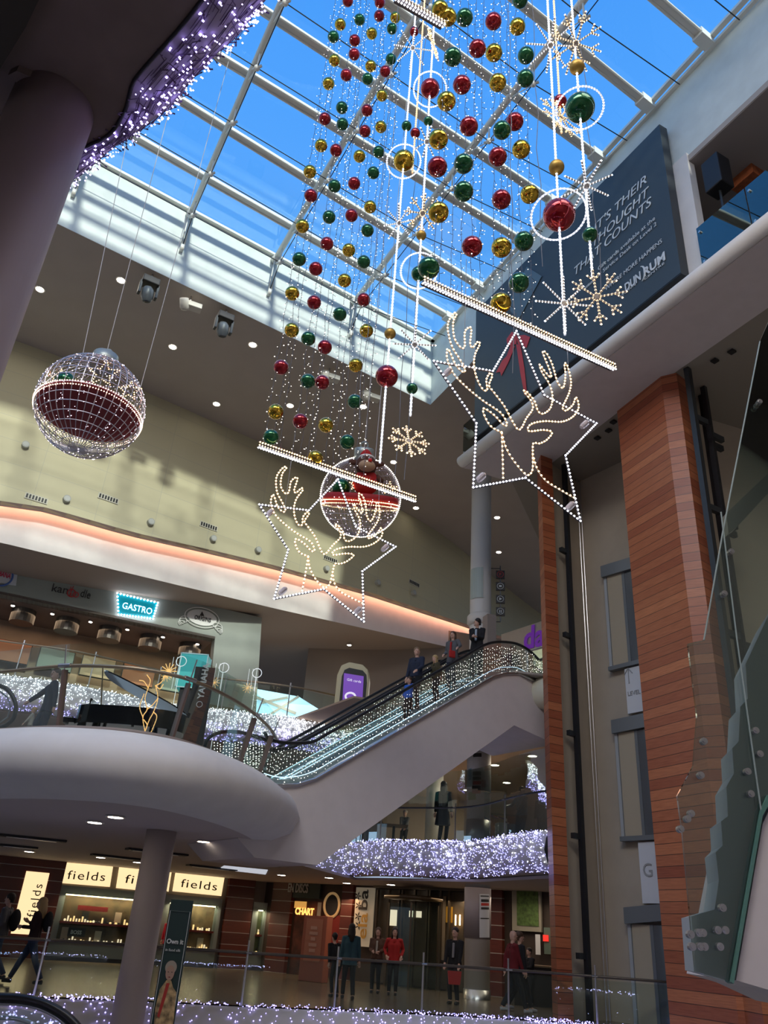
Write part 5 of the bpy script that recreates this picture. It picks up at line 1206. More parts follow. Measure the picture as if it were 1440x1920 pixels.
def snowflake(c, R_, m, label, tilt=(0, 0, 1), n8=8, yaw=0, flat=False, plain=False):
    """six or eight armed rope-light flake"""
    o = empty('plain_star' if plain else 'snowflake', c, label, 'light star' if plain else 'snowflake')
    Mx = Quaternion(Vector((0, 0, 1)), yaw).to_matrix() @ Quaternion(Vector((1, 0, 0)), tilt).to_matrix() if not isinstance(tilt, tuple) else Matrix.Identity(3)
    fr, bl = MB(), MB()
    for k in range(n8):
        a = 2*PI*k/n8+.1; d = Mx @ Vector((math.cos(a), 0, math.sin(a))); e = Mx @ Vector((-math.sin(a), 0, math.cos(a)))
        fr.tube([c, c+d*R_], .013, 6); beads(bl, c+d*.05, c+d*R_)
        if not plain:
            for s in (-1, 1):
                p = c+d*R_*.62; q = p+(d*.66+e*s*.60)*R_*.32; fr.tube([p, q], .012, 6); beads(bl, p, q)
    fr.build('frame', mat('rope_frame', (.5, .45, .4), .4), o); tag(bl.build('bulbs', m, o), None, None, None, 'stuff'); return o
def ring(c, R_, label, tilt, yaw=0):
    o = empty('ring_light_or_reflection', c, label, 'ring light'); Mx = Quaternion(Vector((0, 0, 1)), yaw).to_matrix() @ Quaternion(Vector((1, 0, 0)), tilt).to_matrix()
    pts = [c+Mx @ Vector((R_*math.cos(2*PI*i/48), R_*math.sin(2*PI*i/48), 0)) for i in range(48)]
    MB().tube(pts, .014, 6, True).build('tube', mat('clear_rope_tube', (.8, .82, .85)), o); b = MB()
    for i in range(0, 48): b.dot(pts[i], .018)
    tag(b.build('bulbs', COOL, o), None, None, None, 'stuff'); return o
def rope(ref, Y, top, bottom, items, nm, warm=False):
    P = vline(*ref, Y); z0, z1 = zat(P, bottom), top
    rope_strip(P, z0, z1, 'rope_light', nm, warm)
    for it in items:
        k, py = it[0], it[1]; c = V3(P, zat(P, py)); s = (c-Vector((0, 0, EYE))).length/FPX
        if k == 'ball': bauble(c+Vector((0, -.02, 0)), it[2]*s, it[3], it[4])
        elif k == 'flake': snowflake(c+Vector((0, -.06, 0)), it[2]*s, WARM, it[3], it[4], yaw=it[5])
        elif k == 'star': snowflake(c+Vector((0, -.05, 0)), it[2]*s, COOL, it[3], it[4], 8, it[5], plain=True)
        elif k == 'ring': ring(c, it[2]*s, it[3], it[4], it[5])
rope((757, 303), 10.5, 22.9, 868, [('ball', 61, 7.5, 'R', 'small red bauble near the top of the long left rope light'), ('star', 94, 30, 'small white eight armed light star near the top centre', 1.05, .2), ('ball', 238, 8.5, 'G', 'small green bauble on the long left rope light'),
    ('ring', 303, 29, 'white ring light around the gold bauble in the skylight centre', -.3, .3), ('ball', 303, 18, 'Y', 'large gold bauble inside a white ring, on the long left rope light'), ('star', 422, 32, 'white light star below the ringed gold bauble', .7, 1.0),
    ('ball', 627, 10.5, 'M', 'small matt gold bauble above the big red bauble on the left'), ('ball', 707, 21, 'R', 'big red bauble low on the long left rope light')], 'long white rope light hanging to the upper sphere cage')
rope((782, 200), 10.7, 22.9, 325, [('ball', 251, 8.5, 'R', 'small red bauble at the foot of the short amber rope light')], 'short amber rope light beside the ringed gold bauble', True)
rope((792, 405), 9.8, 22.9, 780, [('flake', 87, 26, 'warm snowflake seen nearly edge on at the top centre', -.3, 1.25), ('ring', 168, 27, 'white ring light around the red bauble at the upper centre', -.35, -.2), ('ball', 168, 16, 'R', 'red bauble inside a white ring at the upper centre'),
    ('ball', 229, 8, 'G', 'small green bauble under the ringed red bauble'), ('star', 270, 24, 'small white light star beside the ringed gold bauble', .9, .4), ('flake', 405, 32, 'warm snowflake tilted away in front of the skylight centre', .95, .2), ('ball', 443, 9, 'M', 'small matt gold bauble under the tilted warm snowflake'),
    ('ring', 508, 33, 'white ring light around the green bauble by the right bar', -.45, .3), ('ball', 515, 14, 'G', 'green bauble inside a white ring at the left end of the right bar'), ('star', 650, 38, 'white light star in front of the skylight corner', 1.0, .1), ('ball', 730, 10.5, 'G', 'small green bauble above the hanging snowflake'),
    ('flake', 831, 39, 'warm snowflake hanging upright in front of the taupe ceiling', -.25, .25)], 'long white rope light down to the upright snowflake')
rope((1043, 316), 8.2, 22.9, 628, [('star', 90, 38, 'white light star at the upper right in front of the skylight', 1.1, .1), ('ball', 316, 13, 'M', 'matt gold bauble above the biggest red bauble'), ('ring', 403, 47, 'large white ring light around the biggest red bauble', -.25, .25),
    ('ball', 405, 28, 'R', 'biggest red bauble, inside a white ring before the billboard'), ('star', 574, 52, 'large white light star in front of the billboard', .25, .15)], 'white rope light in front of the billboard, ending in a large star')
rope((1098, 350), 7.8, 22.9, 520, [('flake', 88, 44, 'warm snowflake tilted at the top right of the skylight', .95, .35), ('ball', 128, 12, 'M', 'matt gold bauble above the ringed green bauble'), ('ring', 204, 38, 'white ring light around the large green bauble', -.05, -.25), ('ball', 204, 24, 'G', 'large green bauble inside a white ring at the upper right'),
    ('star', 354, 44, 'white light star beside the billboard slogan', 1.15, .5), ('ball', 442, 13, 'G', 'green bauble in front of the billboard slogan')], 'white rope light at the right, down to the snowflake on the billboard')
P = vline(1119, 557, 7.8); c = V3(P, zat(P, 557)); snowflake(c, .375, WARM, 'large warm snowflake in front of the lower edge of the billboard', .35, yaw=-.25)
rope((1047, 150), 8.6, 22.9, 250, [('ball', 192, 11, 'R', 'small red bauble beside the ringed large green bauble'), ('flake', 225, 44, 'warm snowflake seen at a steep angle left of the large green bauble', -.75, .9)], 'amber rope light beside the right white ropes', True)
# thin suspension wires that hang free
wires = [((716, 330), 11, 330, 800), ((780, 560), 11, 560, 900), ((1108, 300), 8.4, 300, 560), ((1003, 120), 8.8, 0, 500), ((960, 440), 8.6, 440, 700), ((742, 880), 11, 560, 905)]
for i, (rf, Y, y0, y1) in enumerate(wires):
    P = vline(*rf, Y); pts = [V3(P, z)+Vector((.03*math.sin(z*3+i), 0, 0)) for z in [zat(P, y1)+k*(22.9-zat(P, y1))/14 for k in range(15)]]
    tag(MB().tube(pts, .006, 5).build('suspension_wire', mat('grey_wire', (.16, .17, .20), .5)), 'thin grey wire hanging among the decorations, %s from the first built cluster' % ORD[i] if False else ['thin wire left of the ringed gold bauble', 'thin wire between the two lit bars', 'thin wire right of the ringed green bauble', 'thin wire left of the biggest red bauble', 'thin wire behind the right lit bar', 'thin wire beside the upright snowflake'][i], 'wire')

# ---- reindeer stars
STAR = [(95, 600), (430, 640), (625, 430), (745, 750), (1015, 885), (790, 1050), (800, 1390), (530, 1170), (195, 1235), (290, 905)]
DEER = [[(385, 1185), (405, 1080), (425, 960)], [(425, 960), (435, 1030), (470, 1100), (530, 1165), (570, 1140), (590, 1060)], [(590, 1060), (600, 1130), (640, 1190), (720, 1235), (790, 1270)],
 [(590, 1060), (605, 1005), (640, 1005), (690, 985), (732, 945), (680, 935), (600, 945), (588, 930), (620, 905), (700, 890), (800, 890), (870, 865), (915, 825), (925, 790), (915, 762), (890, 800), (840, 832), (825, 815), (880, 740), (905, 680), (900, 600), (885, 592), (880, 640), (860, 700), (840, 716), (820, 680), (810, 600), (790, 545), (765, 532), (775, 580), (790, 640), (785, 665), (760, 640), (732, 600), (738, 640), (770, 700), (775, 760), (750, 820), (700, 852), (670, 840), (660, 790), (625, 745), (605, 742), (640, 790), (640, 830), (590, 880), (550, 930), (525, 936), (500, 890), (470, 820), (420, 750), (400, 718), (430, 670), (420, 655), (390, 690), (385, 740), (360, 742), (335, 690), (330, 620), (350, 560), (388, 510), (380, 495), (345, 525), (330, 510), (352, 440), (345, 422), (310, 450), (295, 520), (270, 530), (240, 480), (250, 400), (280, 358), (265, 352), (235, 380), (210, 430), (215, 520), (250, 590), (272, 640), (255, 655), (220, 620), (200, 560), (188, 538), (178, 560), (175, 600), (200, 670), (270, 740), (350, 800), (440, 855), (467, 905), (460, 921), (440, 912), (400, 870), (350, 838), (336, 850), (345, 890), (370, 930), (425, 955)]]
toL = lambda p: (460+p[0]/3.6, 780+p[1]/3.6)
def solve_h(src, dst):
    """homography by least squares (normal equations, plain Python)"""
    A_ = []; b_ = []
    for (x, y), (u, v) in zip(src, dst):
        A_.append([x, y, 1, 0, 0, 0, -u*x, -u*y]); b_.append(u); A_.append([0, 0, 0, x, y, 1, -v*x, -v*y]); b_.append(v)
    n_ = 8; M_ = [[sum(r[i]*r[j] for r in A_) for j in range(n_)]+[sum(r[i]*q for r, q in zip(A_, b_))] for i in range(n_)]
    for i in range(n_):
        p = max(range(i, n_), key=lambda k: abs(M_[k][i])); M_[i], M_[p] = M_[p], M_[i]
        for k in range(n_):
            if k != i:
                f = M_[k][i]/M_[i][i]
                for j in range(i, n_+1): M_[k][j] -= f*M_[i][j]
    h = [M_[i][n_]/M_[i][i] for i in range(n_)]
    return lambda p: ((h[0]*p[0]+h[1]*p[1]+h[2])/(h[6]*p[0]+h[7]*p[1]+1), (h[3]*p[0]+h[4]*p[1]+h[5])/(h[6]*p[0]+h[7]*p[1]+1))
starL = [toL(p) for p in STAR]
starR = [(813, 678), (924, 697), (968, 622), (1020, 742), (1118, 795), (1060, 855), (1088, 978), (985, 897), (887, 915), (893, 795)]
def reindeer(A, B, star, deer, label, bead):
    d = (B-A).normalized(); off_ = Vector((d.y, -d.x))*.0
    S = [atp(*p, A, B) for p in star]; c = sum(S, Vector())/10
    o = empty('reindeer_star', c, label, 'light figure')
    fr, bl = MB(), MB()
    for a, b in zip(S, S[1:]+S[:1]): fr.tube([a, b], .016, 6); beads(bl, a+Vector((0, -.02, 0)), b+Vector((0, -.02, 0)), .055, bead)
    fr.build('star_frame', mat('dark_star_frame', (.14, .13, .14), .5, .5), o); tag(bl.build('star_bulbs', COOL, o), None, None, None, 'stuff')
    fr, bl = MB(), MB()
    for path in deer:
        P = smooth([atp(*p, A, B)+Vector((0, -.03, 0)) for p in path], 4)
        fr.tube(P, .010, 5); L = sum((b-a).length for a, b in zip(P, P[1:])); 
        for q in resample(P, max(2, int(L/.058))): bl.dot(q+Vector((0, -.015, 0)), bead)
    fr.build('reindeer_frame', mat('rope_frame', (.5, .45, .4)), o); tag(bl.build('reindeer_bulbs', WARM, o), None, None, None, 'stuff')
    for i in (0, 4, 6, 8):
        q = S[i].lerp(c, .16); cl = MB(); cl.lathe([(.03, -.09), (.045, -.05), (.045, .04), (.02, .07)], q, 10, Matrix.Rotation(.7, 3, 'Y')); cl.build('lamp_cluster', mat('frosted_fitting', (.45, .40, .42), .3), o)
    up = atp(*star[2], A, B); MB().tube([up, V3(up.xy, up.z+.35)], .006, 4).build('hook', DSTEEL, o)
    for k in (0, 4):
        q = S[k].lerp(S[1 if k == 0 else 3], .5); MB().tube([q, V3(q.xy, q.z+1.2+.8*(k == 0))], .005, 4).build('suspension_wire', mat('grey_wire', (.16, .17, .20)), o)
    return o
deerL = [[toL(p) for p in path] for path in DEER]
H = solve_h(starL, starR); deerR = [[H(p) for p in path] for path in deerL]
nn = Vector((-(bLb-bLa).y, (bLb-bLa).x)).normalized()
reindeer(bLa.xy, bLb.xy, starL, deerL, 'left light star with a warm reindeer head outline, over the cream wall', .0165)
reindeer(bRa.xy, bRb.xy, starR, deerR, 'right light star with a warm reindeer head outline, before the billboard and slab edge', .0150)

# ---- wire sphere cages
def cage(c, R_, label, tilt, cab_top, deer=False):
    o = empty('sphere_cage', c, label, 'sphere decoration')
    W = mat('silver_cage_wire', (.52, .50, .54), .35, .7); T = Quaternion(Vector((1, 0, 0)), tilt).to_matrix() @ Quaternion(Vector((0, 1, 0)), .0).to_matrix()
    w = MB()
    for k in range(20):
        a = PI*k/20; seg = []
        for i in range(49):
            t = 2*PI*i/48+PI/4; p = Vector((R_*math.cos(t)*math.cos(a), R_*math.cos(t)*math.sin(a), R_*math.sin(t)))
            if deer and p.y < -.15*R_ and p.z > -.15*R_:
                if len(seg) > 1: w.tube(seg, .008, 4)
                seg = []
            else: seg.append(c+T @ p)
        if len(seg) > 1: w.tube(seg, .008, 4)
    for k in range(1, 18):
        z = -R_*math.cos(PI*k/18); r = math.sqrt(R_*R_-z*z)
        if deer and z > -.15*R_: w.tube([c+T @ Vector((r*math.cos(-.17+(PI+.34)*i/24), r*math.sin(-.17+(PI+.34)*i/24), z)) for i in range(25)], .008, 4)
        else: w.tube([c+T @ Vector((r*math.cos(2*PI*i/40), r*math.sin(2*PI*i/40), z)) for i in range(40)], .008, 4, True)
    w.build('wire_cage', W, o)
    RD = mat('deep_red_cloth', (.16, .006, .012), .7)
    dz = -.17*R_
    bowl = [(.02, -R_*.93)]+[(math.sqrt(max(0, (R_*.95)**2-z*z)), z) for z in [R_*(-.9+.1*i) for i in range(10)]]
    b_ = MB(); b_.lathe([(R_*.94, dz), (R_*.95, dz+.05), (.02, dz+.06)], c, 40, T); b_.lathe([(R_*.93, dz-.01), (.02, dz-.012)], c, 40, T); b_.build('red_platform', RD, o, sm=False)
    if deer:
        b_ = MB(); b_.lathe([(R_*.97, dz-.04), (R_*.975, dz+.08), (R_*.96, dz+.16)], c, 40, T); b_.build('red_band', mat('red_felt_band', (.32, .01, .015), .7), o, sm=True)
    def hoop(z, m, r=.014, extra=0):
        rr = math.sqrt(R_*R_-z*z)+.015+extra; q = MB(); n_ = int(2*PI*rr/.05)
        for i in range(n_): q.dot(c+T @ Vector((rr*math.cos(2*PI*i/n_), rr*math.sin(2*PI*i/n_), z)), r)
        tag(q.build('light_hoop', m, o), None, None, None, 'stuff')
    hoop(dz, mat('rosy_warm_bulb', (1, .66, .48), emit=5) if not deer else WARM); hoop(dz-.07, mat('rosy_warm_bulb', (1, .66, .48), emit=5) if not deer else WARM)
    if deer:
        q = MB(); v = Vector((c.x, c.y, c.z-EYE)).normalized(); e1 = v.cross(Vector((0, 0, 1))).normalized(); e2_ = e1.cross(v)
        for i in range(130): a = 2*PI*i/130; q.dot(c+(e1*math.cos(a)+e2_*math.sin(a))*(R_+.02), .018)
        tag(q.build('rim_bulbs', mat('warm_white_bulb', (1, .95, .85)), o), None, None, None, 'stuff')
    q = MB(); rn = random.Random(11)
    for _ in range(520 if not deer else 420):
        z = rn.uniform(-1, 1); a = rn.uniform(0, 2*PI); r = math.sqrt(1-z*z)
        if deer and math.sin(a) < -.1 and z > -.1: continue
        q.dot(c+T @ Vector((r*math.cos(a), r*math.sin(a), z))*(R_+.01), rn.choice((.006, .008, .011)))
    tag(q.build('cage_bulbs', mat('pinkish_white_bulb', (.95, .85, 1), emit=4), o), None, None, None, 'stuff')
    q = MB(); q.lathe([(R_*.25, R_*.95), (R_*.25, R_*1.24), (R_*.21, R_*1.26)], c, 24, T); q.build('cap', mat('pewter_cap', (.34, .38, .36), .4, .5), o, sm=True)
    q = MB().tube([c+T @ Vector((R_*.09*math.cos(a), 0, R_*1.33+R_*.09*math.sin(a))) for a in [2*PI*i/16 for i in range(16)]], .02, 6, True); q.build('loop', mat('pewter_cap', (.34, .38, .36)), o)
    for cp_, tp in cab_top: MB().tube([c+T @ Vector(cp_)*R_, tp], .008, 5).build('suspension_cable', mat('pale_cable', (.45, .43, .42), .5), o)
    # contents
    for (x, y, col, r) in ((-.35, -.55, 'G', .2), (.12, -.62, 'R', .10)) if not deer else ((-.5, -.35, 'G', .24),):
        MB().ball(c+T @ Vector((x*R_, y*R_, dz+.08+r*R_)), r*R_*1.0, 20, 12).build('inner_bauble', BALLC[col], o, sm=True)
    for (x, y, z, s) in (((.3, -.55, .38, .3), (-.62, -.3, .4, .2), (.75, -.25, .25, .22)) if not deer else ((-.12, -.6, .25, .16), (.72, -.35, .25, .18))):
        p0 = c+T @ Vector((x, y, z))*R_; q = MB(); pts = []
        for i in range(10):
            a = PI/2+i*PI/5; rr = s*R_*(1 if i % 2 == 0 else .45); pts.append(p0+Vector((rr*math.cos(a), 0, rr*math.sin(a))))
        for a, b in zip(pts, pts[1:]+pts[:1]): beads(q, a, b, .045, .013)
        tag(q.build('gold_star_lights', WARM, o), None, None, None, 'stuff')
    return o
cL = aty(170, 762, 13.0); RL_ = 97/FPX*(cL-Vector((0, 0, EYE))).length/1.06
cage(cL, RL_, 'left wire sphere cage with a deep red base, hanging before the cream wall', -.03,
     [((-.35, -.2, .92), aty(205, 260, 14.0)+Vector((0, 0, 6))), ((.0, 0, 1.1), aty(300, 230, 13.2)+Vector((0, 0, 6))), ((.8, .1, .58), aty(375, 330, 14.5)+Vector((0, 0, 6)))])
cR_ = aty(676, 932, 15.2); RR_ = 77/FPX*(cR_-Vector((0, 0, EYE))).length/1.05
cage(cR_, RR_, 'sphere cage with a plush reindeer in a red hat, behind the left bar', .42,
     [((.0, 0, 1.1), V3(cR_.xy, 23.45)), ((.3, .0, .9), V3(cR_.xy+Vector((.3, 0)), 23.45))], True)
# plush reindeer (a toy) sitting in the sphere
pd = empty('plush_reindeer', cR_+Vector((0, -.25, .1)), 'brown plush reindeer toy with red nose, santa hat and red jumper in the sphere', 'plush toy')
FB = mat('brown_plush', (.08, .03, .018), .95); MZ = mat('cream_plush', (.42, .28, .18), .95); RDP = mat('red_plush', (.38, .012, .01), .9); WP = mat('white_plush', (.7, .68, .66), .95)
hc = cR_+Vector((.08, -.62, RR_*.50)); s_ = RR_/1.0
MB().ball(cR_+Vector((.1, -.50, .10*s_)), .33*s_, 20, 12, (1, .8, 1.05)).build('body', RDP, pd, sm=True)
hd = MB().ball(hc, .27*s_, 20, 14).build('head', FB, pd, sm=True)
MB().ball(hc+Vector((.02, -.20*s_, -.12*s_)), .17*s_, 18, 12, (1.25, 1, .85)).build('muzzle', MZ, hd, sm=True)
MB().ball(hc+Vector((.10*s_, -.36*s_, -.05*s_)), .05*s_, 12, 8).build('nose', mat('red_nose', (.6, .01, .01), .4), hd, sm=True)
for x in (-.1, .08): MB().ball(hc+Vector((x*s_, -.24*s_, .08*s_)), .04*s_, 12, 8).build('eye', WP, hd, sm=True); MB().ball(hc+Vector((x*s_+.01, -.275*s_, .08*s_)), .018*s_, 8, 6).build('pupil', BLACK, hd)
for s in (-1, 1): MB().ball(hc+Vector((s*.30*s_, 0, .08*s_)), .1*s_, 12, 8, (1.6, .5, .8)).build('ear', FB, hd, sm=True)
MB().lathe([(.17*s_, 0), (.15*s_, .1*s_), (.09*s_, .2*s_), (.02, .26*s_)], hc+Vector((-.02, 0, .22*s_)), 16).build('hat', RDP, hd, sm=True); MB().tube([hc+Vector((.18*s_*math.cos(a), .18*s_*math.sin(a), .2*s_)) for a in [2*PI*i/16 for i in range(16)]], .04*s_, 8, True).build('hat_brim', WP, hd, sm=True)
for s in (-1, 1): MB().tube([cR_+Vector((.1+s*.28*s_, -.55, .25*s_)), cR_+Vector((.1+s*.38*s_, -.68, .05*s_))], .07*s_, 10).build('arm', FB, pd, sm=True)

# ================================================================== PEOPLE
def ik(a, b, l1, l2, bend):
    a, b = Vector(a), Vector(b); d = b-a; L = min(d.length, (l1+l2)*.999); dn = d.normalized(); b = a+dn*L
    x = (l1*l1-l2*l2+L*L)/(2*L); h = math.sqrt(max(0, l1*l1-x*x)); bd_ = Vector(bend); bd_ = bd_-bd_.dot(dn)*dn
    return a+dn*x+(bd_.normalized() if bd_.length > 1e-4 else Vector((0, 1, 0)))*h, b
def remesh(o, v, sm=3):
    m = o.modifiers.new('skin', 'REMESH'); m.mode = 'VOXEL'; m.voxel_size = v; m.use_smooth_shade = True
    s = o.modifiers.new('soft', 'SMOOTH'); s.iterations = sm; s.factor = .5; return o
SKIN = mat('skin', (.50, .30, .22), .55); SKIN2 = mat('skin_dim', (.42, .25, .18), .55)
def person(name_label, pos, H, yaw, top, legs, hair, hands=None, feet=None, look=0, lean=0, coat=0, long_hair=False, bald=False, shoes=None, skin=None, vox=.012, child=False, hood=False, inner=None, cat='person'):
    """one person in local metres: x to their left, y forward, scaled to height H"""
    k = H/1.75; skin = skin or SKIN; o = empty('person', pos, name_label, cat); o.rotation_euler.z = yaw
    V = lambda x, y, z: Vector((x, y, z))*k
    hands = hands or ((.27, .05, .82), (-.27, .05, .82)); feet = feet or ((.10, .02, .0), (-.10, .02, .0))
    hip = Vector((0, 0, .93)); ch = Vector((0, lean, 1.30)); nk = Vector((0, lean*1.25, 1.48)); hd = Vector((0, lean*1.35+.015, 1.635))
    hs = 1.18 if child else 1
    J = {}
    for s, i in ((1, 0), (-1, 1)):
        sh_ = Vector((s*.185, lean*1.15, 1.43)); hh = Vector(hands[i]); el_, hh = ik(sh_, hh, .29, .27, (s*.5, -1, -.2)); J['sh', i], J['el', i], J['ha', i] = sh_, el_, hh
        hp = Vector((s*.09, 0, .92)); ft = Vector(feet[i])+Vector((0, 0, .08)); kn, ft = ik(hp, ft, .44, .43, (0, 1, 0)); J['hp', i], J['kn', i], J['ft', i] = hp, kn, ft
    def T(mb, pts, rs, n=10): mb.tube([p*k for p in pts], [r*k for r in rs], n)
    b = MB()
    for s in (-1, 1): T(b, [Vector((s*.06, 0, .88)), Vector((s*.055, lean*.4, 1.08)), Vector((s*.075, lean, 1.3)), Vector((s*.09, lean*1.2, 1.42))], [.095, .088, .10, .06])
    T(b, [ch+Vector((0, 0, .12)), nk, hd-Vector((0, 0, .05))], [.06, .052, .052])
    rl = Quaternion(Vector((0, 0, 1)), look)
    b.lathe([(.012, -.125), (.045, -.112), (.066, -.07), (.076, 0), (.074, .05), (.055, .095), (.012, .118)], hd*k, 14, Matrix.Diagonal((k*hs, k*1.2*hs, k*hs)) )
    fdir = rl @ Vector((0, 1, 0)); fs = rl @ Vector((1, 0, 0))
    T(b, [hd+fdir*.085*hs+Vector((0, 0, .015)), hd+fdir*.108*hs-Vector((0, 0, .02))], [.012, .016], 6)
    T(b, [hd+fdir*.07*hs-Vector((0, 0, .075)), hd+fdir*.082*hs-Vector((0, 0, .09))], [.03, .028], 8)
    for s in (-1, 1): T(b, [hd+fs*s*.074*hs+Vector((0, 0, .02)), hd+fs*s*.082*hs-Vector((0, 0, .02))], [.014, .012], 6)
    for i, s in ((0, 1), (1, -1)):
        sh_, el_, ha = J['sh', i], J['el', i], J['ha', i]; T(b, [sh_, el_, ha], [.052, .042, .026])
        d = (ha-el_).normalized(); side = d.cross(Vector((0, 1, 0))); side = side.normalized() if side.length > .1 else Vector((1, 0, 0)); nrm = d.cross(side)
        T(b, [ha, ha+d*.05, ha+d*.085], [.03, .038, .032], 8)
        for f_, (o_, l_) in enumerate(((-.028, .070), (-.010, .082), (.010, .078), (.027, .062))):
            p = ha+d*.08+side*o_; q = p+d*l_*.5+nrm*.004; r = q+(d*.8+nrm*.6).normalized()*l_*.5; T(b, [p, q, r], [.0105, .0095, .008], 6)
        p = ha+d*.03+side*(-.03); T(b, [p, p+(d*.6-side*.8).normalized()*.04, p+(d*.95-side*.3).normalized()*.075], [.013, .011, .009], 6)
        hp, kn, ft = J['hp', i], J['kn', i], J['ft', i]; T(b, [hp, kn, ft], [.085, .055, .04]); T(b, [ft, ft+Vector((0, .12, -.05))], [.04, .032], 8)
    remesh(b.build('body', skin, o), .0095*max(.8, k) if vox < .013 else vox, 2)
    c = MB(); lo = .90-coat
    for s in (-1, 1): T(c, [Vector((s*.075, 0, lo)), Vector((s*.068, lean*.3, 1.05)), Vector((s*.085, lean, 1.3)), Vector((s*.10, lean*1.2, 1.43))], [.125+coat*.12, .108, .118, .072])
    T(c, [nk-Vector((0, 0, .10)), nk-Vector((0, -.005, .015))], [.09, .072])
    for i in (0, 1): d = (J['ha', i]-J['el', i]); T(c, [Vector((J['sh', i].x*.6, J['sh', i].y, 1.42)), J['sh', i], J['el', i], J['ha', i]-d.normalized()*.02], [.075, .072, .057, .043])
    remesh(c.build('jacket', top, o), .016, 3)
    t = MB()
    for i, s in ((0, 1), (1, -1)): T(t, [Vector((s*.05, 0, .99)), J['hp', i], J['kn', i], J['ft', i]+Vector((0, 0, .02))], [.10, .105, .070, .056])
    remesh(t.build('trousers', legs, o), .016, 2)
    q = MB()
    for i in (0, 1):
        ft = J['ft', i]; T(q, [ft+Vector((0, -.05, -.04)), ft+Vector((0, .05, -.035)), ft+Vector((0, .16, -.05))], [.047, .047, .035])
    remesh(q.build('shoes', shoes or BLACK, o), .014, 2)
    if not bald:
        h = MB(); back = -fdir
        h.ball((hd+Vector((0, 0, .050*hs))+back*.024)*k, .094*k*hs, 16, 10, (1, 1.14, 1.02))
        T(h, [hd+back*.05+Vector((0, 0, .03)), hd+back*.06-Vector((0, 0, .07))], [.075, .055])
        if long_hair:
            T(h, [hd+back*.05, hd+back*.075-Vector((0, 0, .14)), hd+back*.085-Vector((0, 0, .30))], [.09, .085, .05])
            for s in (-1, 1): T(h, [hd+fs*s*.06+Vector((0, 0, .05)), hd+fs*s*.082-Vector((0, 0, .08)), hd+fs*s*.075+back*.02-Vector((0, 0, .22))], [.03, .028, .02])
        m_ = h.build('hair', hair, o); remesh(m_, .010, 1)
    for s in (-1, 1): MB().ball((hd+fdir*.086*hs+fs*s*.030*hs+Vector((0, 0, .022*hs)))*k, .0095*k*hs, 8, 6).build('eye', BLACK, o, sm=True)
    MB().tube([(hd+fdir*.094*hs+fs*x*hs-Vector((0, 0, .052*hs)))*k for x in (-.022, 0, .022)], .0055*k*hs, 5).build('mouth', mat('lips', (.35, .12, .10), .5), o)
    if inner: remesh(MB().tube([Vector((0, lean+.10, 1.40))*k, Vector((0, lean+.125, 1.05))*k], .035*k, 8).build('shirt', inner, o), .016, 1)
    for c_ in o.children: c_.location = (0, 0, 0)          # parts are drawn in the person's own metres
    return o
def feet_at(px, py_head, headz_off, Y): pass
def stand(px, py_top, H, Y):
    """foot point of a standing person whose crown shows at px, py_top, at depth Y"""
    p = aty(px, py_top, Y); return Vector((p.x, p.y, p.z-H))
NAVYC = mat('navy_cloth', (.012, .018, .04), .85); BLKC = mat('black_cloth', (.010, .010, .012), .9); GRYC = mat('grey_cloth', (.09, .09, .095), .9); JEAN = mat('denim', (.03, .045, .09), .9); DJEAN = mat('dark_denim', (.015, .02, .035), .9)
BROWNH = mat('brown_hair', (.06, .03, .015), .6); DARKH = mat('dark_hair', (.015, .009, .006), .6); BLOND = mat('blond_hair', (.42, .28, .12), .6); GREYH = mat('grey_hair', (.25, .22, .19), .6); GING = mat('fair_brown_hair', (.20, .12, .06), .6)
BLUEC = mat('bright_blue_cloth', (.01, .10, .48), .8); REDC = mat('red_cloth', (.36, .014, .012), .8)
# on the escalator: three adults, a boy and a bent child behind
def on_step(px, py, o=.62):
    A, B = ESA+eN*o, ESB+eN*o; p = atp(px, py, A, B); s = (p.xy-A).dot(ed2); return s, pe(s, zdeck(s)+.10, o), p.z
def rider(px, py, H, **kw):
    s, f, z = on_step(px, py); f.z = z-H; return f
yd = math.atan2(-ed2.y, -ed2.x)-PI/2      # facing down the escalator
f = rider(895, 1161, 1.85); person('man in a black coat looking right, topmost on the escalator, holding a phone', f, 1.85, yd+.55, BLKC, BLKC, DARKH, hands=((.04, .28, 1.12), (-.06, .28, 1.12)), look=-1.25, coat=.22, inner=mat('pale_blue_shirt', (.35, .42, .5), .8))
f = rider(850, 1185, 1.70); person('woman with long brown hair in a grey coat on the escalator', f, 1.70, yd+.25, GRYC, DJEAN, BROWNH, hands=((.20, .18, 1.0), (-.42, .33, 1.08)), look=.2, coat=.15, long_hair=True, inner=REDC)
wb_g = f.copy()
f = rider(783, 1215, 1.78); person('man in a dark navy jacket looking at the camera on the escalator', f, 1.78, yd+.35, NAVYC, BLKC, GING, hands=((.26, .1, .85), (-.20, .30, 1.0)), look=.75)
f = rider(768, 1271, 1.22); person('boy in a bright blue jumper on the escalator reaching for the handrail', f, 1.22, yd+.2, BLUEC, BLKC, BROWNH, hands=((.2, .15, 1.0), (-.55, .40, 1.28)), look=.3, child=True)
s_q, f, z = on_step(822, 1232, 1.0); f.z = z-1.3; person('stooping person with fair hair between the man and the woman on the escalator', f, 1.3, yd, mat('olive_cloth', (.06, .05, .025), .9), BLKC, BLOND, long_hair=True, lean=.12, child=True)
# red scarf-like bag of the woman
rb = tag(MB().box(wb_g+Vector((-.05, -.28, .92)), (.20, .08, .22), .4).build('handbag', REDC, bevel=.03), 'red bag held by the woman in the grey coat on the escalator', 'bag')
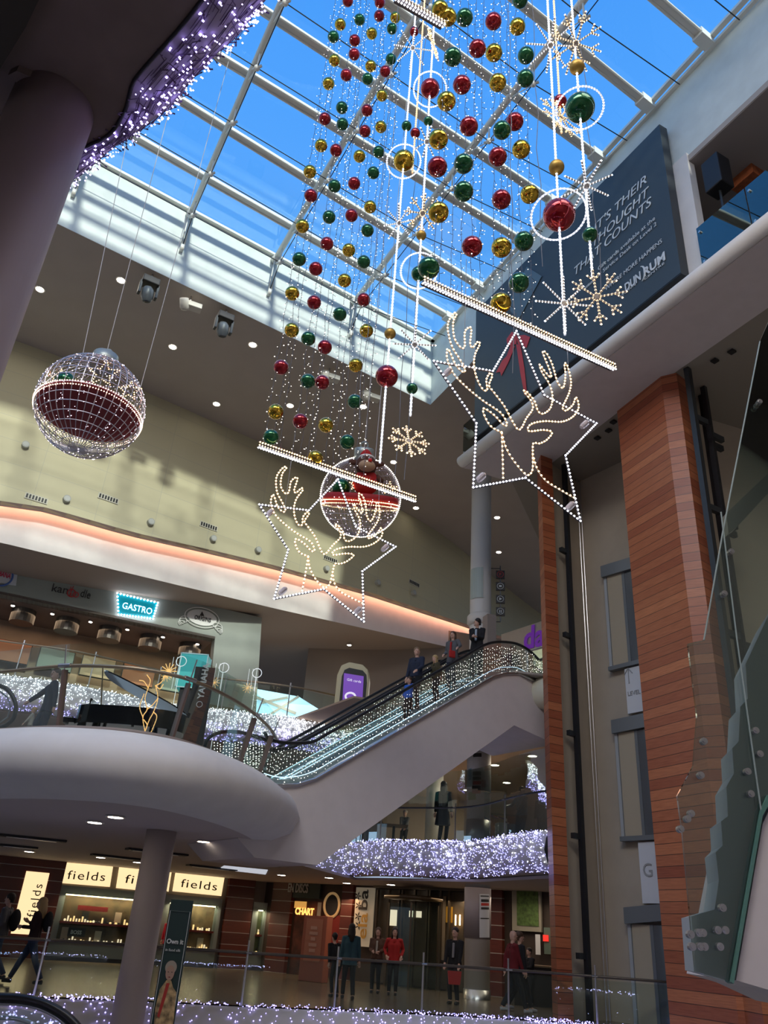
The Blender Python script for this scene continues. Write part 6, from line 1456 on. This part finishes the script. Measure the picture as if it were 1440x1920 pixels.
# landing at the top of the escalator
for i, (px, py, H, c, hc, lab) in enumerate(((938, 1228, 1.5, mat('brown_cloth', (.10, .05, .03), .9), BROWNH, 'person in brown behind the light curtain at the escalator top'), (962, 1212, 1.75, NAVYC, DARKH, 'person in navy behind the light curtain near the purple lettering'))):
    q = aty(px, py, 26+i*.6); person(lab, Vector((q.x, q.y, L2)), q.z-L2, PI+.4*i, c, BLKC, hc, vox=.014)
# on the left balcony
q = aty(108, 1255, 17.2); manH = q.z-L1
person('man in a dark suit walking left past the grand piano on the balcony', Vector((q.x, q.y, L1)), manH, PI/2+.5, NAVYC, NAVYC, BROWNH, hands=((.30, .42, .98), (-.25, -.1, .85)), look=.5, coat=.1, feet=((.1, .2, 0), (-.1, -.15, 0)))
q = aty(65, 1327, 16.6); person('small blond child in a pale top on the balcony beside the man in a suit', Vector((q.x, q.y, L1)), q.z-L1, 1.9, mat('pale_top', (.35, .33, .29), .9), GRYC, BLOND, child=True, hands=((.25, .1, .85), (-.2, .3, .9)))
q = aty(195, 1345, 19.2); person('seated person in a pale blue shirt seen under the grand piano', Vector((q.x, q.y, L1)), 1.25, PI, mat('pale_blue_cloth', (.30, .38, .46), .9), BLKC, DARKH, child=True, hands=((.1, .3, .95), (-.1, .3, .95)))
q = aty(290, 1362, 18.6); person('crouching person in blue jeans beside the light sculpture behind the piano', Vector((q.x, q.y, L1)), 1.0, PI, JEAN, JEAN, BROWNH, child=True, hands=((.1, .3, .95), (-.1, .3, .95)))
# level 1 under the escalator
q = aty(832, 1466, 29.2); person('woman with long dark hair in a long black coat on level 1, seen from behind', Vector((q.x, q.y, L1)), q.z-L1, -.5, BLKC, BLKC, DARKH, long_hair=True, coat=.38, look=.3)
q = aty(978, 1476, 28.4); person('person in a shiny teal coat at the level 1 railing near the timber jamb', Vector((q.x, q.y, L1)), q.z-L1, 2.2, mat('teal_shiny_cloth', (.02, .14, .20), .4, noise=.6, nscale=14), BLKC, mat('pale_hair', (.3, .25, .2), .6), hands=((.35, .35, 1.15), (-.1, .35, 1.0)))
q = aty(1018, 1482, 28.6); person('second person in a dark teal coat half hidden by the timber jamb', Vector((q.x, q.y, L1)), q.z-L1, 2.6, mat('dark_teal_cloth', (.03, .08, .10), .8), BLKC, DARKH)
q = aty(760, 1520, 32.5); person('seated diner in a grey jumper behind the level 1 railing', Vector((q.x, q.y, L1)), q.z-L1, 2.8, GRYC, BLKC, GREYH, child=True, hands=((.1, .3, .95), (-.1, .3, .95)))
# ground floor
def gp(px, py, Y, H=None):
    q = aty(px, py, Y); return Vector((q.x, q.y, 0)), max(1.2, q.z)
f, H_ = gp(82, 1684, 21.0); person('woman with blond hair and a dark backpack walking left on the ground floor', f, H_, PI/2, mat('maroon_black_cloth', (.025, .010, .012), .9), JEAN, BLOND, hands=((.12, .25, 1.25), (-.1, .3, 1.15)), feet=((.08, .38, .0), (-.08, -.38, .06)), look=.1, long_hair=True)
bk1 = f.copy(); yb = 1.28*H_/1.75
tag(MB().ball(bk1+Vector((.22, .02, yb)), .16, 14, 10, (.65, .9, 1.35)).build('backpack', BLKC, sm=True), 'dark backpack worn by the blond woman walking left', 'backpack')
f, H_ = gp(22, 1676, 21.8); person('young man in a grey top with a black backpack at the left edge', f, H_, PI/2, GRYC, JEAN, DARKH, hands=((.2, .2, 1.1), (-.2, .1, .95)), feet=((.08, .3, 0), (-.08, -.3, .05)))
tag(MB().ball(f+Vector((.23, .02, 1.22*H_/1.75)), .18, 14, 10, (.65, .9, 1.35)).build('backpack', BLKC, sm=True), 'black backpack worn by the young man at the left edge', 'backpack')
f, H_ = gp(661, 1733, 24.5); person('woman in a dark teal coat seen from behind by the cream shop banner', f, H_, .15, mat('dark_teal_cloth', (.03, .08, .10)), BLKC, DARKH, feet=((.12, -.15, 0), (-.1, .2, 0)), long_hair=True, coat=.12)
f, H_ = gp(636, 1760, 25.0); person('stooping person in black beside the woman in the teal coat', f, 1.5, .6, BLKC, BLKC, DARKH, lean=.2)
f, H_ = gp(741, 1740, 27.5); person('woman in a bright red jacket in front of the revolving doors', f, H_, PI, REDC, BLKC, DARKH, hands=((.22, .1, 1.0), (-.22, .1, 1.0)), long_hair=True, coat=.08)
f, H_ = gp(710, 1740, 27.9); person('woman with long hair in a brown coat and pale scarf beside the red jacket', f, H_, PI-.2, mat('brown_cloth', (.10, .05, .03)), BLKC, BROWNH, hands=((.1, .28, 1.1), (-.1, .28, 1.1)), long_hair=True, inner=mat('pale_scarf', (.4, .36, .3), .9))
f, H_ = gp(772, 1748, 31.5); person('reflection-like second figure in red inside the revolving doors', f, 1.65, PI, REDC, BLKC, DARKH) if False else None
f, H_ = gp(854, 1740, 25.5); person('man in an open black jacket and grey shirt left of the round column', f, H_, PI-.5, BLKC, BLKC, DARKH, inner=mat('grey_shirt', (.22, .21, .22), .9), hands=((.2, .2, .9), (-.2, .2, .9)))
tag(MB().prism([f+Vector((x, -.32, z)) for x, z in ((-.18, .48), (.12, .48), (.16, .80), (-.22, .80))], (0, .16, 0)).build('carrier_bag', REDC), 'red carrier bag held by the man left of the round column', 'bag')
f, H_ = gp(961, 1745, 23.8); person('older bald man in a dark red jumper walking right on the ground floor', f, H_, -PI/2+.2, mat('dark_red_jumper', (.12, .008, .010), .9), BLKC, GREYH, bald=True, feet=((.08, .30, 0), (-.08, -.25, .04)), shoes=mat('pale_trainers', (.35, .34, .33), .7), hands=((.15, .2, .9), (-.15, -.15, .9)))
f, H_ = gp(974, 1748, 24.6); person('person walking just behind the bald man in the dark red jumper', f, H_, -PI/2+.2, BLKC, BLKC, BROWNH, feet=((.08, .25, 0), (-.08, -.3, .04)), shoes=mat('pale_trainers', (.35, .34, .33)))
f, H_ = gp(992, 1778, 27.0); person('dark haired person in black at the cafe counter near the timber jamb', f, H_, 2.2, BLKC, BLKC, DARKH, hands=((.25, .35, 1.15), (-.05, .35, 1.15)))
f = sh(320, 1740, .8); person('shopper in a red coat standing before the jewellery window by the banner', Vector((f.x, f.y, 0)), 1.7, 0, mat('crimson_cloth', (.42, .01, .03), .8), JEAN, DARKH, coat=.15)

# ================================================================== BALCONY FURNITURE
# grand piano: curved case outline, raised lid, music desk, three legs, keyboard
pno = aty(245, 1378, 17.6); pno.z = L1
PBK = mat('piano_black', (.006, .006, .008), .12, coat=.6)
gpo = empty('grand_piano', pno, 'black grand piano with raised lid on the left balcony', 'piano')
def pz(x, y, z): return pno+Vector((x, y, z))
case = [(-1.15, -.25), (-1.15, .55), (-.2, .95), (.5, .75), (.95, .35), (1.15, -.05), (1.15, -.35), (.9, -.62), (.35, -.75), (-.3, -.75), (-.9, -.65)]
cs = [v.xy for v in smooth([V3(p, 0) for p in case], 4, True)]
MB().prism([pz(p.x, p.y, .62) for p in cs], (0, 0, .38)).build('case', PBK, gpo)
lid = MB(); tl = [pz(p.x, p.y, 0) for p in cs]; La = math.radians(33)
hx = -1.15
ld = []
for p in cs:
    u = (1.15-p.x); ld.append(pz(1.15-u*math.cos(La), p.y, 1.02+u*math.sin(La)*.62))
lid.prism(ld, (0, 0, .03)); lid.build('lid', PBK, gpo)
MB().tube([pz(-.6, -.5, 1.0), pz(-.75, -.55, 1.9)], .015, 6).build('lid_prop', BRASS, gpo)
for x, y in ((-.95, -.4), (-.95, .45), (.85, -.1)): MB().tube([pz(x, y, .62), pz(x, y, .35), pz(x, y, 0)], [.09, .06, .05], 10).build('leg', PBK, gpo)
MB().box(pz(-1.25, .15, .70), (.28, 1.2, .1)).build('keybed', PBK, gpo)
q = MB(); q.box(pz(-1.27, .15, .765), (.16, 1.1, .02)); q.build('white_keys', WHITE, gpo)
q = MB()
for i in range(20):
    if i % 7 not in (2, 6): q.box(pz(-1.23, -.36+i*.054, .785), (.09, .022, .02))
tag(q.build('black_keys', BLACK, gpo), None, None, None, 'stuff')
MB().box(pz(-.95, .15, 1.12), (.03, .7, .24)).build('music_desk', PBK, gpo)
MB().tube([pz(.0, .0, .5), pz(.0, -.1, .12)], .03, 8).build('pedal_lyre', PBK, gpo)
pb = empty('piano_bench', pz(-1.75, .15, 0), 'low black piano bench left of the grand piano', 'bench')
MB().box(pz(-1.75, .15, .47), (.38, .75, .09)).build('seat', BLACK, pb, bevel=.02)
for x in (-.14, .14):
    for y in (-.3, .3): MB().tube([pz(-1.75+x, .15+y, 0), pz(-1.75+x, .15+y, .43)], .02, 8).build('leg', PBK, pb)
# tall black banner with white lettering
yb0 = aty(360, 1396, 16.8); yb1 = aty(392, 1252, 16.8)
yb_ = empty('roller_banner', Vector((yb0.x, 16.8, L1)), 'tall black banner with sideways white lettering beside the piano', 'banner')
w_ = .42; yx = aty(372, 1330, 16.8).x
MB().box((yx, 16.8, (L1+yb1.z)/2), (w_, .04, yb1.z-L1)).build('sheet', BLACK, yb_); MB().box((yx, 16.8, L1+.04), (w_+.1, .2, .08)).build('base', DSTEEL, yb_)
text('YAMAHA', 'lettering', WH_, (yx+.07, 16.77, yb1.z-.68), (0, 0, 1), (-1, 0, 0), .13, yb_, .004, bold=.004)
MB().tube([Vector((yx+.01+.06*math.cos(a), 16.77, yb1.z-.80+.06*math.sin(a))) for a in [2*PI*i/16 for i in range(16)]], .008, 5, True).build('round_emblem', WH_, yb_)
# turquoise lantern box behind the banner
tx = aty(363, 1262, 22)
tb = empty('display_box', tx-Vector((0, 0, .5)), 'turquoise glass display box on a stand left of the black banner', 'display box')
MB().box(tx, (.75, .5, .95)).build('box', mat('turquoise_box', (.04, .36, .36), .3, emit=.15, ecol=(.1, .8, .8)), tb)
q = MB()
for x in (-.375, .375):
    for y in (-.25, .25): q.box(tx+Vector((x, y, 0)), (.03, .03, .98))
for z in (-.475, .475):
    for y in (-.25, .25): q.box(tx+Vector((0, y, z)), (.75, .03, .03))
q.build('edge_frame', mat('pale_turquoise_frame', (.5, .8, .78), .4), tb); MB().box(Vector((tx.x, tx.y, (L1+tx.z-.48)/2)), (.5, .4, tx.z-.48-L1)).build('stand', BLACK, tb)
# golden wire deer sculpture at the balcony edge
GD = mat('gold_wire_lights', (1, .60, .22), emit=.55)
gx = aty(285, 1368, 15.4); gd = empty('light_sculpture', Vector((gx.x, 15.4, L1)), 'golden wire reindeer light sculpture at the balcony edge before the piano', 'light sculpture')
for path in (((272, 1372), (268, 1345), (276, 1330), (272, 1310), (278, 1290)), ((272, 1372), (280, 1350), (288, 1335), (296, 1310), (292, 1286)), ((268, 1345), (262, 1325), (270, 1302)), ((288, 1335), (294, 1345), (284, 1372)), ((278, 1290), (270, 1278), (262, 1276)), ((278, 1290), (282, 1276), (276, 1266)), ((292, 1286), (302, 1280), (310, 1268)), ((292, 1286), (300, 1292), (306, 1284)), ((276, 1330), (286, 1322), (296, 1310)), ((270, 1350), (276, 1360), (270, 1374))):
    P = smooth([aty(*p, 15.4) for p in path], 5); P = [Vector((p.x, p.y, max(p.z, L1))) for p in P]
    q = MB(); q.tube(P, .007, 5); [q.dot(p_+Vector((0, -.01, 0)), .014) for p_ in P]; q.build('wire_strand', GD, gd)
for i in range(0): pass
sb = MB(); c = aty(316, 1258, 15.4)
for i in range(12): a = i*PI/6; sb.tube([c, c+Vector((.16*math.cos(a), 0, .16*math.sin(a)))], .009, 5)
tag(sb.build('starburst', GD), 'small golden starburst light above the wire reindeer sculpture', 'light star')
for k, (px, py) in enumerate(((340, 1240), (420, 1252), (482, 1262))):  # reflections in the balcony glass, modelled as glowing rings and stars on added stems
    c = aty(px, py, 19.5+k); r = .125; o = empty('ring_light_or_reflection', c, 'thin pale ring standing for a reflection in the balcony glass, on an added stem, %s from the left' % ORD[k], 'ring light')
    MB().tube([c+Vector((r*math.cos(a), 0, r*math.sin(a))) for a in [2*PI*i/24 for i in range(24)]], .010, 6, True).build('ring', mat('ring_reflection_glow', (.8, .85, .85), emit=.5), o)
    MB().tube([c-Vector((0, 0, r)), V3(c.xy, L1)], .008, 5).build('stem', mat('ring_reflection_glow', (.8, .85, .85)), o)
    s = MB(); e = aty(px+ (-28 if k == 0 else -18), py+28, 19.6+k)
    for i in range(10): a = i*PI/5; s.tube([e, e+Vector((.14*math.cos(a), 0, .14*math.sin(a)))], .007, 4)
    s.build('star', GD, o)
    for j in range(3):
        g = aty(px-14+j*7, py-8, 19.7+k); MB().tube([g, V3(g.xy, g.z-random.uniform(.5, .9))], .006, 4).build('reflected_thread', mat('ring_reflection_glow', (.8, .85, .85)), o)

# ---- screen totem at level 2
tY = 27.5; tA = [aty(*p, tY) for p in ((624, 1345), (632, 1265), (640, 1247), (655, 1241), (680, 1246), (690, 1256), (692, 1275), (686, 1345))]
to = empty('screen_totem', Vector((tA[0].x, tY, L2)), 'cream rounded totem with black bezel and purple screen behind the escalator', 'screen totem')
foot = [Vector((tA[0].x, tY, L2-1.2))]+tA+[Vector((tA[-1].x, tY, L2-1.2))]
MB().prism(foot, (.05, .4, 0)).build('housing', mat('cream_totem_shell', (.55, .48, .28), .4), to, bevel=.03)
MB().prism([aty(*p, tY-.03) for p in ((634, 1335), (641, 1268), (646, 1256), (655, 1252), (680, 1257), (687, 1265), (688, 1280), (682, 1345))], (0, .03, 0)).build('bezel', BLACK, to)
MB().prism([aty(*p, tY-.05) for p in ((641, 1334), (645, 1262), (682, 1268), (678, 1342))], (0, .02, 0)).build('screen', mat('purple_screen', (.10, .03, .26), .4, emit=.55, ecol=(.16, .05, .42)), to)
q = MB(); cc_ = aty(657, 1306, tY-.08)
q.tube([cc_+Vector((.17*math.cos(a), 0, .13*math.sin(a))) for a in [2*PI*i/18 for i in range(18)]], .035, 6, True); q.build('screen_motif', mat('screen_white', (.75, .72, .8), emit=.6), to)
text('Gift cards', 'lettering', mat('screen_white', (.75, .72, .8)), aty(650, 1276, tY-.08), (1, 0, -.1), (0, 0, 1), .09, to, .004)

# ================================================================== LAMPS AND FITTINGS
def downlights(pts, z, label, grp, r=.11, nm='downlight', mm=LAMP):
    proto = None
    for i, (px, py) in enumerate(sorted(pts)):
        c = atz(px, py, z); lab = label % ORD[i]
        if proto is None:
            o = empty(nm, c, lab, 'downlight', grp); proto = o
            MB().lathe([(r*1.35, -.02), (r*1.35, 0), (r, .01)], c, 20).build('trim_ring', mat('lamp_ring', (.75, .72, .68), .4), o); MB().lathe([(r, -.012), (r*.6, -.016)], c-Vector((0, 0, .012)), 18).build('lamp', mm, o)
        else: o = copy_tree(proto); o.location = c; o['label'] = lab
downlights([(75, 542), (227, 525), (324, 650), (474, 646), (406, 757), (544, 760), (681, 762), (738, 866), (780, 952), (932, 970), (935, 1035)], ZC-.01, 'bright round downlight in the main taupe ceiling, %s from the left', 'main ceiling downlights', .13)
downlights([(518, 1175), (563, 1208), (527, 1235), (600, 1262), (733, 1248), (694, 1270), (655, 1209)], sum(bz)/len(bz)-.05, 'downlight in the brown food court ceiling behind the totem, %s from the left', 'food court downlights', .1)
downlights([(998, 1417), (928, 1434), (950, 1467), (876, 1481)], 7.74, 'downlight in the level 1 ceiling right of the escalator, %s from the left', 'level 1 downlights', .16)
downlights([(178, 1541), (217, 1531), (382, 1577), (55, 1596), (189, 1607), (258, 1616), (528, 1640), (617, 1645), (650, 1655), (733, 1658), (1012, 1675)], CG-.01, 'downlight in the ground floor ceiling, %s from the left', 'ground floor downlights', .14)
# moving-head stage lights and cameras on the main ceiling
for k, (px, py) in enumerate(((288, 545), (427, 612))):
    c = atz(px-2, py-30, ZC); o = empty('stage_light', c, ('black moving head stage light on the taupe ceiling, left of the pair', 'black moving head stage light on the taupe ceiling, right of the pair')[k], 'stage light')
    MB().tube([c, c-Vector((0, 0, .22))], .04, 8).build('hook_clamp', STEEL, o); MB().box(c-Vector((0, 0, .36)), (.55, .42, .26), .5).build('base', BLACK, o, bevel=.03)
    for s in (-1, 1): MB().box(c+Vector((s*.24, s*.13, -.68)), (.09, .2, .52), .5).build('yoke_arm', DSTEEL, o, bevel=.02)
    MB().lathe([(.12, .22), (.19, .12), (.20, -.12), (.14, -.26), (.13, -.28)], c-Vector((0, 0, .82)), 20, Matrix.Rotation(.35, 3, 'X')).build('lamp_head', mat('grey_lamp_head', (.12, .14, .15), .4, .3), o, sm=True)
    MB().lathe([(.11, -.285), (.08, -.30)], c-Vector((0, 0, .82)), 16, Matrix.Rotation(.35, 3, 'X')).build('lens', mat('lens_glass', (.03, .04, .06), .08), o)
for k, (px, py) in enumerate(((355, 570), (614, 705), (690, 742))):
    c = atz(px+4, py-14, ZC); o = empty('projector', c, ('white projector fixture between the two stage lights', 'white projector fixture seen through the left bauble curtain', 'white projector fixture right of the left bauble curtain')[k], 'projector')
    MB().tube([c, c-Vector((0, 0, .3))], .03, 8).build('stem', STEEL, o); MB().box(c+Vector((.1, 0, -.42)), (.62, .3, .2), .4).build('body', mat('off_white_fixture', (.52, .50, .44), .5), o, bevel=.02)
    MB().lathe([(.15, .18), (.16, -.12), (.12, -.2)], c+Vector((-.12, -.16, -.48)), 18, Matrix.Rotation(1.0, 3, 'X')).build('barrel', mat('off_white_fixture', (.52, .50, .44)), o, sm=True)
    MB().lathe([(.11, -.205), (.07, -.22)], c+Vector((-.12, -.16, -.48)), 16, Matrix.Rotation(1.0, 3, 'X')).build('lens', mat('lens_glass', (.03, .04, .06)), o)
# wall lamps and air grilles on the cream wall
def on_cream(px, py):
    best = None
    for a, b in zip(WC, WC[1:]):
        p = atp(px, py, a.xy, b.xy); d = (b-a).xy; u = (p.xy-a.xy).dot(d)/d.length_squared
        if -.02 <= u <= 1.02: best = (p, d.normalized()); break
    return best
for k, (px, py) in enumerate(((47, 836), (124, 937), (281, 980), (398, 1011), (482, 1032), (610, 1067), (706, 1093), (773, 1112))):
    r = on_cream(px, py)
    if not r: continue
    p, d = r; n_ = Vector((d.y, -d.x)); o = empty('wall_lamp', p, 'small grey cylinder wall lamp on the cream wall, %s from the left' % ORD[k], 'wall lamp', 'cylinder wall lamps')
    MB().tube([p, p+V3(n_*.16, 0)], .13, 18).build('cylinder', mat('grey_lamp_body', (.36, .37, .34), .5), o, sm=False); MB().tube([p+V3(n_*.16, 0), p+V3(n_*.17, 0)], .10, 18).build('cap', mat('pale_lamp_cap', (.46, .48, .45), .5), o)
for k, (px, py) in enumerate(((68, 935), (203, 935), (391, 987), (619, 1049), (776, 1094))):
    r = on_cream(px, py)
    if not r: continue
    p, d = r; n_ = Vector((d.y, -d.x)); rz = math.atan2(d.y, d.x); o = empty('air_grille', p, 'slotted air grille in the cream wall, %s from the left' % ORD[k], 'air grille', 'air grilles on the cream wall')
    MB().box(p+V3(n_*.02, 0), (.78, .03, .22), rz).build('frame', mat('grille_frame', (.55, .54, .45), .6), o)
    for j in range(7): MB().box(p+V3(n_*.04+d*(-.32+j*.105), 0), (.062, .02, .15), rz).build('slot', BLACK, o)
# level 1 tables, crate and chairs
q = aty(735, 1548, 31)
for k, (px, Y) in enumerate(((690, 31), (738, 31.5))):
    c = aty(px, 1560, Y); t_ = empty('cafe_table', Vector((c.x, Y, L1)), ('cafe table behind the level 1 railing, left', 'cafe table behind the level 1 railing, before the seated diner')[k], 'table')
    MB().box((c.x, Y, L1+.74), (1.0, .8, .04)).build('tabletop', mat('table_top', (.09, .05, .03), .5), t_); MB().tube([(c.x, Y, L1), (c.x, Y, L1+.72)], .05, 8).build('pedestal', BLACK, t_); MB().box((c.x, Y, L1+.015), (.5, .5, .03)).build('base', BLACK, t_)
    ch_ = empty('chair', Vector((c.x-.9, Y, L1)), ('dark wooden chair left of the left cafe table', 'dark wooden chair between the two cafe tables')[k], 'chair')
    MB().box((c.x-.8, Y+.1, L1+.46), (.42, .42, .04)).build('seat', mat('dark_chair', (.05, .03, .02), .6), ch_); MB().box((c.x-1.0, Y+.1, L1+.75), (.04, .42, .5)).build('backrest', mat('dark_chair', (.05, .03, .02)), ch_)
    for sx_ in (-.18, .18):
        for sy_ in (-.1, .28): MB().tube([(c.x-.8+sx_, Y+sy_, L1), (c.x-.8+sx_, Y+sy_, L1+.45)], .018, 6).build('leg', mat('dark_chair', (.05, .03, .02)), ch_)
c = aty(948, 1560, 28.6); cr_ = empty('crate', Vector((c.x, 28.6, L1)), 'pale blue white box crate on level 1 right of the round column', 'crate')
MB().box((c.x, 28.6, L1+.42), (.62, .4, .62), .2).build('box', mat('pale_crate', (.42, .47, .50), .6), cr_, bevel=.01); q = MB(); q.tube([(c.x-.2, 28.36, L1+.30), (c.x-.05, 28.35, L1+.36), (c.x+.2, 28.42, L1+.6)], .008, 4); q.build('marking', BLACK, cr_)
MB().box((c.x, 28.6, L1+.055), (.5, .35, .11), .2).build('feet', BLACK, cr_)
c = aty(945, 1520, 30.5); od = empty('counter', Vector((c.x, 30.5, L1)), 'orange fronted counter behind the crate on level 1', 'counter'); MB().box((c.x, 30.5, L1+.6), (1.2, .6, 1.2)).build('body', mat('orange_brown_front', (.26, .09, .03), .6, noise=.4, nscale=6), od); MB().box((c.x, 30.5, L1+1.23), (1.3, .7, .05)).build('worktop', DSTEEL, od)
c = aty(1010, 1800, 27.4); od = empty('cafe_counter', Vector((c.x, 27.4, 0)), 'dark cafe counter with brass rail at ground level by the timber jamb', 'counter'); MB().box((c.x, 27.4, .5), (1.6, .6, 1.0)).build('body', mat('dark_counter', (.02, .018, .016), .4), od); MB().box((c.x, 27.4, 1.03), (1.7, .7, .05)).build('worktop', BRASS, od)

# the level 1 downlights' own light
for px, py in ((998, 1417), (928, 1434), (950, 1467), (876, 1481), (800, 1500)):
    c = atz(px, py, 7.68); area(c, .3, .3, 75, (1, .82, .62))
